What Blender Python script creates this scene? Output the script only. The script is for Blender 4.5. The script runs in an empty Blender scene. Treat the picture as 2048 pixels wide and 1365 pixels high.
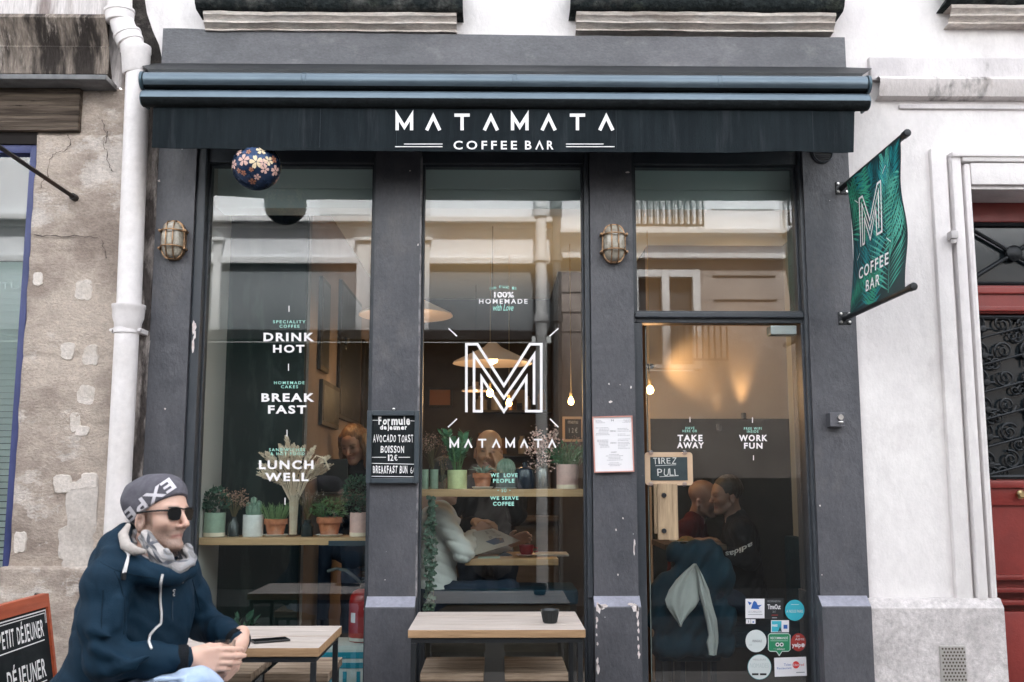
import bpy, bmesh, math, random
import numpy as np
from mathutils import Vector, Matrix, noise
from mathutils.bvhtree import BVHTree
random.seed(7)
C = bpy.context.scene.collection
sc = bpy.context.scene
R = math.radians
# ------------------------------------------------------------ camera
FPX, YAW, PIT = 2000.0, R(.83), R(7.8)
CAM = Vector((0, -5.15, 1.4))
FW = Vector((math.sin(YAW)*math.cos(PIT), math.cos(YAW)*math.cos(PIT), math.sin(PIT)))
RT = Vector((math.cos(YAW), -math.sin(YAW), 0))
UP = RT.cross(FW)
cam = bpy.data.objects.new('camera', bpy.data.cameras.new('camera'))
C.objects.link(cam)
cam.location = CAM
cam.rotation_euler = Matrix((RT, UP, -FW)).transposed().to_euler()
cam.data.sensor_width = 36
cam.data.lens = 36*FPX/2048
cam.data.clip_start = .05
cam.data.clip_end = 500
cam.data.dof.use_dof = True
cam.data.dof.focus_distance = 5.2
cam.data.dof.aperture_fstop = 4.0
sc.camera = cam
# ------------------------------------------------------------ sky, sun, exposure
SUN_EL, SUN_AZ = R(52), R(12)          # azimuth from +Y, behind the cafe
world = bpy.data.worlds.new('World'); sc.world = world
world.use_nodes = True
wn = world.node_tree
sky = wn.nodes.new('ShaderNodeTexSky'); sky.sky_type = 'NISHITA'
sky.sun_disc = False; sky.sun_elevation = SUN_EL; sky.sun_rotation = SUN_AZ
sky.air_density = 1.6; sky.dust_density = 6.0; sky.ozone_density = .6
bgn = wn.nodes['Background']; bgn.inputs['Strength'].default_value = .15
hs = wn.nodes.new('ShaderNodeHueSaturation'); hs.inputs['Saturation'].default_value = .28
wn.links.new(sky.outputs[0], hs.inputs['Color']); wn.links.new(hs.outputs[0], bgn.inputs['Color'])
sun = bpy.data.objects.new('sun', bpy.data.lights.new('sun', 'SUN'))
C.objects.link(sun)
sun.data.energy = 2.8; sun.data.angle = R(3); sun.data.color = (1, .98, .96)
sd = Vector((math.sin(SUN_AZ)*math.cos(SUN_EL), math.cos(SUN_AZ)*math.cos(SUN_EL), math.sin(SUN_EL)))
sun.rotation_euler = sd.to_track_quat('Z', 'Y').to_euler()
sc.view_settings.view_transform = 'Standard'
sc.view_settings.look = 'None'
sc.view_settings.gamma = 1
sc.view_settings.exposure = 2.52
cy = sc.cycles
cy.use_denoising = True
try: cy.denoiser = 'OPENIMAGEDENOISE'
except Exception: pass
cy.max_bounces = 8; cy.diffuse_bounces = 4; cy.glossy_bounces = 4; cy.transparent_max_bounces = 16
cy.caustics_reflective = False; cy.caustics_refractive = False
cy.sample_clamp_indirect = 4

def P(px, py, Y=0.0):                     # photo pixel -> point on the plane y = Y
    d = FW + RT*((px-1024)/FPX) - UP*((py-682.5)/FPX)
    return CAM + d*((Y-CAM.y)/d.y)
# ------------------------------------------------------------ materials
MATS = {}
def mat(name, col, rough=.6, metal=0.0, col2=None, vs=6, vmix=(.4, .65), bump=0.0, bs=60, spec=None,
        speck=None, stretch=(1, 1, 1), coat=0.0, wear=None, grit=None):
    if name in MATS: return MATS[name]
    m = bpy.data.materials.new(name); m.use_nodes = True
    nt = m.node_tree; b = nt.nodes['Principled BSDF']
    b.inputs['Base Color'].default_value = (*col, 1)
    b.inputs['Roughness'].default_value = rough
    b.inputs['Metallic'].default_value = metal
    b.inputs['Specular IOR Level'].default_value = spec if spec is not None else (.5 if rough < .7 else .18)
    b.inputs['Coat Weight'].default_value = coat
    tc = nt.nodes.new('ShaderNodeTexCoord'); mp = nt.nodes.new('ShaderNodeMapping')
    mp.inputs['Scale'].default_value = stretch
    nt.links.new(tc.outputs['Object'], mp.inputs['Vector'])
    def noise_n(s, det=6, ro=.6):
        n = nt.nodes.new('ShaderNodeTexNoise'); n.inputs['Scale'].default_value = s
        n.inputs['Detail'].default_value = det; n.inputs['Roughness'].default_value = ro
        nt.links.new(mp.outputs[0], n.inputs['Vector']); return n
    def ramp(src, a, b_):
        r = nt.nodes.new('ShaderNodeMapRange'); r.inputs['From Min'].default_value = a
        r.inputs['From Max'].default_value = b_; nt.links.new(src, r.inputs['Value']); return r.outputs[0]
    cur = None
    def mixin(fac, c):
        nonlocal cur
        mx = nt.nodes.new('ShaderNodeMix'); mx.data_type = 'RGBA'
        nt.links.new(fac, mx.inputs['Factor'])
        if cur is None: mx.inputs['A'].default_value = (*col, 1)
        else: nt.links.new(cur, mx.inputs['A'])
        mx.inputs['B'].default_value = (*c, 1)
        cur = mx.outputs['Result']
    if col2: mixin(ramp(noise_n(vs).outputs['Fac'], *vmix), col2)
    if wear:                               # (colour, scale, lo, hi): a second, finer layer
        mixin(ramp(noise_n(wear[1], 8, .7).outputs['Fac'], wear[2], wear[3]), wear[0])
    if speck:                              # (colour, scale, radius): small chips
        v = nt.nodes.new('ShaderNodeTexVoronoi'); v.inputs['Scale'].default_value = speck[1]
        nt.links.new(tc.outputs['Object'], v.inputs['Vector'])
        mixin(ramp(v.outputs['Distance'], speck[2], speck[2]*.6), speck[0])
    if grit:                               # (amount, scale): fine mottling of the surface colour
        for q, (s_, k_) in enumerate(((grit[1], 1.0), (grit[1]*.22, .7))):
            r = nt.nodes.new('ShaderNodeMapRange'); r.inputs['From Min'].default_value = .32; r.inputs['From Max'].default_value = .66
            r.inputs['To Min'].default_value = 1-grit[0]*k_; r.inputs['To Max'].default_value = 1+grit[0]*.35*k_
            nt.links.new(noise_n(s_, 10, .72).outputs['Fac'], r.inputs['Value'])
            mx = nt.nodes.new('ShaderNodeMix'); mx.data_type = 'RGBA'; mx.blend_type = 'MULTIPLY'; mx.inputs['Factor'].default_value = 1
            if cur is None: mx.inputs['A'].default_value = (*col, 1)
            else: nt.links.new(cur, mx.inputs['A'])
            nt.links.new(r.outputs[0], mx.inputs['B']); cur = mx.outputs['Result']
    if cur is not None: nt.links.new(cur, b.inputs['Base Color'])
    if bump:
        bn = nt.nodes.new('ShaderNodeBump'); bn.inputs['Strength'].default_value = min(1, bump)
        bn.inputs['Distance'].default_value = .01*max(1, bump)
        nt.links.new(noise_n(bs, 8, .65).outputs['Fac'], bn.inputs['Height'])
        nt.links.new(bn.outputs[0], b.inputs['Normal'])
        nr = nt.nodes.new('ShaderNodeMapRange')
        nr.inputs['To Min'].default_value = max(0, rough-.12); nr.inputs['To Max'].default_value = min(1, rough+.12)
        nt.links.new(noise_n(bs*.3).outputs['Fac'], nr.inputs['Value'])
        nt.links.new(nr.outputs[0], b.inputs['Roughness'])
    MATS[name] = m
    return m
def wood(name, c1, c2, scale=14, axis=0, rough=.6):
    if name in MATS: return MATS[name]
    st = [9, 9, 9]; st[axis] = .7
    m = mat(name, c1, rough, col2=c2, vs=scale*.35, vmix=(.35, .7), bump=.25, bs=scale*.8, stretch=tuple(st),
            wear=(tuple(v*.45 for v in c2), scale*.22, .62, .75))
    return m
def emit(name, col, strength):
    m = bpy.data.materials.new(name); m.use_nodes = True
    b = m.node_tree.nodes['Principled BSDF']
    b.inputs['Base Color'].default_value = (*col, 1)
    b.inputs['Emission Color'].default_value = (*col, 1); b.inputs['Emission Strength'].default_value = strength
    return m
def glass(name, refl, tint=(1, 1, 1), rough=0.0):
    m = bpy.data.materials.new(name); m.use_nodes = True
    nt = m.node_tree; nt.nodes.clear()
    o = nt.nodes.new('ShaderNodeOutputMaterial'); mx = nt.nodes.new('ShaderNodeMixShader')
    t = nt.nodes.new('ShaderNodeBsdfTransparent'); g = nt.nodes.new('ShaderNodeBsdfGlossy')
    t.inputs['Color'].default_value = (*tint, 1); g.inputs['Roughness'].default_value = rough
    f = nt.nodes.new('ShaderNodeFresnel'); ge = nt.nodes.new('ShaderNodeNewGeometry'); ir = nt.nodes.new('ShaderNodeMapRange')
    ir.inputs['To Min'].default_value = 1.5; ir.inputs['To Max'].default_value = 1/1.5      # same film seen from either side
    nt.links.new(ge.outputs['Backfacing'], ir.inputs['Value']); nt.links.new(ir.outputs[0], f.inputs['IOR'])
    a = nt.nodes.new('ShaderNodeMath'); a.operation = 'ADD'; a.use_clamp = True
    a.inputs[1].default_value = refl
    nt.links.new(f.outputs[0], a.inputs[0]); nt.links.new(a.outputs[0], mx.inputs[0])
    nt.links.new(t.outputs[0], mx.inputs[1]); nt.links.new(g.outputs[0], mx.inputs[2])
    nt.links.new(mx.outputs[0], o.inputs['Surface'])
    return m
# ------------------------------------------------------------ objects
OFF = {}
def thing(name, label, cat, loc=(0, 0, 0), group=None):
    o = bpy.data.objects.new(name, None); C.objects.link(o)
    o.empty_display_size = .05
    o.location = loc; OFF[o.name] = Vector(loc)
    o['label'] = label; o['category'] = cat
    if group: o['group'] = group
    return o
def tag(o, label, cat, group=None):
    o['label'] = label; o['category'] = cat
    if group: o['group'] = group
    return o
def link(name, me, m=None, parent=None, smooth=False):
    o = bpy.data.objects.new(name, me); C.objects.link(o)
    if m is not None:
        for x in (m if isinstance(m, (list, tuple)) else [m]): me.materials.append(x)
    off = OFF.get(parent.name, Vector()) if parent else Vector()
    if parent:
        o.parent = parent
        if off.length: me.transform(Matrix.Translation(-off))
    OFF[o.name] = off
    if smooth:
        me.polygons.foreach_set('use_smooth', [True]*len(me.polygons))
    return o
def struct(o): o['kind'] = 'structure'; return o
def base(o):
    """move a lone mesh's origin to its base centre"""
    vs = [v.co for v in o.data.vertices]
    c = Vector(((min(v.x for v in vs)+max(v.x for v in vs))/2, (min(v.y for v in vs)+max(v.y for v in vs))/2, min(v.z for v in vs)))
    o.data.transform(Matrix.Translation(-c)); o.location = o.location + c
    return o
def copy_tree(o, parent=None):
    c = o.copy(); C.objects.link(c)
    if parent: c.parent = parent
    OFF[c.name] = OFF.get(o.name, Vector())
    for ch in list(o.children): copy_tree(ch, c)
    return c
class MB:
    def __init__(s): s.bm = bmesh.new(); s.mi = 0
    def _f(s, vs):
        try:
            f = s.bm.faces.new(vs); f.material_index = s.mi; return f
        except ValueError: return None
    def box(s, x0, x1, y0, y1, z0, z1, bev=0.0, M=None):
        r = bmesh.ops.create_cube(s.bm, size=1)
        vs = r['verts']
        for v in vs: v.co = Vector((x0+(v.co.x+.5)*(x1-x0), y0+(v.co.y+.5)*(y1-y0), z0+(v.co.z+.5)*(z1-z0)))
        fs = set(f for v in vs for f in v.link_faces)
        for f in fs: f.material_index = s.mi
        if bev:
            es = set(e for v in vs for e in v.link_edges)
            rr = bmesh.ops.bevel(s.bm, geom=list(es), offset=bev, segments=2, affect='EDGES', profile=.6)
            vs = list(set(v for f in rr['faces'] for v in f.verts) | set(v for v in vs if v.is_valid))
            for f in rr['faces']: f.material_index = s.mi
        if M is not None:
            for v in vs: v.co = M @ v.co
        return s
    def prism(s, poly, y0, y1, ax='y'):
        """poly of (a,b) extruded; ax y: (x,z) along y; ax x: (y,z) along x; ax z: (x,y) along z"""
        f = {'y': lambda a, b, t: (a, t, b), 'x': lambda a, b, t: (t, a, b), 'z': lambda a, b, t: (a, b, t)}[ax]
        A = [s.bm.verts.new(f(a, b, y0)) for a, b in poly]; B = [s.bm.verts.new(f(a, b, y1)) for a, b in poly]
        s._f(A); s._f(B[::-1])
        n = len(poly)
        for i in range(n): s._f([A[i], B[i], B[(i+1) % n], A[(i+1) % n]])
        return s
    def tube(s, pts, r, seg=10, caps=True, closed=False):
        pts = [Vector(p) for p in pts]; n = len(pts)
        rs = r if isinstance(r, (list, tuple)) else [r]*n
        rings = []; up = None
        for i in range(n):
            if closed: t = pts[(i+1) % n]-pts[i-1]
            else: t = pts[min(i+1, n-1)]-pts[max(i-1, 0)]
            t.normalize()
            if up is None:
                up = Vector((0, 0, 1)) if abs(t.z) < .9 else Vector((1, 0, 0))
            a = t.cross(up).normalized(); b = a.cross(t).normalized(); up = b
            rings.append([s.bm.verts.new(pts[i]+(a*math.cos(2*math.pi*k/seg)+b*math.sin(2*math.pi*k/seg))*rs[i]) for k in range(seg)])
        for i in range(n if closed else n-1):
            A, B = rings[i], rings[(i+1) % n]
            for k in range(seg): s._f([A[k], A[(k+1) % seg], B[(k+1) % seg], B[k]])
        if caps and not closed: s._f(rings[0][::-1]); s._f(rings[-1])
        return s
    def lathe(s, prof, c, seg=24, ax='z'):
        c = Vector(c); rings = []
        for r, h in prof:
            if r < 1e-6: rings.append([s.bm.verts.new(c+s._ax(0, 0, h, ax))])
            else: rings.append([s.bm.verts.new(c+s._ax(r*math.cos(2*math.pi*k/seg), r*math.sin(2*math.pi*k/seg), h, ax)) for k in range(seg)])
        for A, B in zip(rings, rings[1:]):
            for k in range(seg):
                k2 = (k+1) % seg
                if len(A) == 1 and len(B) == 1: continue
                if len(A) == 1: s._f([A[0], B[k], B[k2]])
                elif len(B) == 1: s._f([A[k], A[k2], B[0]])
                else: s._f([A[k], A[k2], B[k2], B[k]])
        return s
    def _ax(s, a, b, h, ax): return Vector((a, b, h)) if ax == 'z' else (Vector((a, h, b)) if ax == 'y' else Vector((h, a, b)))
    def quad(s, *ps):
        s._f([s.bm.verts.new(p) for p in ps]); return s
    def poly(s, ps): s._f([s.bm.verts.new(p) for p in ps]); return s
    def leaf(s, p, d, ln, w, n=None, bend=.3):
        """a leaf blade of four faces from p along d"""
        d = Vector(d).normalized()
        n = Vector(n) if n else Vector((random.uniform(-1, 1), random.uniform(-1, 1), random.uniform(-.2, 1)))
        a = d.cross(n)
        if a.length < 1e-4: a = d.orthogonal()
        a.normalize(); nn = a.cross(d)
        p = Vector(p)
        m1 = p+d*ln*.35+nn*ln*bend*.15; m2 = p+d*ln*.7-nn*ln*bend*.05; t = p+d*ln-nn*ln*bend*.35
        v = [s.bm.verts.new(x) for x in (p, m1-a*w*.5, m1+nn*w*-.12, m1+a*w*.5, m2-a*w*.4, m2-nn*w*.1, m2+a*w*.4, t)]
        for q in ((0, 1, 2), (0, 2, 3), (1, 4, 5, 2), (2, 5, 6, 3), (4, 7, 5), (5, 7, 6)): s._f([v[i] for i in q])
        return s
    def build(s, name, m, parent=None, smooth=False, recalc=True, keep=False):
        if recalc: bmesh.ops.recalc_face_normals(s.bm, faces=s.bm.faces)
        me = bpy.data.meshes.new(name); s.bm.to_mesh(me)
        if not keep: s.bm.free()
        o = link(name, me, m, parent, smooth)
        return o
def soft(o, ang=35):
    """smooth shading with sharp edges above ang"""
    me = o.data
    me.polygons.foreach_set('use_smooth', [True]*len(me.polygons))
    try: me.set_sharp_from_angle(angle=R(ang))
    except Exception: pass
    return o
# ------------------------------------------------------------ lettering
_tc = {}
def glyphs(txt, spacing=1.0, bold=0.0, shear=0.0):
    """text -> (verts in the unit box, faces)"""
    key = (txt, spacing, bold, shear)
    if key in _tc: return _tc[key]
    cu = bpy.data.curves.new('t', 'FONT'); cu.body = txt; cu.space_character = spacing
    cu.offset = bold; cu.shear = shear; cu.align_x = 'LEFT'; cu.resolution_u = 3; cu.fill_mode = 'FRONT'
    ob = bpy.data.objects.new('t', cu); C.objects.link(ob)
    dg = bpy.context.evaluated_depsgraph_get()
    me = bpy.data.meshes.new_from_object(ob.evaluated_get(dg))
    vs = [(v.co.x, v.co.y) for v in me.vertices]; fs = [tuple(p.vertices) for p in me.polygons]
    bpy.data.objects.remove(ob); bpy.data.curves.remove(cu); bpy.data.meshes.remove(me)
    xs = [v[0] for v in vs]; ys = [v[1] for v in vs]
    x0, x1, y0, y1 = min(xs), max(xs), min(ys), max(ys)
    vs = [((x-x0)/max(1e-6, x1-x0), (y-y0)/max(1e-6, y1-y0)) for x, y in vs]
    _tc[key] = (vs, fs); return _tc[key]
def put_text(mb, txt, bx, f, spacing=1.0, bold=0.0, shear=0.0, rot180=False):
    """bx=(x0,y0,x1,y1), y down (top=y0); f(x,y)->world"""
    vs, fs = glyphs(txt, spacing, bold, shear)
    if rot180: vs = [(1-u, 1-v) for u, v in vs]
    x0, y0, x1, y1 = bx
    V = [mb.bm.verts.new(f(x0+(x1-x0)*u, y1+(y0-y1)*v)) for u, v in vs]
    for q in fs: mb._f([V[i] for i in q])
def put_hand(mb, txt, bx, f, seed=1, bold=.02, jit=1.0, tall=0.0):
    """hand drawn lettering: every letter a little off in size, slant and height"""
    rr = random.Random(seed); wd = {'I': .22, 'i': .2, 'l': .2, 'j': .3, ' ': .38, 'M': .95, 'm': 1.0, 'W': 1.0, '1': .3, 'É': .52, 'E': .52, 'L': .5, 'T': .58, 'F': .5, 'r': .42, 'f': .4, 'J': .42}
    ws = [wd.get(c, .66)*rr.uniform(.94, 1.08) for c in txt]; gap = .16; tot = sum(ws)+gap*(len(txt)-1)
    x0, y0, x1, y1 = bx; s = (x1-x0)/tot; x = x0; H = y1-y0
    low = {'a', 'c', 'e', 'm', 'n', 'o', 'r', 's', 'u', 'v', 'x', 'z'}
    for c, w in zip(txt, ws):
        if c != ' ':
            dy = rr.uniform(-.04, .04)*H*jit; t = y0+dy+(.30*H if c in low and tall == 0 else 0)-(.22*H if c in 'ÉÈ' else 0); b = y1+rr.uniform(-.04, .05)*H*jit+(.25*H if c in 'jgpy' else 0)
            sh = rr.uniform(-.06, .08)*jit*H; cx0 = x
            put_text(mb, c, (x, t, x+w*s, b), lambda X, Y, b=b, t=t, sh=sh: f(X+sh*(b-Y)/max(1e-6, b-t), Y), bold=bold)
        x += (w+gap)*s
def stroke(mb, pts, w, f, closed=False):
    """mitred 2D polyline of width w, mapped by f(x,y)"""
    pts = [Vector((x, y)) for x, y in pts]; n = len(pts); L = []; Rr = []
    for i in range(n):
        p = pts[i]
        a = (p-pts[i-1]).normalized() if (i > 0 or closed) else None
        b = (pts[(i+1) % n]-p).normalized() if (i < n-1 or closed) else None
        if a is None: a = b
        if b is None: b = a
        na = Vector((-a.y, a.x)); nb = Vector((-b.y, b.x)); m = na+nb
        if m.length < .05: m = na
        m = m/max(.2, m.length_squared)*2
        L.append(p+m*w/2); Rr.append(p-m*w/2)
    VL = [mb.bm.verts.new(f(*p)) for p in L]; VR = [mb.bm.verts.new(f(*p)) for p in Rr]
    for i in range(n if closed else n-1):
        j = (i+1) % n
        mb._f([VL[i], VR[i], VR[j], VL[j]])
def disc(mb, cx, cy, rx, ry, f, seg=28):
    mb.poly([f(cx+rx*math.cos(2*math.pi*k/seg), cy+ry*math.sin(2*math.pi*k/seg)) for k in range(seg)])
def rect(mb, x0, y0, x1, y1, f): mb.poly([f(x0, y0), f(x1, y0), f(x1, y1), f(x0, y1)])
def onY(Y): return lambda x, y: P(x, y, Y)
def wide_word(mb, word, x0, x1, y0, y1, w, f):
    """the wide geometric capitals of the shop name: A without its bar"""
    n = len(word); H = y1-y0; gw = H*1.02
    cw = {'M': 1.06, 'A': .98, 'T': .92}
    pitch = (x1-x0-cw[word[-1]]*H*.5-cw[word[0]]*H*.5)/(n-1)
    for i, ch in enumerate(word):
        c = x0+cw[word[0]]*H*.5+pitch*i; h = cw[ch]*H*.5; i_ = w*.5
        if ch == 'M': stroke(mb, [(c-h+i_, y1), (c-h+i_, y0+w*.6), (c, y1-w), (c+h-i_, y0+w*.6), (c+h-i_, y1)], w, f)
        elif ch == 'A': stroke(mb, [(c-h+i_, y1), (c, y0+w*.9), (c+h-i_, y1)], w*1.02, f)
        else:
            stroke(mb, [(c-h, y0+w/2), (c+h, y0+w/2)], w, f); stroke(mb, [(c, y0+w), (c, y1)], w, f)
LOGO = [(383,632),(383,167),(458,167),(638,450),(815,167),(892,167),(892,625),(790,625),(790,395),(638,628),(487,395),(487,625),(435,625),(435,238),(638,535),(843,240),(843,580)]
LOGO = [((x-637)/520, (y-400)/520) for x, y in LOGO]      # unit logo, y down
# ------------------------------------------------------------ signed distance modelling (bodies, clothes)
class SDF:
    def __init__(s, lo, hi, res):
        s.lo = np.array(lo, np.float32); s.res = res
        s.n = np.ceil((np.array(hi)-np.array(lo))/res).astype(int)+1
        s.F = np.full(tuple(s.n), .5, np.float32)
    def _sub(s, lo, hi):
        a = np.clip(np.floor((lo-s.lo)/s.res).astype(int), 0, s.n); b = np.clip(np.ceil((hi-s.lo)/s.res).astype(int)+1, 0, s.n)
        if np.any(b <= a): return None
        ax = [s.lo[i]+np.arange(a[i], b[i], dtype=np.float32)*s.res for i in range(3)]
        X, Y, Z = np.meshgrid(*ax, indexing='ij')
        return tuple(slice(a[i], b[i]) for i in range(3)), X, Y, Z
    def _comb(s, sl, d, k, sub):
        F = s.F[sl]
        if sub: F = -F
        k = max(k, 1e-4)
        h = np.maximum(k-np.abs(F-d), 0)/k
        o = np.minimum(F, d)-h*h*k*.25
        s.F[sl] = -o if sub else o
    def cap(s, a, b, ra, rb=None, k=.01, sub=False):
        rb = ra if rb is None else rb
        a = np.array(a, np.float32); b = np.array(b, np.float32); m = max(ra, rb)+k+.03
        r = s._sub(np.minimum(a, b)-m, np.maximum(a, b)+m)
        if r is None: return s
        sl, X, Y, Z = r; ba = b-a; L = float(ba@ba)+1e-9
        h = np.clip(((X-a[0])*ba[0]+(Y-a[1])*ba[1]+(Z-a[2])*ba[2])/L, 0, 1)
        d = np.sqrt((X-a[0]-h*ba[0])**2+(Y-a[1]-h*ba[1])**2+(Z-a[2]-h*ba[2])**2)-(ra+(rb-ra)*h)
        s._comb(sl, d, k, sub); return s
    def ell(s, c, r, rot=None, k=.01, sub=False):
        c = np.array(c, np.float32); m = max(r)+k+.03
        q = s._sub(c-m, c+m)
        if q is None: return s
        sl, X, Y, Z = q; X = X-c[0]; Y = Y-c[1]; Z = Z-c[2]
        if rot is not None:
            A = np.array(rot, np.float32)      # columns = local axes
            X, Y, Z = (X*A[0, 0]+Y*A[1, 0]+Z*A[2, 0], X*A[0, 1]+Y*A[1, 1]+Z*A[2, 1], X*A[0, 2]+Y*A[1, 2]+Z*A[2, 2])
        k0 = np.sqrt((X/r[0])**2+(Y/r[1])**2+(Z/r[2])**2)
        k1 = np.sqrt((X/r[0]**2)**2+(Y/r[1]**2)**2+(Z/r[2]**2)**2)+1e-6
        d = k0*(k0-1)/k1
        s._comb(sl, d.astype(np.float32), k, sub); return s
    def chain(s, pts, rs, k=.01):
        for i in range(len(pts)-1): s.cap(pts[i], pts[i+1], rs[i], rs[i+1], k)
        return s
    def warp(s, fn):
        m = np.abs(s.F) < .03
        idx = np.argwhere(m)
        p = s.lo+idx*s.res
        s.F[m] += fn(p[:, 0], p[:, 1], p[:, 2]).astype(np.float32); return s
    def cut(s, point, normal, keep_below=True):
        """keep the half space on the -normal side"""
        ax = [s.lo[i]+np.arange(s.n[i], dtype=np.float32)*s.res for i in range(3)]
        n = np.array(normal, np.float32); n /= np.linalg.norm(n)
        d = ((ax[0]-point[0])*n[0])[:, None, None]+((ax[1]-point[1])*n[1])[None, :, None]+((ax[2]-point[2])*n[2])[None, None, :]
        s.F = np.maximum(s.F, d.astype(np.float32)); return s
    def mesh(s, name):
        F = s.F.copy()
        for ax_ in range(3):
            sl = [slice(None)]*3
            for e in (0, -1): sl[ax_] = e; F[tuple(sl)] = np.maximum(F[tuple(sl)], 1e-3)
        S = F < 0
        nx, ny, nz = F.shape
        cnt = np.zeros((nx-1, ny-1, nz-1), np.int8)
        for dx in (0, 1):
            for dy in (0, 1):
                for dz in (0, 1): cnt += S[dx:nx-1+dx, dy:ny-1+dy, dz:nz-1+dz]
        mixed = (cnt > 0) & (cnt < 8)
        cells = np.argwhere(mixed); idx = np.full(mixed.shape, -1, np.int32)
        idx[tuple(cells.T)] = np.arange(len(cells))
        acc = np.zeros((len(cells), 3), np.float64); num = np.zeros(len(cells))
        cor = [(0,0,0),(1,0,0),(0,1,0),(1,1,0),(0,0,1),(1,0,1),(0,1,1),(1,1,1)]
        val = [F[cells[:, 0]+c[0], cells[:, 1]+c[1], cells[:, 2]+c[2]] for c in cor]
        for i in range(8):
            for j in range(i+1, 8):
                if sum(abs(cor[i][q]-cor[j][q]) for q in range(3)) != 1: continue
                a, b = val[i], val[j]; m = (a < 0) != (b < 0)
                t = np.where(m, a/np.where(m, a-b, 1), 0)
                p = np.array(cor[i])[None]+t[:, None]*(np.array(cor[j])-np.array(cor[i]))[None]
                acc[m] += p[m]; num[m] += 1
        V = s.lo+(cells+acc/np.maximum(num, 1)[:, None])*s.res
        Q = []
        for ax_ in range(3):
            sl0 = [slice(1, -1)]*3; sl1 = [slice(1, -1)]*3
            sl0[ax_] = slice(0, -1); sl1[ax_] = slice(1, None)
            A = S[tuple(sl0)]; B = S[tuple(sl1)]
            e = np.argwhere(A != B)
            if not len(e): continue
            fl = A[tuple(e.T)]
            off = [1, 1, 1]; off[ax_] = 0
            e = e+np.array(off)
            u, w = [(1, 2), (2, 0), (0, 1)][ax_]
            du = np.zeros(3, int); du[u] = 1; dw = np.zeros(3, int); dw[w] = 1
            g = lambda c: idx[c[:, 0], c[:, 1], c[:, 2]]
            q = np.stack([g(e-du-dw), g(e-dw), g(e), g(e-du)], 1)
            q[~fl] = q[~fl][:, ::-1]
            Q.append(q)
        Q = np.concatenate(Q)
        me = bpy.data.meshes.new(name)
        me.from_pydata(V.tolist(), [], Q.tolist()); me.update()
        me.polygons.foreach_set('use_smooth', [True]*len(me.polygons))
        return me
# ============================================================ materials of the place
plaster = mat('white_plaster', (.775, .74, .73), .85, col2=(.68, .635, .64), vs=1.6, vmix=(.45, .70), bump=.35, bs=45, wear=((.60, .56, .56), 2.4, .52, .74), grit=(.07, 24), stretch=(1, 1, .6))
plaster_d = mat('dirty_plaster', (.70, .66, .66), .9, col2=(.42, .39, .40), vs=2.2, vmix=(.45, .72), bump=.6, bs=40, stretch=(1, 1, .45), wear=((.30, .28, .28), 6, .60, .74), grit=(.08, 40))
sill_dark = mat('mossy_sill_stone', (.030, .038, .040), .95, col2=(.17, .17, .16), vs=7, vmix=(.5, .72), bump=1.6, bs=45, wear=((.06, .068, .055), 5, .58, .7), grit=(.6, 40))
sill_cream = mat('cream_sill_stone', (.66, .59, .54), .85, col2=(.46, .40, .36), vs=4, bump=.6, bs=50, stretch=(.6, 1, 2.5), wear=((.62, .58, .55), 6, .5, .65), grit=(.35, 45))
string_m = mat('streaked_cornice_stone', (.66, .61, .60), .9, col2=(.10, .095, .09), vs=3.6, vmix=(.53, .66), bump=.6, bs=40, stretch=(1.8, 1, .8), grit=(.08, 40), wear=((.48, .43, .41), 7, .55, .68))
slate = mat('slate_paint', (.090, .090, .103), .45, col2=(.064, .066, .078), vs=3, bump=.5, bs=38, speck=((.6, .58, .58), 9, .028), wear=((.125, .118, .12), 2.6, .56, .76), stretch=(1, 1, .6), grit=(.22, 70))
slate_dk = mat('dark_frame_paint', (.035, .042, .052), .42, col2=(.05, .056, .066), vs=5, bump=.2, bs=70, speck=((.4, .4, .42), 14, .02))
fascia_m = mat('fascia_paint', (.148, .147, .160), .6, col2=(.10, .102, .112), vs=1.6, bump=.4, bs=40, wear=((.23, .225, .23), 3.5, .56, .74), stretch=(1, 1, 1.6), grit=(.25, 60))
stone_l = mat('worn_limestone', (.58, .49, .42), .95, col2=(.34, .275, .235), vs=2.2, vmix=(.44, .62), bump=1.0, bs=60, stretch=(1, 1, 1.5), wear=((.66, .59, .54), 1.9, .55, .60), speck=((.26, .20, .16), 40, .06), grit=(.26, 60))
stone_d = mat('sooty_stone', (.36, .30, .255), .95, col2=(.06, .05, .045), vs=3.2, vmix=(.47, .60), bump=1.5, bs=30, stretch=(3.2, 1, .5), wear=((.50, .43, .38), 5, .56, .68), grit=(.45, 40))
patch_m = mat('filler_plaster', (.74, .67, .62), .95, col2=(.63, .56, .50), vs=9, bump=.8, bs=50, grit=(.2, 60))
crack_m = mat('crack_dirt', (.10, .08, .07), 1)
old_wood = mat('weathered_beam', (.21, .165, .13), .9, col2=(.085, .065, .052), vs=5, vmix=(.42, .62), bump=2.0, bs=9, stretch=(.5, 6, 9), wear=((.012, .010, .009), 3.4, .60, .66), grit=(.4, 20))
pipe_m = mat('white_pipe_paint', (.79, .745, .745), .42, col2=(.70, .65, .635), vs=3, bump=.15, bs=30, grit=(.10, 30))
steel_bk = mat('black_steel', (.02, .022, .025), .45, metal=.3, bump=.1, bs=60)
blue_fr = mat('periwinkle_frame', (.042, .052, .16), .5, col2=(.02, .03, .11), vs=5, bump=.2)
red_p = mat('red_door_paint', (.25, .032, .026), .4, col2=(.19, .024, .02), vs=4, bump=.15, bs=60)
iron = mat('wrought_iron', (.012, .014, .017), .38, metal=.4, bump=.2, bs=80)
brass = mat('brass', (.62, .47, .25), .28, metal=1)
tube_m = mat('anodised_tube', (.12, .16, .195), .36, metal=.5, col2=(.10, .135, .165), vs=2.2, bump=.06, bs=20)
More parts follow.
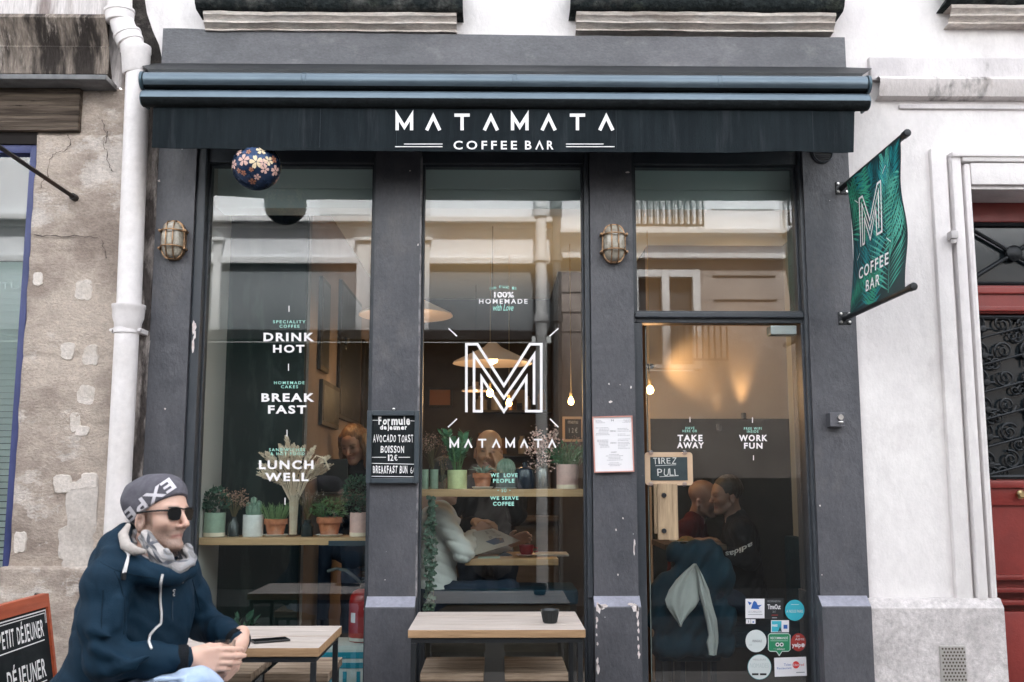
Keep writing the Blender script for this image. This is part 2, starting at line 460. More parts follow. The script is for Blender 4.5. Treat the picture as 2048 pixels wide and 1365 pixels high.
cloth_bk = mat('awning_cloth', (.006, .0105, .014), .8, col2=(.011, .017, .021), vs=5, bump=.35, bs=120, stretch=(6, 1, .5), wear=((.034, .039, .045), 3, .56, .80), grit=(.14, 22))
white_v = mat('white_vinyl', (.86, .83, .84), .6)
mint_v = mat('mint_vinyl', (.36, .72, .62), .6)
chrome = mat('steel_bolt', (.6, .6, .6), .3, metal=1)
pane = glass('window_glass', .105, (.86, .94, .93))
asphalt = mat('asphalt', (.05, .05, .052), .9, col2=(.035, .035, .037), vs=6, bump=.6, bs=90)
paving = mat('pavement_stone', (.26, .245, .235), .85, col2=(.19, .18, .17), vs=3, bump=.5, bs=50)
# ============================================================ ground
def slab(name, x0, x1, y0, y1, z0, z1, m):
    return struct(MB().box(x0, x1, y0, y1, z0, z1).build(name, m))
slab('road', -40, 40, -6.0, -2.2, -.5, -.12, asphalt)
slab('pavement', -40, 40, -2.2, .0, -.5, 0, paving)
slab('opposite_pavement', -40, 40, -7.8, -6.0, -.5, 0, asphalt)
# ============================================================ white building (cafe house)
WB = thing('white_building', 'white plastered house wall with stone sills above and beside the dark cafe front', 'building', (2.1, .1, 0))
XL, XR = -1.80, 1.878
dl = P(1945, 372).x; 
DX0 = 2.525; DZ1 = 2.95
w = MB()
ragged = [(-1.84, 3.6)]
random.seed(3)
zz = 3.6
xe = {3.6: -1.80, 3.72: -1.835, 3.80: -1.87, 3.9: -1.91, 4.0: -1.93, 4.1: -1.99, 4.3: -2.02, 4.6: -2.03, 13.5: -2.03}
left = [(x+random.uniform(-.008, .008), z) for z, x in xe.items()]
w.prism([(4.6, 3.6), (4.6, 13.5)]+left[::-1], .02, .4)
w.box(XR+.002, DX0, .02, .4, 0, 3.6); w.box(DX0, 4.6, .02, .4, DZ1, 3.6); w.box(3.75, 4.6, .02, .4, 0, DZ1)
w.box(4.601, 10, .02, .4, 0, 13.5)
w.build('wall', plaster, WB)
def profile_x(mb, prof, x0, x1, round_end=0.0, ends=(1, 1), n=5):
    """prof = [(y,z)] outline from wall top to wall bottom; ends turned back to the wall with a radius"""
    secs = []
    for k in range(n+1):
        t = k/n
        if ends[0]: secs.append((x0+round_end*(1-math.sin(t*math.pi/2)), math.sin(t*math.pi/2) if k else .02))
    if not ends[0]: secs = [(x0, 1)]
    if ends[1]:
        for k in range(n, -1, -1):
            t = k/n; secs.append((x1-round_end*(1-math.sin(t*math.pi/2)), math.sin(t*math.pi/2) if k else .02))
    else: secs.append((x1, 1))
    nn = 30; full = []
    mid = [s for s in secs]
    # dense middle for irregular stone
    a = max(s[0] for s in secs[:len(secs)//2] or secs[:1]); b = min(s[0] for s in secs[len(secs)//2:])
    full = [s for s in secs if s[0] <= a]+[(a+(b-a)*k/nn, 1) for k in range(1, nn)]+[s for s in secs if s[0] >= b]
    rings = []; ztp = max(q[1] for q in prof)
    for x, f in full:
        xo = 0
        rings.append([mb.bm.verts.new((x, y*f if y < 0 else y, ztp-(ztp-z)*(.42+.58*f)+.007*noise.noise((x*3, z*9, 0))+.004*noise.noise((x*11, z*20, y*20)))) for y, z in prof])
    for A, B in zip(rings, rings[1:]):
        for k in range(len(prof)-1): mb._f([A[k], A[k+1], B[k+1], B[k]])
    mb._f(rings[0]); mb._f(rings[-1])
def sill(px0, px1, pyb, ends=(1, 1)):
    zb = P((px0+px1)/2, pyb, -.06).z; x0 = P(px0, 20, -.10).x; x1 = P(px1, 20, -.10).x
    m = MB(); profile_x(m, [(.02, zb+.24), (-.09, zb+.225), (-.135, zb+.19), (-.14, zb+.15), (-.125, zb+.11), (-.10, zb+.09), (.02, zb+.085)], x0, x1, .06, ends)
    s = soft(m.build('window_sill', sill_dark, WB), 50)
    m = MB(); profile_x(m, [(.02, zb+.084), (-.092, zb+.086), (-.094, zb+.066), (-.078, zb+.055), (-.072, zb+.042), (-.076, zb+.032), (-.055, zb+.022), (-.042, zb+.010), (-.044, zb), (.02, zb-.004)], x0+.035, x1-.035, .05, ends)
    soft(m.build('moulding', sill_cream, s), 40)
sill(392, 926, 60); sill(1140, 1686, 60); sill(1892, 2420, 46)
# string course and lintel mouldings to the right
zt = P(1900, 165).z; zb = P(1900, 200).z
m = MB(); profile_x(m, [(.02, zt+.02), (-.05, zt+.012), (-.065, zt-.005), (-.06, zt-.03), (-.04, zb+.03), (-.032, zb+.01), (.02, zb)], P(1752, 180).x, 4.6, .04, (1, 0))
soft(m.build('string_course', string_m, WB), 40)
z0 = P(1900, 215).z
m = MB().box(P(1800, 215).x, 4.6, .004, .03, z0-.006, z0+.018, .004); m.build('string_course', plaster_d, WB)
m = MB().box(P(1738, 140).x, 4.6, -.012, .03, P(1900, 163).z, P(1900, 116).z, .008); m.build('stone_band', plaster_d, WB)
# door surround: stepped pilaster and flat lintel
xs0 = P(1868, 450).x
m = MB()
m.box(xs0, xs0+.085, -.012, .03, .79, P(1900, 298).z, .012)
m.box(xs0+.10, xs0+.155, -.030, .03, .79, P(1900, 310).z+.004, .016)
m.box(xs0+.17, DX0, -.022, .03, .79, DZ1+.12, .02)
m.box(DX0, 4.6, -.022, .03, DZ1, DZ1+.12, .006)
m.box(xs0+.157, 4.6, -.034, .03, DZ1+.123, DZ1+.175, .012)
m.box(xs0+.10, 4.6, -.045, .03, P(1900, 318).z, P(1900, 308).z, .006)
soft(m.build('door_surround', plaster, WB), 30)
MB().box(DX0-.02, DX0, .0, .38, 0, DZ1, .003).box(DX0, 3.75, .0, .38, DZ1-.02, DZ1-.001).build('door_reveal', plaster_d, WB)
m = MB(); m.prism([(-.055, 0), (-.055, .755), (-.04, .775), (-.02, .80), (.04, .80), (.04, 0)], XR-.012, DX0+.008, 'x')
soft(m.build('plinth', mat('grimy_plinth', (.66, .615, .61), .9, col2=(.50, .465, .46), vs=3.5, vmix=(.4, .7), bump=.7, bs=35, wear=((.68, .64, .63), 2.1, .56, .6), grit=(.3, 40)), WB), 30)
gx0, gx1, gz1 = P(1880, 1320, -.06).x, P(1932, 1320, -.06).x, P(1900, 1292, -.06).z
vg = MB().box(gx0, gx1, -.0635, -.050, .1, gz1, .004).build('vent_grille', mat('galvanised_grille', (.40, .38, .36), .5, metal=.4, bump=.2), WB)
m = MB()
for i in range(8):
    for j in range(16):
        x = gx0+.014+(i+.5*(j % 2))*.0165; z = gz1-.014-j*.0165
        if x < gx1-.008: disc(m, x, z, .0052, .0052, lambda a, b: Vector((a, -.0645, b)), 8)
m.build('perforation', crack_m, vg)
m = MB(); m.box(P(1890, 470).x, P(1904, 470).x, -.075, -.02, P(1897, 483).z, P(1897, 468).z, .006); m.lathe([(.0, -.02), (.014, -.02), (.016, 0), (0, 0)], (P(1898, 484).x, -.05, P(1898, 484).z), 12)
tag(base(soft(m.build('motion_sensor', mat('grey_plastic', (.5, .47, .47), .5)))), 'small grey sensor box fixed on the white door surround', 'sensor')
# ============================================================ red entrance door
RD = thing('entrance_door', 'red panelled house door with black iron grilles and brass knob at right edge', 'door', (3.1, .3, 0))
Y = .26
m = MB()
zt1, zt0 = P(1990, 445, Y).z, P(1990, 572, Y).z
zg1, zg0 = P(1990, 632, Y).z, P(1990, 958, Y).z
x0, x1 = DX0, 3.75
m.box(x0, x1, Y, Y+.06, zt1, DZ1-.02, .006)
m.box(x0, x0+.03, Y, Y+.06, .0, zt1, .004); m.box(x1-.03, x1, Y, Y+.06, 0, zt1, .004)
m.box(x0+.03, x1-.03, Y-.012, Y+.05, zg1+.01, zt0, .006)
m.box(x0+.03, x1-.03, Y-.030, Y-.010, zt0-.05, zt0-.012, .008); m.box(x0+.03, x1-.03, Y-.03, Y-.008, zg1+.02, zg1+.05, .008)
m.build('door_frame', red_p, RD)
m = MB()
zr = P(1990, 1000, Y).z
m.box(x0+.03, x1-.03, Y, Y+.05, zr-.03, zg0, .004)
m.box(x0+.03, x1-.03, Y-.018, Y+.002, zg0-.05, zg0-.01, .007)
m.box(x0+.03, x0+.06, Y, Y+.05, 0, zr-.03, .003); m.box(x1-.06, x1-.03, Y, Y+.05, 0, zr-.03, .003)
m.box(x0+.06, x1-.06, Y+.02, Y+.045, .78, zr-.03); m.box(x0+.06, x1-.06, Y-.02, Y+.044, .0, P(2000, 1215, Y).z-.02, .01)
for py in (1155, 1180, 1205): z = P(2000, py, Y).z; m.box(x0+.035, x1-.035, Y-.03, Y+.04, z-.014, z+.014, .009)
soft(m.build('door_leaf', red_p, RD), 30)
MB().box(x0+.031, x1-.031, Y+.046, Y+.058, .0, zt0-.01).build('door_backing', red_p, RD)
gl = MB().box(x0+.03, x1-.03, Y+.02, Y+.03, zg0, zg1).box(x0+.03, x1-.03, Y+.02, Y+.03, zt0, zt1).build('door_glass', mat('dark_door_glass', (.015, .02, .024), .12), RD)
m = MB()
zc, xc = (zt0+zt1)/2, P(2025, 508, Y).x
for sx in (-1, 1):
    for sz in (-1, 1):
        m.tube([(xc, Y-.01, zc), (xc+sx*.30, Y-.01, zc+sz*(zt1-zt0)*.5)], .011, 8)
m.lathe([(0, -.02), (.03, -.02), (.045, -.008), (.045, .01), (0, .01)], (xc, Y-.015, zc), 18, 'y')
for a, b in (((x0+.035, zt0+.01), (x0+.035, zt1-.01)), ((x0+.03, zt0+.012), (x1-.03, zt0+.012)), ((x0+.03, zt1-.012), (x1-.03, zt1-.012))):
    m.tube([(a[0], Y, a[1]), (b[0], Y, b[1])], .012, 6)
soft(m.build('fanlight_bars', iron, RD), 40)
def spiral(m, cx, cz, r, turns, a0, flip, Y, th=.0075):
    pts = []
    for k in range(int(18*turns)+1):
        t = k/(18*turns); a = a0+flip*t*turns*2*math.pi; q = r*(1-t*.86)
        pts.append((cx+q*math.cos(a), Y-.004*math.sin(t*3), cz+q*math.sin(a)))
    m.tube(pts, [th*(1-.35*k/len(pts)) for k in range(len(pts))], 6)
m = MB(); Yg = Y-.005
z = zg1
xa, xb = x0+.04, x1-.04; xm = (xa+xb)/2
m.tube([(xa, Yg, zg0), (xa, Yg, zg1)], .012, 6); m.tube([(xb, Yg, zg0), (xb, Yg, zg1)], .012, 6)
m.tube([(xa, Yg, zg0+.01), (xb, Yg, zg0+.01)], .012, 6); m.tube([(xa, Yg, zg1-.01), (xb, Yg, zg1-.01)], .012, 6)
H = zg1-zg0; rows = 6; rh = H/rows
random.seed(11)
for j in range(rows):
    zc = zg1-rh*(j+.5)
    for i in range(8):
        xc = xa+.07+i*.14
        f = 1 if (i+j) % 2 else -1
        spiral(m, xc, zc+rh*.18, .052, 1.7, random.uniform(0, 6), f, Yg)
        spiral(m, xc+.05*f, zc-rh*.27, .036, 1.5, random.uniform(0, 6), -f, Yg+.004, .0065)
    m.tube([(xa, Yg-.008, zc-rh*.5), (xm, Yg-.012, zc+rh*.5)], .006, 6); m.tube([(xm, Yg-.008, zc+rh*.5), (xb, Yg-.008, zc-rh*.5)], .006, 6)
    for i in range(5):
        xc = xa+.10+i*.22; m.tube([(xc, Yg+.004, zc-rh*.4), (xc, Yg+.004, zc+rh*.4)], .006, 6); m.tube([(xc-.04, Yg, zc), (xc+.05, Yg, zc)], .008, 6)
        m.lathe([(0, -.015), (.018, -.012), (.022, 0), (0, .004)], (xc, Yg-.004, zc), 8, 'y')
soft(m.build('iron_grille', iron, RD), 50)
k = P(2043, 990, Y-.04)
m = MB(); m.lathe([(0, -.03), (.014, -.03), (.024, -.02), (.024, -.008), (.012, .0), (.012, .02), (.03, .026), (.032, .036), (0, .036)], (k.x, Y-.02, k.z), 20, 'y')
soft(m.build('knob', brass, RD), 40)
# ============================================================ stone building at left
SB = thing('stone_building', 'old weathered limestone house pier with filler patches and wooden lintel at left', 'building', (-2.3, .1, 0))
def grid_wall(name, x0, x1, z0, z1, m, parent, Y0=0.0, amp=.008, step=.02, depth=.3, hole=None, joints=()):
    mb = MB(); nx = int((x1-x0)/step); nz = int((z1-z0)/step)
    G = []
    for i in range(nx+1):
        col = []
        for j in range(nz+1):
            x = x0+(x1-x0)*i/nx; z = z0+(z1-z0)*j/nz
            d = amp*(noise.noise((x*2.5, z*2.5, 3))*1.2+noise.noise((x*9, z*9, 1))*.6+noise.noise((x*28, z*28, 2))*.28)
            for jz in joints: d -= .006*math.exp(-((z-jz+.006*noise.noise((x*4, jz, 0)))/.012)**2)
            e = 0
            if i in (0, nx): e = .015*noise.noise((z*6, i, 5))
            col.append(mb.bm.verts.new((x+e, Y0-d, z)))
        G.append(col)
    for i in range(nx):
        for j in range(nz): mb._f([G[i][j], G[i+1][j], G[i+1][j+1], G[i][j+1]])
    B = [[mb.bm.verts.new((x, depth, z)) for z in (z0, z1)] for x in (x0, x1)]
    mb._f([c for c in G[0]]+[B[0][1], B[0][0]]); mb._f([c for c in G[-1]][::-1]+[B[1][0], B[1][1]])
    mb._f([G[i][-1] for i in range(nx+1)]+[B[1][1], B[0][1]])
    return mb.build(name, m, parent, smooth=True)
px_ = lambda x, y, Y=0: P(x, y, Y)
XS0 = P(70, 300).x; XS1 = -1.812
joints = [P(150, py).z for py in (345, 505, 715, 850, 1130)]
grid_wall('wall', XS0, XS1, .0, P(100, 268).z, stone_l, SB, .02, .007, .018, .3, joints=joints)
grid_wall('wall', XS0-.45+.27, XS1, P(100, 268).z+.001, 3.47, stone_l, SB, .028, .012, .02, .3)
grid_wall('wall', XS0-1.5, -2.03, 3.475, 5.2, mat('stained_limewash', (.70, .65, .64), .9, col2=(.30, .25, .235), vs=2.6, vmix=(.50, .64), bump=.9, bs=30, stretch=(3.4, 1, .4), grit=(.25, 40)), SB, .02, .008, .03, .3)
MB().box(-9, -2.032, .05, .5, 5.2, 13.5).box(-9, XS0-1.302, .05, .5, 0, 5.199).build('upper_wall', stone_l, SB)
# base course that steps out
grid_wall('plinth', XS0-.02, XS1-.05, .0, P(100, 1135, -.03).z, stone_l, SB, -.02, .012, .02, .2)
zb0, zb1 = P(60, 262, 0).z, P(60, 172, 0).z
m = MB(); m.box(XS0-1.5, P(160, 215).x, -.01, .2, zb0, zb1, .01)
soft(m.build('lintel_beam', old_wood, SB), 30)
m = MB(); m.box(XS0-1.5, P(232, 158).x, -.13, .1, P(60, 163, -.1).z, P(60, 153, -.1).z, .004)
m.build('flashing', mat('grey_lead', (.16, .16, .165), .6, col2=(.09, .09, .095), vs=9, bump=.4, bs=40), SB)
zc0, zc1 = P(60, 148).z, P(60, 52).z
m = MB(); zm = (zc0+zc1)/2
profile_x(m, [(.02, zc1+.03), (-.10, zc1+.02), (-.12, zc1-.01), (-.10, zc1-.04), (-.06, zm+.03), (-.045, zm+.005), (-.055, zm-.005), (-.04, zm-.03), (-.035, zc0-.015), (.02, zc0-.02)], XS0-1.5, P(226, 80).x, .03, (0, 1))
soft(m.build('cornice', stone_d, SB), 50)
def blob(mb, px, py, w, h, Y, seed, n=22, rag=.13):
    rr = random.Random(seed); c = P(px, py, Y); k = 5.15/2000
    ring = []; ring2 = []
    for i in range(n):
        a = 2*math.pi*i/n; ca, sa = math.cos(a), math.sin(a)
        q = (ca**4+sa**4)**(-.25)
        q *= 1+rag*noise.noise((ca*1.7+seed, sa*1.7, seed*.7))*2+rag*.5*(rr.random()-.5)
        x, z = c.x+ca*q*w*k/2, c.z+sa*q*h*k/2
        ring.append(mb.bm.verts.new((x, Y+.002*rr.random(), z))); ring2.append(mb.bm.verts.new((x+ca*.006, Y+.012, z+sa*.006)))
    mb._f(ring)
    for i in range(n): mb._f([ring[i], ring[(i+1) % n], ring2[(i+1) % n], ring2[i]])
lime_m = mat('old_limewash', (.66, .60, .555), .95, col2=(.56, .50, .455), vs=5, bump=.7, bs=45, grit=(.22, 50))
for i, (x, y, w_, h_) in enumerate([(165, 1030, 62, 130), (172, 1118, 86, 40), (150, 1085, 70, 70)]):
    m = MB(); blob(m, x, y, w_, h_, .0165, 60+i, 40, .12); soft(m.build('limewash_remnant', lime_m, SB), 40)
for i, (x, y, w_, h_) in enumerate([(167, 580, 34, 42), (135, 703, 26, 32), (180, 712, 30, 40), (172, 790, 34, 36), (150, 845, 20, 36), (163, 862, 26, 18), (124, 968, 34, 34), (178, 962, 30, 28), (148, 972, 40, 12), (40, 1085, 22, 40), (75, 558, 18, 26)]):
    m = MB(); blob(m, x, y, w_, h_, .0150, 20+i); soft(m.build('filler_patch', patch_m, SB), 40)
# cracked cement edge between stone and slate paint, behind the pipe
grid_wall('cement_edge', -1.935, -1.803, P(300, 960).z-1.2, 3.60, mat('cracked_cement', (.44, .39, .365), .95, col2=(.10, .085, .08), vs=6, vmix=(.46, .58), bump=1.6, bs=28, stretch=(2, 1, .6), grit=(.5, 50)), SB, .004, .012, .014, .2)
grid_wall('cement_edge', -2.03, -1.80, 3.601, 4.6, mat('black_crust', (.13, .11, .10), .95, col2=(.05, .045, .042), vs=5, bump=1.2, bs=28, wear=((.38, .33, .31), 7, .58, .68), grit=(.5, 50)), SB, .03, .014, .02, .2)
for path in ([(137, 268), (141, 290), (134, 300), (112, 305), (98, 320), (96, 352), (86, 362), (82, 378)], [(215, 262), (205, 285), (212, 300), (218, 330), (228, 345)], [(60, 470), (100, 473), (160, 472), (205, 478)], [(205, 480), (208, 500), (214, 520)], [(205, 240), (213, 270), (211, 290)]):
    rr = random.Random(len(path))
    pp = []
    for (x0_, y0_), (x1_, y1_) in zip(path, path[1:]):
        for k_ in range(5): pp.append(P(x0_+(x1_-x0_)*k_/5+rr.uniform(-2.2, 2.2), y0_+(y1_-y0_)*k_/5+rr.uniform(-2.2, 2.2), .012))
    m = MB(); m.tube(pp, [.0008+.0030*rr.random()**2 for _ in pp], 5); m.build('crack', crack_m, SB)
# neighbour shop window
SW = thing('shop_window', 'tall shop window with periwinkle blue frame and slatted blind on far left', 'window', (-2.7, .1, 0))
xf = XS0-.004; ztop = P(40, 296, .08).z
m = MB(); m.box(xf-1.335, xf-1.3, .03, .11, 0, ztop, .004); m.box(xf-.035, xf, .03, .11, 0, ztop, .004); m.box(xf-1.3, xf-.035, .03, .11, ztop-.045, ztop, .004)
soft(m.build('frame', blue_fr, SW), 30)
m = MB().box(xf-1.3, xf-.0, .02, .12, ztop+.001, P(40, 262, 0).z); m.build('head_board', mat('black_timber', (.018, .015, .014), .8), SW)
MB().quad((xf-1.3, .07, 0), (xf-.035, .07, 0), (xf-.035, .07, ztop-.045), (xf-1.3, .07, ztop-.045)).build('pane', glass('shop_glass', .10, (.92, .96, .95)), SW)
m = MB(); zs = P(30, 525, .16).z; z = zs; 
while z > .0:
    m.prism([(.15, z), (.16, z-.004), (.178, z-.030), (.17, z-.028)], xf-1.3, xf-.036, 'x'); z -= .0335
m.build('blind', mat('blind_slat', (.62, .70, .68), .5, bump=.1), SW)
m = MB(); put_text(m, 'TUJJ', (2, 565, 54, 583), onY(.145)); m.build('lettering', mat('faint_vinyl', (.42, .48, .47), .6), SW)
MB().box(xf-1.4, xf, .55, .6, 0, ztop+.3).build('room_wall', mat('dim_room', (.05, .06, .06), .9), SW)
# steel stay bar of the neighbour's awning
a = P(148, 395, -.0); b = P(-40, 268, -.62)
m = MB(); m.tube([a, b], .013, 4); m.tube([a+Vector((0, .03, 0)), a+(b-a)*.02], .019, 8)
tag(base(m.build('awning_stay', mat('rusty_black_steel', (.018, .018, .02), .6, metal=.2, col2=(.05, .028, .02), vs=9))), 'black steel stay bar slanting from the stone pier in front of the blue window', 'metal bar')
# ============================================================ drainpipe
DP = thing('drainpipe', 'white painted cast iron drainpipe with offset bend beside the cafe', 'drainpipe', (-1.915, -.1, 0))
Yp = -.085; xp = P(268, 300, Yp).x; xp2 = P(237, 985, Yp).x; rp = .0615
m = MB(); zj = P(258, 640, Yp).z; zb = P(270, 138, Yp).z
m.tube([(xp2, Yp, 0), (xp2, Yp, zj)], rp*.97, 28)
m.tube([(xp2+.004, Yp, zj), (xp, Yp, zb)], rp, 28)
q = [P(272, 135, Yp), P(270, 112, Yp), P(262, 85, Yp), P(247, 55, Yp), P(240, 30, Yp), P(238, -260, Yp)]
m.tube(q, [rp*1.02]*6, 28)
soft(m.build('pipe', pipe_m, DP), 40)
m = MB()
m.lathe([(rp, -.055), (rp*1.06, -.05), (rp*1.10, -.02), (rp*1.26, .01), (rp*1.30, .055), (rp*1.36, .06), (rp*1.36, .075), (rp*1.05, .078)], (xp2+.003, Yp, zj), 28)
soft(m.build('socket', pipe_m, DP), 40)
m = MB()
for (a, b, f) in ((P(272, 150, Yp), P(272, 95, Yp), 1.26), (P(262, 88, Yp), P(254, 68, Yp), 1.2), (P(240, 46, Yp), P(239, 22, Yp), 1.28)):
    a, b = Vector(a), Vector(b)
    m.tube([a, a+(b-a)*.08, a+(b-a)*.75, a+(b-a)*.80, b], [rp*1.02, rp*1.14, rp*(f-.06), rp*f, rp*f], 28)
soft(m.build('socket', pipe_m, DP), 40)
zcl = P(250, 662, Yp).z
m = MB(); m.lathe([(rp*.99, -.014), (rp*1.07, -.014), (rp*1.07, .014), (rp*.99, .014)], (xp2, Yp, zcl), 28)
for s in (-1, 1): m.box(xp2+s*rp*1.02-.014, xp2+s*rp*1.02+.014, Yp-.012, Yp+.10, zcl-.013, zcl+.013, .004); m.lathe([(0, -.02), (.008, -.02), (.008, .02), (0, .02)], (xp2+s*rp*1.16, Yp-.012, zcl), 8, 'y')
soft(m.build('pipe_clamp', pipe_m, DP), 40)
# ============================================================ cafe shopfront
SF = thing('shopfront', 'dark slate painted cafe front with three tall panes and glass door', 'shopfront', (0, .1, 0))
ZL = 3.075                                   # lintel under-edge
chip = mat('bare_plaster', (.74, .68, .67), .9, col2=(.6, .5, .48), vs=30, bump=.5)
def chips(mb, spots, Y):
    for i, (x, y, w_, h_) in enumerate(spots):
        rr = random.Random(i*7+int(x)); c = P(x, y, Y); k = (5.15+Y)/2000
        mb.poly([(c.x+math.cos(a)*w_*k*.5*rr.uniform(.6, 1.25), Y, c.z+math.sin(a)*h_*k*.5*rr.uniform(.6, 1.25)) for a in [2*math.pi*q/12 for q in range(12)]])
skylit = mat('skylit_slate_ledge', (.30, .30, .36), .6, col2=(.24, .24, .29), vs=12, bump=.2, grit=(.2, 50))  # sky light on the sloped plinth tops, put into the colour
PIL = [(-1.80, -1.60), (-.648, -.412), (.488, .712), (1.63, XR)]
for i, (a, b) in enumerate(PIL):
    mb = MB(); nx, nz = 8, 90
    rr = random.Random(i)
    G = [[mb.bm.verts.new((a+(b-a)*u/nx, -.0035*(noise.noise((u*.8+i*9, v*.35, 1))+.5*noise.noise((u*2.1, v*1.1, 7+i)))*(1 if 0 < u < nx else .2), .80+(3.25-.80)*v/nz)) for v in range(nz+1)] for u in range(nx+1)]
    for u in range(nx):
        for v in range(nz): mb._f([G[u][v], G[u+1][v], G[u+1][v+1], G[u][v+1]])
    for u, xx in ((0, a), (nx, b)):
        Bk = [mb.bm.verts.new((xx, .33, .80)), mb.bm.verts.new((xx, .33, 3.25))]
        mb._f(G[u]+[Bk[1], Bk[0]])
    mb.mi = 1
    if i == 0: chips(mb, [(388, 655, 9, 30), (386, 690, 6, 34), (390, 670, 5, 22), (318, 362, 5, 5), (330, 818, 4, 4)], -.005)
    if i == 1: chips(mb, [(820, 342, 4, 3), (836, 490, 3, 6), (770, 1160, 2, 2)], -.005)
    if i == 2: chips(mb, [(1268, 1100, 3, 30), (1269, 1085, 4, 14), (1221, 804, 7, 5), (1218, 768, 3, 4), (1240, 770, 2, 2), (1262, 775, 3, 6), (1232, 1060, 3, 5), (1246, 1037, 3, 4), (1236, 1150, 3, 4), (1255, 345, 9, 4)], -.005)
    if i == 3: chips(mb, [(1640, 1012, 3, 4), (1644, 1150, 3, 3), (1654, 1228, 3, 4)], -.005)
    p = mb.build('pillar', [slate, chip], SF, smooth=False); soft(p, 40)
    m = MB(); e = .0 if i != 3 else -.008
    m.prism([(-.062, 0), (-.062, .762), (-.058, .767), (-.004, .812), (.33, .812), (.33, 0)], a-(.004 if i else -.01)+e, b+.004 if i != 3 else XR-.014, 'x')
    m.mi = 1
    if i == 2: chips(m, [(1197, 1216, 11, 22), (1206, 1212, 22, 8), (1271, 1215, 14, 16), (1275, 1226, 6, 26), (1194, 1240, 5, 12), (1193, 1253, 4, 10), (1276, 1247, 4, 14), (1277, 1262, 4, 10), (1195, 1288, 4, 8), (1195, 1322, 5, 14), (1196, 1338, 6, 18), (1277, 1295, 4, 14), (1278, 1310, 5, 14), (1205, 1217, 10, 6), (1262, 1209, 12, 6), (1193, 1270, 3, 6), (1276, 1278, 3, 9)], -.0634)
    pb_ = soft(m.build('plinth_block', [slate, chip, skylit], p), 30)
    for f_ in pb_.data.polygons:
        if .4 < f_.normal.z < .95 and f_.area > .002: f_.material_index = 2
MB().box(XL, XR, -.004, .34, 3.25, 3.62).build('lintel', slate_dk, SF)
zf0, zf1 = P(1000, 134).z, P(1000, 76).z
mb = MB(); n = 60
zl, zr_ = P(328, 57, -.03).z, P(1685, 75, -.03).z
tp = [(XL+(XR-XL)*k/n, zl+(zr_-zl)*(k/n)+.012*math.sin(k/n*math.pi)*(-1)+.004*noise.noise((k*.3, 0, 0))) for k in range(n+1)]
mb.prism([(XL, 3.58), (XR, 3.58)]+tp[::-1], -.03, .02)
mb.build('fascia', fascia_m, SF)
struct_y = (.045, .135)
def frame(x0, x1, z0, z1, gx0, gx1, gz0, gz1, name='window', Yg=.1, mid=None):
    m = MB()
    m.box(x0, gx0, .045, .135, z0, z1, .004); m.box(gx1, x1, .045, .135, z0, z1, .004)
    m.box(gx0, gx1, .045, .135, gz1, z1, .004); m.box(gx0, gx1, .045, .135, z0, gz0, .004)
    for (a, b, c, d) in ((gx0, gx0+.012, gz0, gz1), (gx1-.012, gx1, gz0, gz1)): m.box(a, b, .075, .125, c, d, .003)
    m.box(gx0+.012, gx1-.012, .075, .125, gz1-.012, gz1, .003)
    f = m.build(name, slate_dk, SF)
    g = MB().quad((gx0+.002, Yg, gz0), (gx1-.002, Yg, gz0), (gx1-.002, Yg, gz1), (gx0+.002, Yg, gz1)).build('pane', pane, f, recalc=False)
    return f, g
W1, G1 = frame(-1.60, -.648, .2, 3.25, -1.55, -.664, .3, ZL)
W2, G2 = frame(-.412, .488, .2, 3.25, -.404, .459, .3, ZL)
W3, G3 = frame(.712, 1.63, 2.21, 3.25, .73, 1.612, 2.275, ZL, 'transom_window')
for q_, b_ in (((-1.6, -1.55, .02, .05, .8, 3.2), .008), ((.459, .486, .02, .05, .8, 3.2), .004), ((1.612, 1.66, .02, .05, .2, 3.2), .010), ((.72, 1.61, .018, .05, 2.235, 2.262), .006)): MB().box(*q_, b_).build('bead', slate_dk, SF)
MB().box(-.4125, -.402, .0, .03, .8, 3.1, .003).build('bead', mat('worn_edge', (.26, .25, .26), .7, col2=(.09, .09, .1), vs=18, bump=.3), SF)
# glass door
DR = MB()
DR.box(.712, .762, .05, .135, .0, 2.21, .004); DR.box(1.60, 1.63, .045, .135, 0, 2.21, .004)
DR.box(.762, 1.60, .055, .13, .0, .30, .004)
DR = DR.build('door', slate_dk, SF)
MB().quad((.785, .1, .3), (1.598, .1, .3), (1.598, .1, 2.203), (.785, .1, 2.203)).build('pane', pane, DR, recalc=False)
MB().box(.783, .7875, .094, .106, .3, 2.203).build('glass_edge', mat('glass_edge', (.12, .15, .14), .4), DR)
h0 = P(1540, 652, .07); h1 = P(1593, 670, .07)
MB().box(h0.x, h1.x, .06, .14, h1.z, h0.z, .004).build('hinge', mat('satin_steel', (.35, .40, .40), .35, metal=.8, bump=.08), DR)
a, b = P(1314, 968, .05), P(1357, 1080, .05)
m = MB().box(a.x, b.x, .045, .065, b.z, a.z, .003); m.box(a.x-.014, a.x+.002, .07, .085, b.z+.03, a.z, .002)
plank = m.build('handle', wood('aged_plank', (.46, .34, .22), (.20, .14, .09), 16, 2, .75), DR)
for py in (991, 1062): m = MB(); c = P(1328, py, .045); m.lathe([(0, -.012), (.011, -.012), (.013, -.004), (.013, .002), (0, .002)], (c.x, .045, c.z), 14, 'y'); soft(m.build('bolt', steel_bk, plank), 40)
def letters(parent, Y, items, m, name='lettering'):
    f = onY(Y)
    for it in items:
        mb = MB()
        if it[0] == '|': rect(mb, it[1]-.9, it[2], it[1]+.9, it[3], f)
        elif it[0] == '-': stroke(mb, [it[1], it[2]], it[3], f)
        else: put_text(mb, it[0], it[1], f, **(it[2] if len(it) > 2 else {}))
        mb.build('divider_line' if it[0] == '|' else name, m, parent, recalc=False)
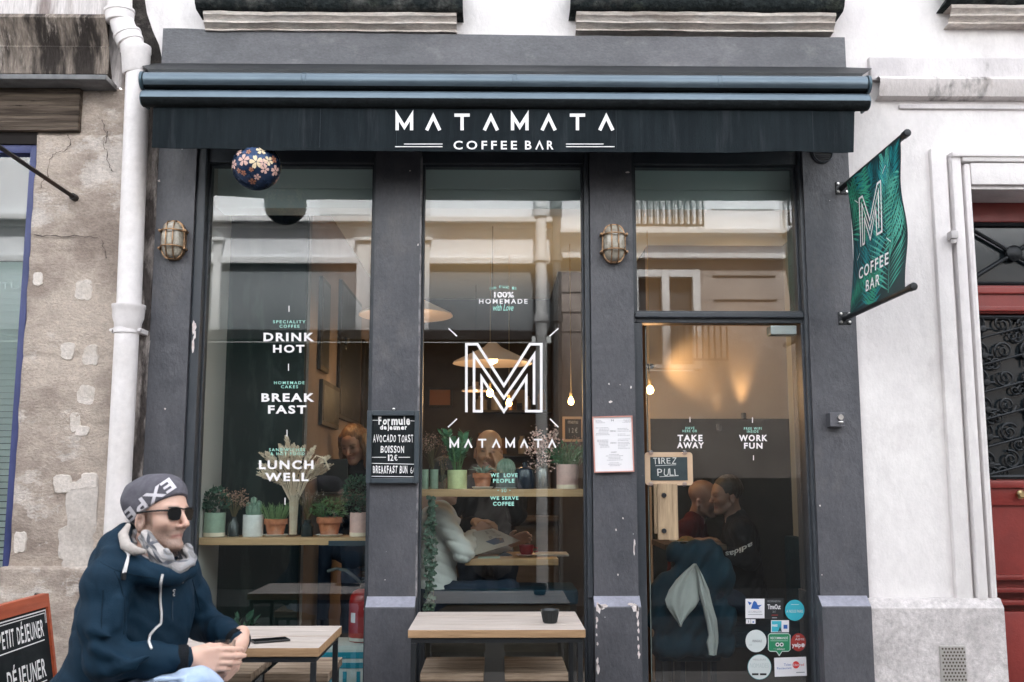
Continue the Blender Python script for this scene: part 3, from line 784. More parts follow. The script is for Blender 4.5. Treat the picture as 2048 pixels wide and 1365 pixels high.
B_ = dict(bold=.035, spacing=1.25); S_ = dict(spacing=1.35, bold=.012)
YV = .0975
letters(W1, YV, [('|', 578, 612, 624), ('DRINK', (527, 666, 628, 683), B_), ('HOT', (546, 690, 609, 706), B_), ('|', 577, 728, 742),
    ('BREAK', (523, 787, 629, 804), B_), ('FAST', (536, 811, 613, 828), B_), ('|', 574, 860, 874), ('LUNCH', (518, 921, 627, 939), B_), ('WELL', (530, 946, 617, 963), B_), ('|', 570, 996, 1010)], white_v)
letters(W1, YV, [('SPECIALITY', (546, 641, 611, 647), S_), ('COFFEE', (559, 650, 599, 656), S_), ('HOMEMADE', (548, 763, 609, 769), S_), ('CAKES', (562, 771, 596, 777), S_),
    ('SANDWICHES', (538, 897, 610, 903), S_), ('& HOT FOOD', (541, 905, 609, 911), S_)], mint_v)
# big outlined M and words on the middle pane
mb = MB(); f = onY(YV)
stroke(mb, [(1007.5+u*153, 757+v*152) for u, v in LOGO], 5.2, f); mb.build('logo', white_v, W2, recalc=False)
for a, b in (((897, 657), (914, 673)), ((1117, 657), (1099, 673)), ((914, 838), (896, 855)), ((1100, 838), (1117, 855))): mb = MB(); stroke(mb, [a, b], 2.6, f); mb.build('logo_ray', white_v, W2, recalc=False)
mb = MB(); wide_word(mb, 'MATAMATA', 899, 1113, 878, 896, 3.4, f); mb.build('lettering', white_v, W2, recalc=False); mb = MB()
put_text(mb, '100%', (988, 584, 1028, 596), f, bold=.03); mb.build('lettering', white_v, W2, recalc=False); mb = MB(); put_text(mb, 'HOMEMADE', (958, 598, 1055, 608), f, spacing=1.35, bold=.02)
mb.build('lettering', white_v, W2, recalc=False)
mb = MB()
arc = 'OUR FOOD IS'
for i, ch in enumerate(arc):
    if ch == ' ': continue
    t = (i-(len(arc)-1)/2)/(len(arc)-1); x = 1006+t*50; y = 576-3.5*math.cos(t*3)+2
    put_text(mb, ch, (x-1.9, y-2.8, x+1.9, y+2.8), f, bold=.01)
put_text(mb, 'with Love', (986, 609, 1027, 622), f, shear=.35, bold=.01); mb.build('lettering', mint_v, W2, recalc=False); mb = MB()
for t, bx in (('WE  LOVE', (981, 947, 1035, 955)), ('PEOPLE', (986, 958, 1029, 966)), ('- so -', (995, 977, 1021, 985)), ('WE SERVE', (980, 993, 1037, 1000)), ('COFFEE', (986, 1004, 1028, 1012))):
    mb = MB(); put_text(mb, t, bx, f, spacing=1.2, bold=.03 if 'so' not in t else 0); mb.build('lettering', mint_v, W2, recalc=False)
letters(DR, YV, [('|', 1380, 834, 845), ('TAKE', (1355, 870, 1405, 883), B_), ('AWAY', (1354, 885, 1408, 897), B_), ('|', 1505, 835, 846), ('WORK', (1478, 870, 1535, 883), B_), ('FUN', (1488, 886, 1525, 898), B_), ('|', 1507, 911, 921)], white_v)
letters(DR, YV, [('HAVE', (1371, 854, 1389, 859), S_), ('HERE OR', (1365, 860, 1394, 865), S_), ('FREE WIFI', (1488, 855, 1523, 860), S_), ('INSIDE', (1494, 861, 1517, 866), S_)], mint_v)
# ============================================================ awning
AW = thing('awning', 'closed dark awning with two steel blue tubes and printed cloth valance over the cafe front', 'awning', (0, -.2, 3.3))
YA = -.34
xa, xb = P(286, 165, YA).x, P(1735, 168, YA).x
def tubez(py0, py1): 
    a, b = P(1010, py0, YA).z, P(1010, py1, YA).z; return (a+b)/2, (a-b)/2
z1, r1 = tubez(150, 183); z2, r2 = tubez(186, 219)
under_m = mat('shaded_tube_underside', (.010, .013, .015), .85, bump=.5, bs=60, grit=(.4, 40))  # shade on the underside of both tubes, painted as a dark material
def shade_below(o, lim):
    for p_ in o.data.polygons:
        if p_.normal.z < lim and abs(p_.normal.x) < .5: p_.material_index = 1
m = MB(); m.tube([(xa+.012, YA, z1), (xb-.012, YA, z1)], r1, 48); shade_below(soft(m.build('roller_tube', [tube_m, under_m], AW), 40), -.72)
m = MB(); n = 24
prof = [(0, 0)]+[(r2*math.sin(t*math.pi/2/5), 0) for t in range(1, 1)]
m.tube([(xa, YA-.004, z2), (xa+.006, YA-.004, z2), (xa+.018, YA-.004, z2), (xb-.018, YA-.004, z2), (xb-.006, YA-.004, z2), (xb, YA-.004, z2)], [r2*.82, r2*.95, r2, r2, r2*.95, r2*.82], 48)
shade_below(soft(m.build('front_bar', [tube_m, under_m], AW), 40), -.12)
m = MB()
for x in (xa, xb): m = MB(); m.tube([(x-.007, YA, z1), (x+.007, YA, z1)], r1*1.09, 28); m.box(x-.007, x+.007, YA+.02, YA+.10, z2-.02, z1+.02, .004); soft(m.build('end_cap', mat('end_cap_blue', (.05, .085, .11), .4, metal=.3), AW), 40)
m = MB(); m.box(xa+.03, xb-.03, YA+.03, -.005, z2-.01, z2+.05, .01); m.box(xa+.03, xb-.03, YA+.05, -.02, z1-.03, z1+.02, .01)
m.build('awning_box', mat('awning_black', (.008, .011, .014), .7), AW)
m = MB()
hl = P(1000, 137, -.02).z
hf = P(1010, 145, -.33).z; hb = P(1010, 131, -.03).z
m.prism([(-.032, hb), (-.33, hf+.006), (-.33, hf-.012), (-.325, hf-.012), (-.322, hf), (-.032, hb-.008)], xa+.02, xb-.02, 'x')
hx0, hx1 = P(279, 128, -.02).x, P(1743, 133, -.02).x
for (xw, xf_) in ((hx0, xa+.0195), (hx1, xb-.0195)):
    va = [m.bm.verts.new(v_) for v_ in ((xw, -.02, hb), (xf_, -.032, hb), (xf_, -.33, hf+.006))]; vb = [m.bm.verts.new(v_) for v_ in ((xw, -.02, hb-.006), (xf_, -.032, hb-.008), (xf_, -.33, hf-.004))]
    m._f(va); m._f(vb[::-1])
    for i in range(3): m._f([va[i], vb[i], vb[(i+1) % 3], va[(i+1) % 3]])
for x in (xa+.02, xb-.028): m.prism([(-.032, hb-.009), (-.032, hb-.10), (-.31, hf-.012), (-.31, hf-.002)], x+.001, x+.007, 'x')
m.build('hood', mat('black_sheet_metal', (.006, .008, .010), .6, col2=(.012, .014, .016), vs=4, bump=.2, bs=30), AW)
nx, nz = 180, 10
za, zb_ = z2-r2*.4, P(1010, 302, YA).z
x0, x1 = P(305, 255, YA).x, P(1711, 260, YA).x
def val(u, v, back=0):
    x = x0+(x1-x0)*u
    e = max(0, abs(u-.5)-.2)/.3
    y = YA-.004+back+v*e*(.012*math.sin(u*41)+.01*math.sin(u*17+1))+.003*v*math.sin(u*60)*e
    z = za+(zb_-za)*v+v*.010*max(0, (.12-u)/.12)+v*(.004*math.sin(u*23)*e)+v*.0022*noise.noise((u*26, 0, 3))-v*.006*math.sin(u*math.pi)
    if u > .95: x += v*-.02*(u-.95)/.05
    return Vector((x, y, z))
m = MB()
for bk in (0, .004):
    G = [[m.bm.verts.new(val(i/nx, j/nz, bk)) for j in range(nz+1)] for i in range(nx+1)]
    for i in range(nx):
        for j in range(nz): m._f([G[i][j], G[i+1][j], G[i+1][j+1], G[i][j+1]])
VL_ = m.build('valance', cloth_bk, AW, smooth=True)
mb = MB(); f = onY(YA-.0085)
wide_word(mb, 'MATAMATA', 791, 1229, 227.5, 261, 6.6, f); mb.build('lettering', white_v, VL_, recalc=False); mb = MB()
put_text(mb, 'COFFEE', (907, 282, 1034, 299.5), f, spacing=1.45, bold=.018)
put_text(mb, 'B', (1050, 282, 1063, 299.5), f, bold=.015); stroke(mb, [(1072, 299.5), (1079, 284), (1086, 299.5)], 3, f); put_text(mb, 'R', (1094, 282, 1107, 299.5), f, bold=.018)
mb.build('lettering', white_v, VL_, recalc=False)
for a, b, y in ((808, 885, 288.5), (790, 885, 293.8), (1132, 1207, 288.5), (1132, 1229, 293.8)): mb = MB(); stroke(mb, [(a, y), (b, y)], 1.7, f); mb.build('printed_line', white_v, VL_, recalc=False)
for px in (1232, 1625, 640, 793): MB().box(P(px, 250, YA-.006).x, P(px+.8, 250, YA-.006).x, YA-.007, YA-.005, zb_+.01, za-.03).build('seam', mat('seam_thread', (.035, .042, .048), .8), VL_)
rt_ = bpy.data.objects['roller_tube']
for px in (1029, 1437, 610):
    x = P(px, 165, YA).x; m = MB(); m.tube([(x+.010*sg, YA+(r1+.0012)*math.cos(a)*-1, z1+(r1+.0012)*math.sin(a)) for sg, a in [(-1, R(-35+12*k)) for k in range(8)]+[(1, R(49-12*k)) for k in range(8)]], .0022, 5); m.build('tube_bracket', tube_m, rt_)
# ============================================================ the other side of the street (seen in the panes)
YO = -7.7
def PR(px, py):                            # pixel of a mirror image in the panes -> point on the facade opposite
    v = P(px, py, .2-YO); return Vector((v.x, YO, v.z))
cream = mat('cream_render', (.77, .80, .83), .85, col2=(.69, .72, .75), vs=.8, bump=.2, bs=30)
greyw = mat('grey_ground_floor_render', (.225, .25, .265), .85, col2=(.18, .20, .215), vs=1.2, bump=.3, bs=20)
darkw = mat('dark_shopfront_wood', (.035, .037, .04), .5, col2=(.05, .05, .052), vs=3)
bandm = mat('pale_moulding', (.62, .64, .65), .8)
OB = thing('opposite_building', 'cream house across the street with grey ground floor mirrored in the cafe panes', 'building', (-3, YO, 0))
zb = PR(700, 519).z; zt = 8.6; xd = PR(1104, 500).x
zl0, zl1 = PR(700, 684).z, PR(700, 664).z
def ob(name, m, par, *bx, bev=.01): 
    b = MB()
    for q in bx: b.box(*q, bev)
    return b.build(name, m, par)
ob('wall', cream, OB, (-9, xd, YO-.4, YO, zb, zt))
ob('ground_floor', greyw, OB, (-9, xd, YO-.4, YO-.02, zl1, zb))
ob('cornice', bandm, OB, (-9, xd, YO-.02, YO+.16, PR(700, 449).z, PR(700, 438).z), (-9, xd, YO-.02, YO+.07, PR(700, 458).z, PR(700, 450).z))
ob('band', bandm, OB, (-9, xd, YO-.02, YO+.06, PR(700, 529).z, zb+.02))
ob('fascia_board', darkw, OB, (-9, PR(1063, 672).x, YO-.02, YO+.2, zl0, zl1))
ob('shopfront_boarding', darkw, OB, (-9, xd, YO-.4, YO-.05, 0, zl0-.001))
for a, b in ((715, 742), (842, 860), (430, 446)):
    ob('pilaster', bandm, OB, (PR(a, 500).x, PR(b, 500).x, YO-.01, YO+.07, zl0, PR(a, 485).z), (PR(a-4, 500).x, PR(b+4, 500).x, YO-.01, YO+.11, PR(a, 485).z+.001, PR(a, 478).z))
for a, b in ((716, 742), (848, 862), (100, 140)):
    wf = ob('window_frame', bandm, OB, (PR(a, 400).x-.5 if a > 700 and a < 800 else PR(a, 400).x, PR(b, 400).x, YO-.01, YO+.06, PR(a, 432).z, 6.4))
R2 = thing('opposite_building', 'second house across the street with railed windows and joint lines mirrored in the door panes', 'building', (3, YO, 0))
xr = 8.0
zb2 = PR(1400, 512).z
brn = mat('stone_course', (.36, .325, .30), .85, col2=(.27, .245, .23), vs=1.5, bump=.3, bs=20)
ob('wall', cream, R2, (xd+.002, xr, YO-.4, YO, zb2, zt))
ob('ground_floor', brn, R2, (xd+.002, PR(1270, 600).x, YO-.4, YO-.015, 1.4, zb2), (PR(1270, 600).x+.001, PR(1395, 600).x, YO-.4, YO-.015, 1.4, PR(1300, 742).z), (PR(1270, 600).x+.001, PR(1395, 600).x, YO-.4, YO-.015, PR(1300, 536).z, zb2), (PR(1395, 600).x+.001, xr, YO-.4, YO-.015, 1.4, zb2), bev=0)
ob('shopfront_boarding', darkw, R2, (xd+.002, xr, YO-.4, YO-.02, 0, 1.399))
ob('cornice', bandm, R2, (xd+.1, xr, YO-.02, YO+.2, PR(1400, 474).z, PR(1400, 464).z), (xd+.1, xr, YO-.02, YO+.1, PR(1400, 520).z, PR(1400, 510).z), (PR(1115, 500).x, PR(1170, 500).x, YO-.01, YO+.04, PR(1140, 470).z, PR(1140, 462).z))
for py in (540, 585, 625, 664): ob('stone_joint', darkw, R2, (PR(1116, 500).x, PR(1172, 500).x, YO-.02, YO-.012, PR(1140, py+1.6).z, PR(1140, py-1.6).z), bev=0)
for py in (420, 552, 600): ob('stone_joint', darkw, R2, (PR(1425, 500).x, PR(1550, 500).x, YO-.02, YO+.004, PR(1480, py+.9).z, PR(1480, py-.9).z), bev=0)
glo = mat('far_window_glass', (.05, .055, .06), .1)
def far_window(x0, x1, y0, y1, n=2, dark=glo):
    a, b = PR(x0, y1), PR(x1, y0)
    f = MB(); 
    xs = [a.x+(b.x-a.x)*i/n for i in range(n+1)]
    for x in xs: f.box(x-.05, x+.05, YO-.12, YO+.012, a.z, b.z, .006)
    for i in range(n):
        f.box(xs[i]+.05, xs[i+1]-.05, YO-.12, YO+.012, b.z-.10, b.z, .006); f.box(xs[i]+.05, xs[i+1]-.05, YO-.12, YO+.012, a.z, a.z+.06, .006)
    w_ = f.build('window', bandm, R2)
    MB().box(a.x, b.x, YO-.14, YO-.13, a.z, b.z).build('pane', dark, w_)
far_window(1272, 1392, 540, 738)
far_window(1265, 1345, 300, 462); far_window(1372, 1400, 300, 470, 1); far_window(1568, 1640, 300, 462)
def rail(x0, x1, y0, y1, n):
    a, b = PR(x0, y1), PR(x1, y0); m = MB(); y = YO+.14
    m.box(a.x, b.x, y-.012, y+.012, b.z-.03, b.z); m.box(a.x, b.x, y-.012, y+.012, a.z, a.z+.03)
    for i in range(n+1):
        x = a.x+(b.x-a.x)*i/n; m.tube([(x, y, a.z), (x, y, b.z)], .014, 6)
    m.build('balcony_railing', iron, R2)
rail(1268, 1400, 380, 458, 11); rail(1342, 1448, 648, 724, 9); rail(1572, 1660, 380, 456, 8)
for (px, r_, lab, y1, m_) in ((1081, .075, 'white drainpipe of the house across the street mirrored in the middle pane', 0, bandm), (1112, .06, 'dark grey drainpipe across the street mirrored beside the white one', 0, mat('zinc', (.12, .13, .135), .5, metal=.3))):
    x = PR(px, 500).x; m = MB(); y = YO+.12
    m.tube([(x, y, 0), (x, y, 8)], r_, 14)
    for py in (432, 415, 520, 640): z = PR(px, py).z; m.tube([(x, y, z-.05), (x, y, z+.05)], r_*1.3, 14)
    tag(base(soft(m.build('drainpipe', m_), 40)), lab, 'drainpipe')
# ============================================================ cafe interior
def room(name, lab, m, *bx):
    b = MB()
    for q in bx: b.box(*q)
    return b
inw = mat('interior_white', (.84, .89, .88), .8, bump=.1, bs=40)
drk = mat('dark_green_wallpaper', (.010, .020, .019), .7, col2=(.026, .042, .038), vs=5, vmix=(.5, .62), stretch=(2.2, 1, .5))
warmw = mat('warm_wall', (.33, .265, .235), .8, col2=(.28, .225, .20), vs=2, bump=.15)
brown = mat('dark_brown_panel', (.05, .034, .025), .6, col2=(.03, .02, .016), vs=3)
ZC = 3.1
struct(MB().box(-1.62, 2.16, .34, 4.5, -.1, .0).build('interior_floor', wood('floor_boards', (.10, .07, .045), (.05, .035, .025), 10, 1, .5)))
struct(MB().box(-1.62, 2.16, .14, 4.5, ZC, ZC+.1).build('interior_ceiling', inw))
CW = thing('cafe_interior', 'cafe room behind the panes with dark papered wall, warm side wall and brown back wall', 'room', (0, 2, 0))
revm = mat('cream_reveal', (.58, .53, .49), .8, bump=.1)
MB().box(-1.58, -1.552, .14, .55, 0, ZC).build('reveal', revm, CW)
MB().box(-1.58, -1.105, .551, .60, 0, ZC).build('papered_wall', drk, CW)
MB().box(-1.20, -1.09, .601, 4.3, 0, ZC).build('side_wall', warmw, CW)
MB().box(-1.09, 1.12, 4.3, 4.4, 0, ZC).build('back_wall', brown, CW)
MB().box(1.10, 2.16, 2.05, 2.15, 0, ZC).build('alcove_wall', mat('alcove_plaster', (.47, .40, .35), .8, col2=(.42, .36, .32), vs=2, bump=.15), CW)
MB().box(1.10, 2.10, 2.035, 2.049, 0, P(1440, 838, 2.035).z).build('dado', mat('dark_dado', (.030, .032, .030), .7, col2=(.022, .024, .022), vs=3), CW)
MB().box(2.10, 2.14, .301, 2.034, 0, ZC).build('right_wall', mat('grey_interior_wall', (.40, .41, .39), .8, bump=.1), CW)
MB().box(1.64, 2.16, .137, .30, 0, ZC).build('reveal', revm, CW)
MB().box(1.10, 1.12, 2.151, 4.3, 0, ZC).build('kitchen_wall', brown, CW)
zbm = P(1000, 418, .24).z; zgr = P(1000, 380, .24).z
MB().box(-1.552, 1.64, .24, .40, zbm, zgr-.004, .002).box(-1.552, 1.64, .24, .40, zgr+.004, ZC-.001, .002).box(-1.552, 1.64, .248, .39, zgr-.0045, zgr+.0045).build('ceiling_beam', inw, CW)
m = MB(); m.box(-1.09, 1.1, 3.2, 3.35, 0, 1.05); m.box(-1.09, 1.1, 3.12, 3.38, 1.051, 1.09)
for x in (-.7, -.2, .3, .8): m.box(x-.01, x+.01, 3.19, 3.2, .05, 1.0)
tag(base(m.build('bar_counter', wood('counter_wood', (.09, .06, .04), (.05, .03, .02), 8, 0))), 'dark wooden bar counter far back in the cafe', 'counter')
# back wall shelving with jars
sh = thing('wall_shelf', 'two tier dark shelf with jars on the brown back wall', 'shelf', (.35, 4.2, 1.5))
for z in (1.62, 2.02): MB().box(-.2, 1.0, 4.05, 4.29, z-.02, z).build('board', brown, sh)
random.seed(5)
jm = [mat('jar_amber', (.25, .12, .04), .25), mat('jar_cream', (.4, .33, .25), .4), mat('jar_dark', (.05, .04, .035), .3), mat('copper_can', (.4, .2, .1), .3, metal=.8)]
for z in (1.62, 2.02):
    x = -.15
    while x < .95:
        r_ = random.uniform(.035, .055); h = random.uniform(.12, .22)
        m = MB(); m.lathe([(0, 0), (r_, .0), (r_, h*.7), (r_*.6, h*.85), (r_*.6, h), (0, h)], (x, 4.17, z), 12)
        tag(base(soft(m.build('jar', random.choice(jm)))), 'small storage jar on the dark back wall shelf', 'jar', 'jars on the back shelf'); x += random.uniform(.12, .2)
def framed(name, lab, cat, px0, py0, px1, py1, Y, fm, im, w_=.02, text=None):
    a, b = P(px0, py1, Y), P(px1, py0, Y)
    t = thing(name, lab, cat, ((a.x+b.x)/2, Y, a.z))
    m = MB(); 
    for q in ((a.x, a.x+w_, a.z, b.z), (b.x-w_, b.x, a.z, b.z)): m.box(q[0], q[1], Y-.02, Y+.005, q[2], q[3], .002)
    for q in ((a.z, a.z+w_), (b.z-w_, b.z)): m.box(a.x+w_, b.x-w_, Y-.02, Y+.005, q[0], q[1], .002)
    m.build('frame', fm, t); MB().box(a.x+w_, b.x-w_, Y-.008, Y+.004, a.z+w_, b.z-w_).build('picture', im, t)
    return t
lw = mat('pale_pine', (.55, .38, .25), .6, bump=.1)
bkp = mat('black_board', (.014, .017, .018), .7)
t = framed('chalkboard', 'pine framed chalkboard on the back wall at right of the middle pane', 'chalkboard', 1125, 834, 1167, 884, 3.0, lw, bkp)
m = MB(); f = onY(2.988); put_text(m, 'menu', (1136, 842, 1156, 848), f); put_text(m, '1 2 €', (1138, 856, 1155, 866), f); m.build('lettering', mat('chalk', (.6, .6, .58), .9), t)
MB().box(.5, .78, 3.0, 4.3, 0, ZC).build('pier', brown, CW)
framed('framed_picture', 'pale print in thin frame hanging on the back wall behind the bulbs', 'picture', 1012, 776, 1056, 811, 4.28, mat('dark_frame', (.03, .025, .02), .5), mat('print_paper', (.42, .33, .26), .7))
framed('framed_picture', 'small lit poster leaning at left of the back wall', 'picture', 855, 776, 905, 815, 4.28, mat('dark_frame', (.03, .025, .02), .5), mat('orange_print', (.36, .16, .07), .7))
# pictures along the warm side wall (perpendicular to the street)
k = 0
for lab, y0, y1, z0, z1 in (('narrow dark picture on the warm side wall nearest the window', .85, 1.15, 2.05, 2.62), ('large dark blackboard picture low on the warm side wall', .95, 1.6, 1.72, 2.0), ('big dark picture on the side wall behind the left pane lamp', 1.6, 2.6, 1.80, 2.75), ('dark picture farthest along the warm side wall', 2.8, 3.9, 1.75, 2.5)):
    t = thing('framed_picture', lab, 'picture', (-1.08, (y0+y1)/2, z0))
    m = MB(); m.box(-1.088, -1.065, y0, y1, z0, z1, .003); m.build('frame', mat('dark_frame', (.03, .025, .02), .5), t)
    MB().box(-1.0649, -1.062, y0+.03, y1-.03, z0+.03, z1-.03).build('picture', mat('dark_print', (.03, .032, .032), .35, col2=(.08, .08, .075), vs=8, vmix=(.6, .62)), t)
# ---- pendant lamps
shade_m = mat('lamp_shade_enamel', (.62, .5, .44), .45)
glow = emit('lamp_glow', (1.0, .62, .30), 3)
def pendant(px, py, Y, wpx, lab, lit=.0):
    c = P(px, py, Y); r_ = wpx*(Y+5.15)/4000
    t = thing('pendant_lamp', lab, 'lamp', (c.x, c.y, c.z), 'cone pendant lamps')
    m = MB(); h = r_*.42
    m.lathe([(r_, 0), (r_*.98, .012), (r_*.22, h), (.03, h+.03), (0, h+.03)], c, 32); m.lathe([(r_, 0), (r_*.22, h-.01), (0, h-.01)], c, 32)
    soft(m.build('lamp_shade', shade_m, t), 40)
    m = MB(); m.tube([c+Vector((0, 0, h+.02)), (c.x, c.y, ZC)], .0022, 6); m.build('cord', steel_bk, t)
    m = MB(); q_ = min(1, r_/.30); m.lathe([(0, -.005*q_), (.035*q_, .01*q_), (.042*q_, .035*q_), (.025*q_, .07*q_), (0, .08*q_)], c, 14); soft(m.build('bulb', glow, t))
    l = bpy.data.lights.new('pendant_light', 'POINT'); l.energy = lit*.05; l.color = (1, .63, .34); l.shadow_soft_size = .05
    lo = bpy.data.objects.new('pendant_light', l); C.objects.link(lo); lo.parent = t; lo.location = (0, 0, -.03)
pendant(812, 632, 1.0, 190, 'large cone pendant lamp glowing behind the pillar beside the left pane', 9)
pendant(985, 728, 1.5, 160, 'cone pendant lamp behind the big M on the middle pane', 12)
pendant(711, 783, 3.4, 54, 'small far pendant lamp above the woman at the laptop', 8)
pendant(951, 783, 3.6, 56, 'far pendant lamp glowing left of the round bulb', 8)
bulbg = emit('filament_bulb_glow', (1.0, .50, .16), 9)
def bulb(px, py, Y, rpx, kind, lab, e):
    c = P(px, py, Y); r_ = rpx*(Y+5.15)/2000
    t = thing('filament_bulb', lab, 'light bulb', tuple(c), 'bare bulbs')
    m = MB()
    if kind: m.lathe([(0, -r_), (r_*.6, -r_*.8), (r_, 0), (r_*.7, r_*.75), (r_*.35, r_*1.15), (0, r_*1.2)], c, 18)
    else: m.lathe([(0, -r_*1.3), (r_*.7, -r_*1.0), (r_, -r_*.3), (r_*.8, r_*.6), (r_*.4, r_*1.5), (0, r_*1.6)], c, 18)
    soft(m.build('bulb', bulbg, t), 60)
    m = MB(); m.lathe([(0, 0), (r_*.45, 0), (r_*.5, r_*1.3), (r_*.2, r_*1.6), (0, r_*1.6)], c+Vector((0, 0, r_*1.3)), 12); m.tube([c+Vector((0, 0, r_*2.8)), (c.x, c.y, ZC)], .0022, 6)
    soft(m.build('socket', brass, t), 40)
    l = bpy.data.lights.new('bulb_light', 'POINT'); l.energy = e*.16; l.color = (1, .58, .28); l.shadow_soft_size = .04
    lo = bpy.data.objects.new('bulb_light', l); C.objects.link(lo); lo.parent = t; lo.location = (0, -.06, 0)
bulb(980, 787, 2.6, 7.5, 1, 'round glowing bulb at left of two bulbs behind the big M', 6)
bulb(1018, 806, 2.4, 6, 0, 'pear shaped glowing bulb hanging lowest behind the big M', 6)
bulb(1142, 803, 2.0, 6, 0, 'pear shaped filament bulb alone at right of the middle pane', 6)
bulb(1300, 781, 1.6, 8, 1, 'round bulb glowing behind the left edge of the glass door', 6)
# ---- spot lamps that wash the alcove wall upwards and the side wall
def spot(x, y, z, tgt, e, ang, lab, blend=1.0):
    t = thing('spot_lamp', lab, 'lamp', (x, y, z), 'little wall spots')
    d = (Vector(tgt)-Vector((x, y, z))).normalized()
    m = MB(); m.tube([Vector((x, y, z))-d*.05, Vector((x, y, z))-d*.004], .018, 12); m.tube([Vector((x, y, z))-d*.04, (x, 2.034 if y > 1.2 and x > 1 else y, z-.03)], .006, 6); soft(m.build('housing', steel_bk, t), 40)
    l = bpy.data.lights.new('spot_light', 'SPOT'); l.energy = e*.5; l.spot_size = R(ang); l.spot_blend = blend; l.color = (1, .55, .24); l.shadow_soft_size = .03
    lo = bpy.data.objects.new('spot_light', l); C.objects.link(lo); lo.parent = t; lo.rotation_euler = (-d).to_track_quat('Z', 'Y').to_euler()
s = P(1487, 826, 1.985); spot(s.x, s.y, s.z, (s.x+.01, 2.05, s.z+.38), 5, 46, 'little uplight on the alcove wall above the words WORK FUN')
s = P(1437, 848, 2.0); spot(s.x, s.y, s.z, (s.x, 2.05, s.z+.27), 1.1, 32, 'smaller uplight left of the other on the alcove wall')
s = P(1306, 733, 1.86); spot(s.x, s.y, s.z, (s.x+.55, 2.08, s.z+.02), 5, 84, 'spot lamp washing a slanting glow on the alcove wall behind the door', .8)
spot(-.98, 1.28, 2.25, (-1.09, 1.22, 1.3), 13, 44, 'spot lamp lighting the warm side wall above the pampas grass')
# ---- shelves behind the panes
shw = wood('shelf_oak', (.52, .32, .165), (.38, .225, .11), 12, 0, .5)
def shelf(px0, px1, pyt, pyb, lab, xa, xb, notch=0):
    Yf = .135; a, b = P(px0, pyb, Yf), P(px1, pyt, Yf)
    m = MB(); m.box(xa, xb, Yf, .40, a.z, b.z, .003)
    o = tag(base(m.build('window_shelf', shw)), lab, 'shelf'); return b.z
ZS1 = shelf(405, 740, 1076, 1091, 'oak plant shelf behind the left pane', -1.548, -.668)
ZS2 = shelf(842, 1170, 979, 994, 'oak plant shelf behind the middle pane', -.402, .457)
a = P(657, 1082, .13); b = P(738, 1092, .13)
MB().box(a.x, -.668, .128, .1345, b.z, a.z).build('shelf_plate', mat('blue_black_plate', (.02, .035, .05), .5))
tag(bpy.data.objects['shelf_plate'], 'dark metal plate along the right end of the left oak shelf', 'plate')
# ============================================================ things on and around the front
navy_foil = mat('navy_foil_paper', (.022, .045, .105), .26, metal=.55, col2=(.02, .045, .10), vs=9, bump=.1)
c0 = P(513, 334, -.25); r0 = .1215
PL = thing('paper_lantern', 'round navy paper lantern with pink blossom print hanging under the awning', 'lantern', tuple(c0))
m = MB(); prof = []
nr = 64
for i in range(nr+1):
    a = -math.pi/2+math.pi*i/nr
    rr_ = r0*math.cos(a)*(1-.016*abs(math.sin(i*math.pi/4)))
    zz = r0*.98*math.sin(a)
    if zz < -r0*.90: rr_ *= 1.0
    prof.append((max(0, rr_), zz))
m.lathe(prof, c0, 48); soft(m.build('lantern_body', navy_foil, PL), 60)
def on_sphere(c, r, az, el, u, v):
    """flat print point (u right, v up) wrapped on a sphere; az 0 faces the street"""
    a = az+u/(r*max(.3, math.cos(el))); e = el+v/r
    return Vector((c.x+r*math.sin(a)*math.cos(e), c.y-r*math.cos(a)*math.cos(e), c.z+r*math.sin(e)))
def flower(mb, az, el, s, rot, petals=5):
    rr_ = r0*1.006
    for k in range(petals):
        a0 = rot+2*math.pi*k/petals
        pts = []
        for t, w_ in ((.12, .05), (.35, .20), (.62, .30), (.85, .28), (.98, .14), (.90, 0)): pts.append((t, w_))
        L = [(t*s, w_*s) for t, w_ in pts]+[(t*s, -w_*s) for t, w_ in pts[-2::-1]]
        mb.poly([on_sphere(c0, rr_, az, el, x*math.cos(a0)-y*math.sin(a0), x*math.sin(a0)+y*math.cos(a0)) for x, y in L])
pk = mat('blossom_print_pink', (.66, .42, .36), .5); crm = mat('blossom_print_cream', (.72, .58, .38), .5); orn = mat('blossom_print_rust', (.36, .15, .085), .5)
mbs = {0: MB(), 1: MB(), 2: MB()}
for az, el, s, k in ((-.30, -.02, .032, 0), (.22, -.10, .035, 1), (.60, -.36, .024, 0), (-.88, -.10, .026, 0), (.02, -.42, .013, 2), (.74, .02, .026, 1), (-.12, .34, .014, 2), (.42, .44, .026, 1), (-.62, .36, .020, 0), (1.0, .15, .020, 2), (-.62, -.42, .015, 2), (-.38, -.55, .016, 2), (.30, -.72, .018, 0), (.52, -.10, .022, 0), (1.15, -.3, .03, 0), (-1.4, -.1, .03, 1), (.0, -.95, .02, 2)):
    flower(mbs[k], az, el, s, az*3+el)
rnd = random.Random(4)
for q in range(14):
    az0 = q/14*2*math.pi
    if abs((az0+math.pi) % (2*math.pi)-math.pi) > 1.5:
        for el in (-.5, .1, .55): flower(mbs[rnd.randrange(3)], az0, el+rnd.uniform(-.15, .15), .026, rnd.random()*3)
for k_, mm in ((0, pk), (1, crm), (2, orn)): mbs[k_].build('blossom_print', mm, PL, recalc=False)
m = MB(); m.tube([c0+Vector((0, 0, r0*.97)), (c0.x, c0.y, 3.27)], .003, 6); m.tube([c0+Vector((r0*.18*math.cos(a), r0*.18*math.sin(a), r0*.965)) for a in [2*math.pi*k/16 for k in range(16)]], .003, 6, closed=True)
m.build('hanger', steel_bk, PL)
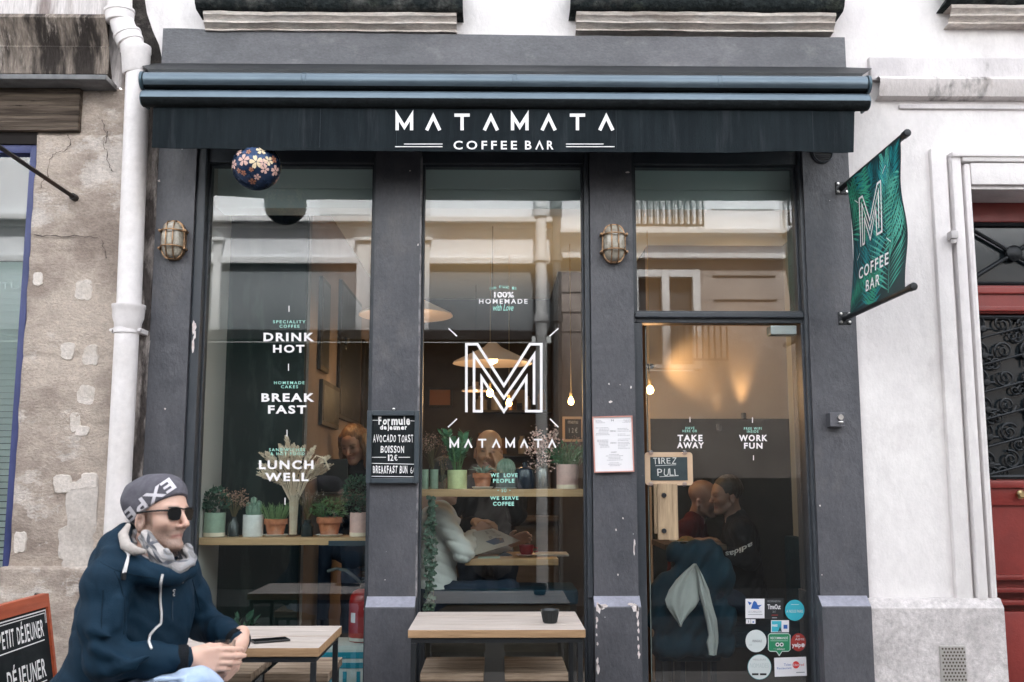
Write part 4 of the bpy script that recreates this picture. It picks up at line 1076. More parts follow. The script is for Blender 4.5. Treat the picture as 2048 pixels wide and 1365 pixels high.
# ---- bulkhead wall lamps
cage = mat('tarnished_copper', (.44, .27, .15), .42, metal=.85, col2=(.20, .13, .085), vs=40, bump=.3, bs=90)
rib = mat('ribbed_lamp_glass', (.46, .42, .35), .15, col2=(.27, .23, .18), vs=30, coat=.5)
def bulkhead(px, py, lab, rz=0):
    c = P(px, py, -.012)
    t = thing('wall_lamp', lab, 'wall lamp', (c.x, c.y, c.z), 'bulkhead lamps on the pillars')
    H, Wd, D = .098, .056, .075
    def cap(sc_, d0, d1, m, seg=28, n=6):
        rings = []
        for i in range(n+1):
            t_ = i/n*math.pi/2; f = math.cos(t_)**.55 if i < n else .15; y = c.y-(d0+(d1-d0)*math.sin(t_))
            ring = []
            for k in range(seg):
                a = 2*math.pi*k/seg; ca, sa = math.cos(a), math.sin(a)
                x = Wd*sc_*f*math.copysign(abs(ca)**.75, ca); z = H*sc_*(f*.75+.25*f)*math.copysign(abs(sa)**.72, sa)
                ring.append(m.bm.verts.new((c.x+x, y, c.z+z)))
            rings.append(ring)
        for A, B in zip(rings, rings[1:]):
            for k in range(seg): m._f([A[k], A[(k+1) % seg], B[(k+1) % seg], B[k]])
        m._f(rings[-1])
    m = MB(); cap(1.0, .02, D, m); soft(m.build('lamp_glass', rib, t), 60)
    m = MB()
    for i in range(9): z = c.z-.03+i*.0075; m.tube([(c.x-Wd*.86, c.y-D*.62, z), (c.x-Wd*.4, c.y-D*.97, z), (c.x+Wd*.4, c.y-D*.97, z), (c.x+Wd*.86, c.y-D*.62, z)], .0028, 5)
    soft(m.build('glass_rib', rib, t), 60)
    m = MB()
    def ring_(z, sx, dd):
        m.tube([(c.x+sx*Wd*1.06*math.cos(a), c.y-.018-dd*math.sin(a), z) for a in [math.pi*k/14 for k in range(15)]], .0042, 7)
    ring_(c.z+.042, 1, D); ring_(c.z-.042, 1, D)
    for x in (-.32, .32):
        m.tube([(c.x+Wd*x*.9, c.y-.015, c.z+H*1.04), (c.x+Wd*x, c.y-D*.75, c.z+H*.92), (c.x+Wd*x, c.y-D*1.06, c.z+H*.45), (c.x+Wd*x, c.y-D*1.08, c.z), (c.x+Wd*x, c.y-D*1.06, c.z-H*.45), (c.x+Wd*x, c.y-D*.75, c.z-H*.92), (c.x+Wd*x*.9, c.y-.015, c.z-H*1.04)], .0038, 7)
    for s in (-1, 1): m.tube([(c.x+s*Wd*1.05, c.y-.02, c.z-.05), (c.x+s*Wd*1.05, c.y-.02, c.z+.05)], .004, 6)
    soft(m.build('cage', cage, t), 50)
    m = MB()
    pl = [(c.x+Wd*1.1*math.copysign(abs(math.cos(a))**.7, math.cos(a)), c.z+H*1.06*math.copysign(abs(math.sin(a))**.72, math.sin(a))) for a in [2*math.pi*k/28 for k in range(28)]]
    m.prism(pl, c.y-.022, c.y+.016)
    soft(m.build('back_ring', cage, t), 40)
    for sx in (-1, 1):
        for sz in (-1, 1):
            m = MB(); q = (c.x+sx*Wd*1.18, c.y-.018, c.z+sz*.047)
            m.lathe([(0, -.026), (.007, -.022), (.0085, 0), (.006, .03), (0, .03)], q, 10, 'y'); m.tube([q, (c.x+sx*Wd*.95, c.y-.015, q[2])], .0065, 8)
            soft(m.build('screw_lug', cage, t), 50)
    return t
bulkhead(348, 482, 'caged oval bulkhead lamp in tarnished copper on the left slate pillar')
bulkhead(1227, 489, 'caged oval bulkhead lamp in tarnished copper on the pillar beside the door')
# ---- wall chalkboard
CB = thing('chalkboard', 'black framed chalkboard lettered Formule and Avocado Toast on the second pillar', 'chalkboard', tuple(P(786, 966, -.02)))
a, b = P(732, 967, -.02), P(840, 822, -.02)
m = MB(); w_ = .026
m.box(a.x, a.x+w_, -.035, -.006, a.z, b.z, .004); m.box(b.x-w_, b.x, -.035, -.006, a.z, b.z, .004); m.box(a.x+w_, b.x-w_, -.035, -.006, b.z-w_, b.z, .004); m.box(a.x+w_, b.x-w_, -.035, -.006, a.z, a.z+w_, .004)
m.build('frame', mat('blue_black_wood', (.028, .04, .05), .5, col2=(.045, .058, .07), vs=9, bump=.2), CB)
MB().box(a.x+w_, b.x-w_, -.016, -.007, a.z+w_, b.z-w_).build('board', mat('slate_board', (.008, .011, .013), .75, col2=(.016, .02, .022), vs=7), CB)
mb = MB(); f = onY(-.0175)
H_ = dict(bold=.02)
chp = mat('chalk_paint', (.82, .80, .80), .8)
for i, (t_, bx_, b_) in enumerate((('Formule', (757, 833, 820, 850), .04), ('dejeuner', (760, 850, 814, 860), .05), ('AVOCADO TOAST', (746, 870, 827, 885), .02), ('BOISSON', (761, 892, 808, 906), .02), ('12€', (776, 910, 795, 922), .015), ('BREAKFAST BUN', (746, 932, 815, 947), .03), ('6€', (821, 935, 831, 947), .0))):
    mb = MB(); put_hand(mb, t_, bx_, f, 3+i, b_); mb.build('lettering', chp, CB, recalc=False)
for q in ([(742, 868), (742, 841), (756, 841)], [(821, 842), (834, 843), (834, 868)], [(741, 912), (741, 915), (772, 915)], [(797, 915), (820, 915)], [(738, 927), (833, 929)], [(738, 953), (834, 954)]): mb = MB(); stroke(mb, q, 1.3, f); mb.build('chalk_line', chp, CB, recalc=False)
m = MB(); q = P(788, 819, -.01); m.lathe([(0, -.02), (.006, -.018), (.007, 0), (0, 0)], tuple(q), 10, 'y'); m.build('nail', chrome, CB)
# ---- framed menu
MF = thing('menu_frame', 'white printed menu in thin copper pink frame on the third pillar', 'menu', tuple(P(1226, 945, -.02)))
q4 = [P(1184, 834, -.012), P(1264, 832, -.012), P(1268, 944, -.012), P(1188, 946, -.012)]
def bil(q, u, v, off=0):
    return (q[0]*(1-u)+q[1]*u)*(1-v)+(q[3]*(1-u)+q[2]*u)*v+Vector((0, -off, 0))
m = MB()
def strip(mb, q, u0, v0, u1, v1, o0, o1):
    A = [bil(q, u, v, o1) for u, v in ((u0, v0), (u1, v0), (u1, v1), (u0, v1))]; B = [bil(q, u, v, o0) for u, v in ((u0, v0), (u1, v0), (u1, v1), (u0, v1))]
    va = [mb.bm.verts.new(p) for p in A]; vb = [mb.bm.verts.new(p) for p in B]
    mb._f(va); mb._f(vb[::-1])
    for i in range(4): mb._f([va[i], vb[i], vb[(i+1) % 4], va[(i+1) % 4]])
for s_ in ((0, 0, .028, 1), (.972, 0, 1, 1), (.028, 0, .972, .02), (.028, .98, .972, 1)): strip(m, q4, *s_, 0, .014)
m.build('frame', mat('rose_copper', (.62, .30, .25), .4, metal=.3), MF)
m = MB(); strip(m, q4, .028, .02, .972, .98, .001, .009); m.build('menu_sheet', mat('menu_paper', (.80, .78, .80), .55), MF)
mb = MB(); f = lambda x, y: bil(q4, x, y, .0098)
rnd = random.Random(2)
for (u0, u1, ys, al) in ((.07, .38, [.20, .225, .25, .275, .30, .325, .42, .445, .47, .495, .52, .545], 1), (.62, .93, [.22, .245, .27, .32, .345, .41, .435, .47, .495, .52, .55, .575], 0), (.3, .72, [.68, .705, .73, .755, .78, .83, .855, .88], 2), (.08, .30, [.07, .09, .11], 0), (.72, .94, [.07, .09, .11], 1)):
    for y in ys:
        L = (u1-u0)*rnd.uniform(.55, 1)
        x0 = u0 if al == 0 else (u1-L if al == 1 else (u0+u1-L)/2); x = x0
        while x < x0+L:
            ww = rnd.uniform(.02, .06); mb.poly([f(x, y), f(x+ww, y), f(x+ww, y+.009), f(x, y+.009)]); x += ww+.012
mb.build('print_lines', mat('grey_print', (.42, .41, .43), .6), MF, recalc=False)
mb = MB(); put_text(mb, 'MENU', (.43, .255, .58, .28), f); put_text(mb, 'DRINKS', (.43, .47, .58, .49), f); put_text(mb, 'SWEET', (.44, .635, .58, .655), f); put_text(mb, 'M', (.47, .06, .53, .095), f)
mb.build('lettering', mat('dark_print_ink', (.08, .08, .09), .6), MF, recalc=False)
# ---- pull sign on the door glass
TS = thing('slate_sign', 'small wood framed slate reading TIREZ PULL stuck on the glass door', 'sign', tuple(P(1337, 970, .08)))
q4 = [P(1290, 906, .088), P(1384, 905, .088), P(1384, 970, .088), P(1290, 971, .088)]
a, b = q4[3], q4[1]
m = MB(); fw = .028
def rr_poly(x0, x1, z0, z1, r, n=5):
    out = []
    for cx, cz, a0 in ((x1-r, z1-r, 0), (x0+r, z1-r, 90), (x0+r, z0+r, 180), (x1-r, z0+r, 270)):
        out += [(cx+r*math.cos(R(a0+90*i/n)), cz+r*math.sin(R(a0+90*i/n))) for i in range(n+1)]
    return out
m.prism(rr_poly(a.x, b.x, a.z, b.z, .018), .078, .094); soft(m.build('frame', mat('birch_frame', (.60, .43, .29), .6, col2=(.5, .34, .22), vs=8), TS), 40)
MB().box(a.x+fw, b.x-fw, .0745, .0779, a.z+fw*.9, b.z-fw*.9).build('slate', mat('grey_slate', (.035, .05, .055), .7, col2=(.055, .07, .075), vs=6), TS)
mb = MB(); f = onY(.0735)
put_hand(mb, 'TIREZ', (1307, 916, 1352, 928), f, 9, .0, 1.6); put_hand(mb, 'PULL', (1315, 938, 1357, 952), f, 11, .0, 1.6)
stroke(mb, [(1311, 932), (1352, 930)], 1.1, f); stroke(mb, [(1319, 954), (1354, 952)], 1.1, f)
mb.build('lettering', mat('chalk', (.6, .6, .58), .9), TS, recalc=False)
for x in (1301, 1368):
    for y in (906, 969): m = MB(); c = P(x, y, .09); m.lathe([(0, -.02), (.012, -.017), (.014, 0), (0, 0)], (c.x, .086, c.z), 12, 'y'); soft(m.build('suction_cup', glass('cup_plastic', .2, (.85, .85, .95)), TS))
# ---- key box on the last pillar
c = P(1668, 841, -.0)
KB = thing('key_box', 'little grey metal lock box on the rightmost slate pillar', 'lock box', (c.x, 0, c.z-.03))
MB().box(c.x-.038, c.x+.038, -.055, .002, c.z-.036, c.z+.036, .003).build('box', mat('grey_steel_box', (.11, .11, .125), .5, metal=.3, bump=.1), KB)
m = MB(); m.lathe([(0, -.012), (.014, -.012), (.017, 0), (0, 0)], (c.x+.014, -.055, c.z+.012), 16, 'y'); m.box(c.x+.002, c.x+.026, -.066, -.055, c.z-.02, c.z-.008, .003); soft(m.build('lock', chrome, KB), 40)
# ---- round vent
c = P(1645, 306, -.008)
RV = thing('round_vent', 'round black louvred vent at the top of the rightmost pillar under the awning', 'vent', (c.x, 0, c.z-.06))
m = MB(); m.lathe([(.058, .012), (.058, -.012), (.052, -.018), (.047, -.012), (.047, .0)], (c.x, -.0, c.z), 28, 'y'); soft(m.build('rim', slate_dk, RV), 40)
m = MB(); m.lathe([(0, .0), (.048, .0)], (c.x, -.004, c.z), 24, 'y')
for i in range(9):
    z = c.z-.042+i*.0105; h = math.sqrt(max(0, .047**2-(z-c.z)**2)); m.box(c.x-h, c.x+h, -.014, -.0045, z-.0016, z+.0016)
m.build('louvre', mat('louvre_grey', (.03, .034, .04), .5), RV)
# ---- banner sign
BS = thing('banner_sign', 'hanging palm print banner with M COFFEE BAR on two black arms', 'banner', tuple(P(1685, 640, 0)))
xa_ = P(1683, 377, 0).x; za_ = P(1683, 377, 0).z; xb_ = P(1689, 637, 0).x; zb_ = P(1689, 637, 0).z
La = -.86; Lb = -.875
for z, x, L in ((za_, xa_, La), (zb_, xb_, Lb)):
    m = MB(); m.tube([(x, 0, z), (x, L, z)], .0145, 14); m.tube([(x, L, z), (x, L-.004, z), (x, L-.012, z), (x, L-.014, z)], [.018, .0185, .015, .004], 14); m.tube([(x, L+.03, z), (x, L-.001, z)], .0175, 14)
    soft(m.build('arm', steel_bk, BS), 40)
    br = MB().box(x-.034, x+.034, -.006, .002, z-.034, z+.034, .003).build('bracket', steel_bk, BS)
    for sx in (-1, 1):
        for sz in (-1, 1): m = MB(); m.lathe([(0, -.012), (.006, -.011), (.009, -.006), (.009, 0), (0, 0)], (x+sx*.022, -.006, z+sz*.022), 10, 'y'); soft(m.build('bolt', chrome, br), 50)
def ban(u, v, off=0.0):
    """u 0 near the wall .. 1 outer, v 0 top .. 1 bottom"""
    y = -.125+(-.815+.125)*u
    zt_, zb2 = za_-.004, zb_+.004
    # pulled edges: the free side edges hollow between the arms
    hol = math.sin(v*math.pi)
    y += (.012*hol*(u**3)) - .012*hol*(1-u)**3
    z = zt_+(zb2-zt_)*v
    x = xa_+(xb_-xa_)*v+.008*math.sin(u*5+v*3)*hol+.010*math.sin(v*9+u*2)*hol*u
    return Vector((x-.014*(1-hol*.9)-off, y, z))
m = MB(); n = 30
for off in (0, -.002):
    G = [[m.bm.verts.new(ban(i/n, j/n, off)) for j in range(n+1)] for i in range(n+1)]
    for i in range(n):
        for j in range(n): m._f([G[i][j], G[i+1][j], G[i+1][j+1], G[i][j+1]])
bc = m.build('banner_cloth', mat('banner_navy', (.008, .028, .036), .45, col2=(.012, .045, .05), vs=5), BS, smooth=True)
ASP = .69/.62*.98
rnd = random.Random(8)
def frond(mb, x, y, ang, L, w_, n, lo):
    """palm frond in banner units (x by u, y by v); leaflets clipped to the cloth"""
    def ok(p): return -.0 <= p[0] <= 1 and .0 <= p[1] <= 1
    def cl(p): return ban(min(1, max(0, p[0])), min(1, max(0, p[1])), lo)
    dx, dy = math.cos(ang), math.sin(ang)
    for k in range(n):
        t = (k+.5)/n; bx, by = x+dx*L*t, y+dy*L*t+.08*L*t*t
        for s in (-1, 1):
            la = ang+s*(1.15-.55*t)+rnd.uniform(-.06, .06); ll = L*.42*math.sin(min(1, t*1.1+.18)*math.pi*.9)+.03
            ex, ey = bx+math.cos(la)*ll, by+math.sin(la)*ll+.18*ll*ll
            mx, my = (bx+ex)/2, (by+ey)/2-.02*ll; px_, py_ = -math.sin(la)*w_, math.cos(la)*w_
            if not ok((bx, by)) and not ok((ex, ey)): continue
            A = [(bx, by), (mx+px_, my+py_), (ex, ey), (mx-px_, my-py_)]
            if sum(not ok(p) for p in A) > 1: continue
            mb.poly([cl(p) for p in A])
    for k in range(n):
        a_ = (x+dx*L*k/n, y+dy*L*k/n+.08*L*(k/n)**2); b_ = (x+dx*L*(k+1)/n, y+dy*L*(k+1)/n+.08*L*((k+1)/n)**2)
        if ok(a_) and ok(b_): mb.poly([cl((a_[0]-.004, a_[1])), cl((a_[0]+.004, a_[1])), cl((b_[0]+.003, b_[1])), cl((b_[0]-.003, b_[1]))])
g = [mat('palm_print_green', (.045, .34, .22), .5), mat('palm_print_teal', (.015, .24, .26), .5), mat('palm_print_jade', (.10, .46, .36), .5), mat('palm_print_deep', (.014, .12, .14), .5)]
FR = [(3, .1, 1.05, -1.2, .9, .010, 20, .0010), (3, .95, .55, -2.3, .8, .010, 20, .0010), (1, .42, 1.04, -1.5, .75, .012, 22, .0016), (1, .62, .62, -1.15, .75, .010, 22, .0016), (0, -.04, .45, -.95, .75, .010, 22, .0024), (0, .12, -.06, 1.25, .55, .010, 20, .0024), (2, .74, .98, -1.58, 1.0, .008, 30, .0030), (0, .02, 1.0, -.35, .6, .009, 20, .0030), (2, 1.04, .22, 2.2, .5, .008, 18, .0034), (1, .45, .20, -2.2, .5, .009, 18, .0026)]
for gi in range(4):
    mb = MB()
    for q in FR:
        if q[0] == gi: frond(mb, *q[1:])
    mb.build('palm_print', g[gi], bc, recalc=False)
f = lambda x, y: ban(x, y, .007)
# banner lettering, placed in the cloth's own coordinates
mb = MB()
stroke(mb, [(.44+u*.46, .37+v*.40) for u, v in LOGO], .016, f)
for a_, b_ in (((.13, .18), (.19, .215)), ((.70, .15), (.76, .11)), ((.13, .63), (.19, .59)), ((.72, .60), (.78, .64))): stroke(mb, [a_, b_], .006, f)
mb.build('logo', white_v, bc, recalc=False); mb = MB(); put_text(mb, 'COFFEE', (.18, .70, .74, .785), f, spacing=1.25, bold=.02); put_text(mb, 'BAR', (.34, .82, .60, .90), f, spacing=1.2, bold=.01)
mb.build('lettering', white_v, bc, recalc=False)
# ---- stickers on the door glass
def sticker(lab, shape, bx, m, texts=(), rotd=0, cat='sticker'):
    x0, y0, x1, y1 = bx; cx, cy_ = (x0+x1)/2, (y0+y1)/2; ca, sa = math.cos(R(rotd)), math.sin(R(rotd))
    f0 = lambda x, y, Y: P(cx+(x-cx)*ca-(y-cy_)*sa, cy_+(x-cx)*sa+(y-cy_)*ca, Y)
    c = f0(cx, y1, .0965)
    t = thing('sticker', lab, cat, tuple(c), 'stickers on the door glass')
    mb = MB(); f = lambda x, y: f0(x, y, .0975)
    if shape == 'disc': disc(mb, cx, cy_, (x1-x0)/2, (y1-y0)/2, f)
    elif shape == 'bubble':
        h = y1-(y1-y0)*.2; mb.poly([f(*p) for p in ((x0+4, y0), (x1-4, y0), (x1, y0+4), (x1, h-4), (x1-4, h), (cx+6, h), (cx, y1), (cx-6, h), (x0+4, h), (x0, h-4), (x0, y0+4))])
    else: rect(mb, x0, y0, x1, y1, f)
    mb.build('backing', m, t, recalc=False)
    k = 0
    for kind, mm, *a in texts:
        mb = MB(); f = lambda x, y, q=.0968-.0004*k: f0(x, y, q)
        if kind == 't': put_text(mb, a[0], a[1], f, **(a[2] if len(a) > 2 else {}))
        elif kind == 'r': rect(mb, *a, f)
        elif kind == 'd': disc(mb, *a, f)
        elif kind == 'p': mb.poly([f(*p) for p in a[0]])
        elif kind == 's': stroke(mb, a[0], a[1], f)
        mb.build('lettering' if kind == 't' else 'emblem', mm, t, recalc=False); k += 1
sw = mat('sticker_white', (.66, .65, .68), .5); sblk = mat('sticker_black', (.012, .014, .016), .5); scy = mat('sticker_cyan', (.03, .36, .46), .5)
spale = mat('sticker_pale', (.52, .56, .56), .5); sgr = mat('sticker_green', (.01, .20, .09), .5); srd = mat('sticker_red', (.30, .03, .025), .5); sbl = mat('sticker_blue', (.02, .10, .36), .5); gry = mat('sticker_grey_ink', (.25, .26, .28), .5); srd2 = mat('sticker_bright_red', (.6, .03, .03), .5)
sticker('white square sticker with blue bell emblem', 'rect', (1491, 1198, 1529, 1237), sw, [('p', sbl, [(1502, 1218), (1506, 1205), (1509, 1202), (1513, 1205), (1519, 1219)]), ('p', sbl, [(1495, 1203), (1504, 1206), (1499, 1211)]), ('p', sbl, [(1515, 1211), (1524, 1210), (1518, 1215)]), ('t', gry, 'LE CARILLON', (1497, 1222, 1523, 1226)), ('r', gry, 1496, 1229, 1525, 1230.2)])
sticker('black square sticker with red and grey print right of the bell', 'rect', (1529.3, 1197, 1567, 1239), sblk, [('t', gry, 'RECOMMANDÉ PAR', (1535, 1200, 1561, 1205)), ('t', sw, 'TimeOut', (1535, 1209, 1561, 1219), dict(bold=.02)), ('t', gry, '2017', (1545, 1222, 1552, 1226)), ('r', srd, 1543, 1230, 1556, 1231.4), ('r', gry, 1544, 1235, 1554, 1237)])
sticker('plain cyan round sticker at the right end of the top row', 'disc', (1570, 1200, 1609, 1242), scy, [('t', spale, 'A NOUS PARIS', (1573, 1220, 1606, 1226), dict(bold=.01)), ('r', spale, 1582, 1209, 1598, 1210)])
sticker('pair of tiny white pictogram stickers under the bell sticker', 'rect', (1492, 1239, 1511, 1248), sw, [('r', sblk, 1501.2, 1239, 1501.8, 1248), ('r', gry, 1496, 1241, 1498, 1246), ('r', sbl, 1505, 1243, 1508, 1246)])
sticker('small cyan and white sticker with tower silhouette', 'rect', (1542, 1241, 1578, 1265), sw, [('r', scy, 1543.5, 1242.5, 1563, 1264), ('t', sw, 'PARIS', (1544.5, 1249, 1555, 1254), dict(bold=.03)), ('p', sblk, [(1556, 1264), (1559.5, 1255), (1560, 1246), (1560.6, 1255), (1564, 1264), (1561, 1264), (1560, 1260), (1559, 1264)]), ('r', sbl, 1567, 1250, 1575, 1258)])
sticker('plain pale round sticker with one dark word, left of the green one', 'disc', (1491, 1260, 1533, 1305), spale, [('t', gry, 'FRINGALE', (1505, 1280, 1524, 1285), dict(bold=.02)), ('r', gry, 1498, 1290, 1504, 1290.8)])
sticker('green speech bubble sticker with owl eyes', 'bubble', (1536, 1267, 1581, 1313), spale, [('p', sgr, [(1540, 1268.5), (1577, 1268.5), (1579.5, 1271), (1579.5, 1300), (1577, 1302.4), (1564, 1302.4), (1558.5, 1310), (1553, 1302.4), (1540, 1302.4), (1537.5, 1300), (1537.5, 1271)]), ('t', sw, 'RECOMMANDÉ', (1541, 1273, 1576, 1279), dict(bold=.01)), ('r', mat('mint_ink', (.3, .5, .4), .5), 1541, 1281.5, 1576, 1282.6), ('d', sw, 1555, 1289.6, 4, 4), ('d', sw, 1563.4, 1289.6, 4, 4), ('d', sblk, 1555, 1289.6, 2, 2), ('d', sblk, 1563.4, 1289.6, 2, 2), ('t', gry, 'trip', (1547, 1296, 1553, 1300.5)), ('t', sw, 'advisor', (1554, 1296, 1570, 1300.5))])
sticker('dark red round sticker reading yelp beside the door edge', 'disc', (1582, 1267, 1612, 1303), srd, [('t', sw, 'ON', (1592, 1271, 1599, 1275)), ('t', sw, 'AIME', (1590, 1277, 1609, 1281)), ('t', sw, 'yelp', (1584, 1286, 1602, 1297), dict(bold=.03)), ('d', sw, 1606, 1291, 3.5, 4)])
sticker('pale round sticker with teal rim in the bottom row', 'disc', (1495, 1309, 1543, 1360), mat('sticker_teal_rim', (.06, .22, .24), .5), [('d', spale, 1519, 1334.5, 23, 24.5), ('t', gry, 'MEILLEURS', (1506, 1318, 1532, 1321.5)), ('t', mat('faint_ink', (.40, .46, .47), .5), 'NOMADES', (1500, 1327, 1537, 1336)), ('r', sblk, 1504, 1347, 1517, 1351), ('r', sblk, 1520, 1347, 1533, 1351)])
sticker('white oblong sticker with red dot reading Ticket Restaurant', 'rect', (1549, 1315, 1613, 1353), sw, [('t', sbl, 'Ticket', (1568, 1327, 1583, 1332)), ('t', sbl, 'Restaurant', (1554, 1334, 1583, 1338.6)), ('d', srd2, 1592, 1330.5, 6.8, 7.3), ('t', srd2, 'red', (1599, 1328, 1608, 1333)), ('t', sw, 'Eden', (1586.5, 1328, 1598, 1333)), ('r', gry, 1592, 1345, 1609, 1347)], -2)
# ============================================================ terrace tables and stools
oak = mat('pale_table_wood', (.58, .515, .475), .65, col2=(.43, .365, .325), vs=5, vmix=(.35, .7), bump=.35, bs=11, stretch=(.8, 9, 9), wear=((.27, .215, .18), 3, .62, .74), grit=(.16, 9))
oak_e = mat('table_edge_wood', (.44, .275, .15), .6, col2=(.27, .16, .08), vs=5, vmix=(.35, .7), bump=.35, bs=11, stretch=(.8, 9, 9), wear=((.12, .07, .04), 3.2, .62, .72), speck=((.06, .035, .02), 4.5, .055))
stl = mat('stool_wood_dummy', (.4, .3, .2), .7)
def table(x0, x1, y0, y1, zt_, lab):
    t = thing('cafe_table', lab, 'table', ((x0+x1)/2, (y0+y1)/2, 0), 'wood topped terrace tables')
    th = .035; m = MB(); n = 4
    random.seed(int(x0*100))
    for i in range(n):
        ya, yb = y0+(y1-y0)*i/n, y0+(y1-y0)*(i+1)/n-.0012
        m.box(x0, x1, ya, yb, zt_-th, zt_-random.uniform(0, .0012), .0025)
    top = m.build('tabletop', oak, t)
    me = top.data; me.materials.append(oak_e)
    for p in me.polygons:
        if abs(p.normal.z) < .5: p.material_index = 1
    m = MB(); s = .022
    for (a_, b_, c_, d_) in ((x0+.012, x1-.012, y0+.012, y0+.012+s), (x0+.012, x1-.012, y1-.012-s, y1-.012), (x0+.012, x0+.012+s, y0+.0345, y1-.0345), (x1-.012-s, x1-.012, y0+.0345, y1-.0345)): m.box(a_, b_, c_, d_, zt_-th-.003-.020, zt_-th-.003, .002)
    m.build('frame', steel_bk, t)
    for x in (x0+.012, x1-.012-s):
        for y in (y0+.012, y1-.012-s): MB().box(x, x+s, y, y+s, 0, zt_-th-.0235, .002).build('leg', steel_bk, t)
    return t
table(-.388, .386, -.66, -.066, .745, 'pale wood terrace table with black steel legs below the middle pane, with the sauce pot')
table(-1.43, -.695, -1.115, -.53, .745, 'pale wood terrace table beside the seated man with a phone on it')
sw1 = mat('stool_seat_wood', (.44, .345, .26), .75, col2=(.22, .155, .105), vs=5, vmix=(.38, .62), bump=.6, bs=11, stretch=(.8, 9, 9), wear=((.08, .055, .04), 3.2, .60, .72), grit=(.25, 9))
def make_stool(lab):
    t = thing('stool', lab, 'stool', (0, 0, 0), 'wooden stools under the tables')
    m = MB()
    for i in range(3): m.box(-.1425, .1425, -.21+.42*i/3, -.21+.42*(i+1)/3-.0015, .494, .53, .003)
    m.build('seat', sw1, t)
    m = MB()
    for y in (-.195, .173): m.box(-.13, .13, y, y+.022, .474, .4925, .002)
    for x in (-.13, .108): m.box(x, x+.022, -.1725, .1725, .474, .4925, .002)
    m.build('frame', steel_bk, t)
    for x in (-.13, .108):
        for y in (-.195, .173): MB().box(x, x+.022, y, y+.022, 0, .4735, .002).build('leg', steel_bk, t)
    return t
st0 = make_stool('wooden seat stool under the middle table, on its left side')
spots = [(-.203, -.28, 'wooden seat stool under the middle table, on its left side'), (.178, -.28, 'wooden seat stool under the middle table, nearer the plinth with chipped paint'), (-.90, -.28, 'wooden seat stool behind the table with the phone, nearer the extinguisher'), (-1.245, -.28, 'wooden seat stool behind the seated man\'s hands and cup'), (-1.33, -1.62, 'wooden seat stool that the man in navy jacket sits on')]
for i, (x, y, lab) in enumerate(spots):
    o = st0 if i == 0 else copy_tree(st0)
    o.location = (x, y, 0); o['label'] = lab
# phone and sauce pot
q = [P(502, 1286, -.9), P(577, 1276, -.9)]
c = Vector((-1.02, -.90, .7455)); 
pc = CAM+(P(540, 1283, -.9)-CAM)*((.7455-CAM.z)/(P(540, 1283, -.9).z-CAM.z))
PH = thing('phone', 'black smartphone lying on the table beside the seated man', 'phone', (pc.x, pc.y, .7455))
Mx = Matrix.Translation((pc.x, pc.y, .7455)) @ Matrix.Rotation(R(28), 4, 'Z')
MB().box(-.074, .074, -.036, .036, 0, .0085, .003, Mx).build('body', mat('phone_black', (.012, .013, .014), .35), PH)
MB().box(-.070, .070, -.033, .033, .0086, .0092, 0, Mx).build('screen', mat('phone_glass', (.008, .009, .01), .06), PH)
pc = CAM+(P(1100, 1246, -.4)-CAM)*((.7455-CAM.z)/(P(1100, 1246, -.4).z-CAM.z))
SP = thing('sauce_pot', 'small black ribbed ashtray pot standing on the middle table', 'pot', (pc.x, pc.y, .7455))
m = MB(); m.lathe([(0, 0), (.029, 0), (.031, .004), (.040, .052), (.042, .058), (.040, .060), (.036, .056), (.029, .010), (0, .008)], (pc.x, pc.y, .7455), 28)
soft(m.build('pot', mat('black_melamine', (.011, .014, .016), .35), SP), 40)
m = MB()
for k in range(24): a_ = 2*math.pi*k/24; m.tube([(pc.x+.031*math.cos(a_), pc.y+.031*math.sin(a_), .750), (pc.x+.0395*math.cos(a_), pc.y+.0395*math.sin(a_), .793)], .0016, 4)
m.build('rib', mat('black_melamine', (.011, .014, .016), .35), SP)
# ---- A-frame pavement board behind the man
AB = thing('pavement_board', 'orange framed black pavement chalkboard lettered Petit Déjeuner behind the seated man', 'signboard', (-2.1, -.72, 0))
xn = -2.12; yf, yn = -.30, -1.15; zt_ = P(128, 1187, yf).z
lean = .16
def brd(u, v, off=0.0):
    """u 0 near .. 1 far, v 0 top .. 1 down one metre"""
    return Vector((xn+lean*v+off, yn+(yf-yn)*u, zt_-v*.93))
def bslab(mb, u0, v0, u1, v1, o0, o1):
    A = [brd(u, v, o1) for u, v in ((u0, v0), (u1, v0), (u1, v1), (u0, v1))]; B = [brd(u, v, o0) for u, v in ((u0, v0), (u1, v0), (u1, v1), (u0, v1))]
    va = [mb.bm.verts.new(p) for p in A]; vb = [mb.bm.verts.new(p) for p in B]; mb._f(va); mb._f(vb[::-1])
    for i in range(4): mb._f([va[i], vb[i], vb[(i+1) % 4], va[(i+1) % 4]])
of = wood('orange_stained_wood', (.42, .085, .032), (.30, .055, .022), 12, 1, .45)
m = MB(); bslab(m, 0, 0, 1, .062, -.02, .012); bslab(m, 0, .0622, .03, 1, -.02, .012); bslab(m, .975, .0622, 1, 1, -.02, .012); m.build('frame', of, AB)
m = MB(); bslab(m, .03, .0622, .975, .99, -.012, .0); m.build('board', mat('slate_board', (.01, .01, .01), .7), AB)
m = MB(); A_ = [(-.25, 0)]; 
for u in (0, 1): m.tube([brd(u*.96+.02, .0, -.03), Vector((xn-.24, yn+(yf-yn)*(u*.96+.02), .0))], .016, 4)
m.build('rear_leg', steel_bk, AB)
mb = MB(); f = lambda x, y: brd(x, y, .0012)
chm = mat('chalk_paint', (.82, .80, .80), .8)
put_hand(mb, 'PETIT DÉJEUNER', (.42, .118, .92, .198), f, 12, .015, .6); stroke(mb, [(.42, .216), (.92, .216)], .005, f)
mb.build('lettering', chm, AB, recalc=False)
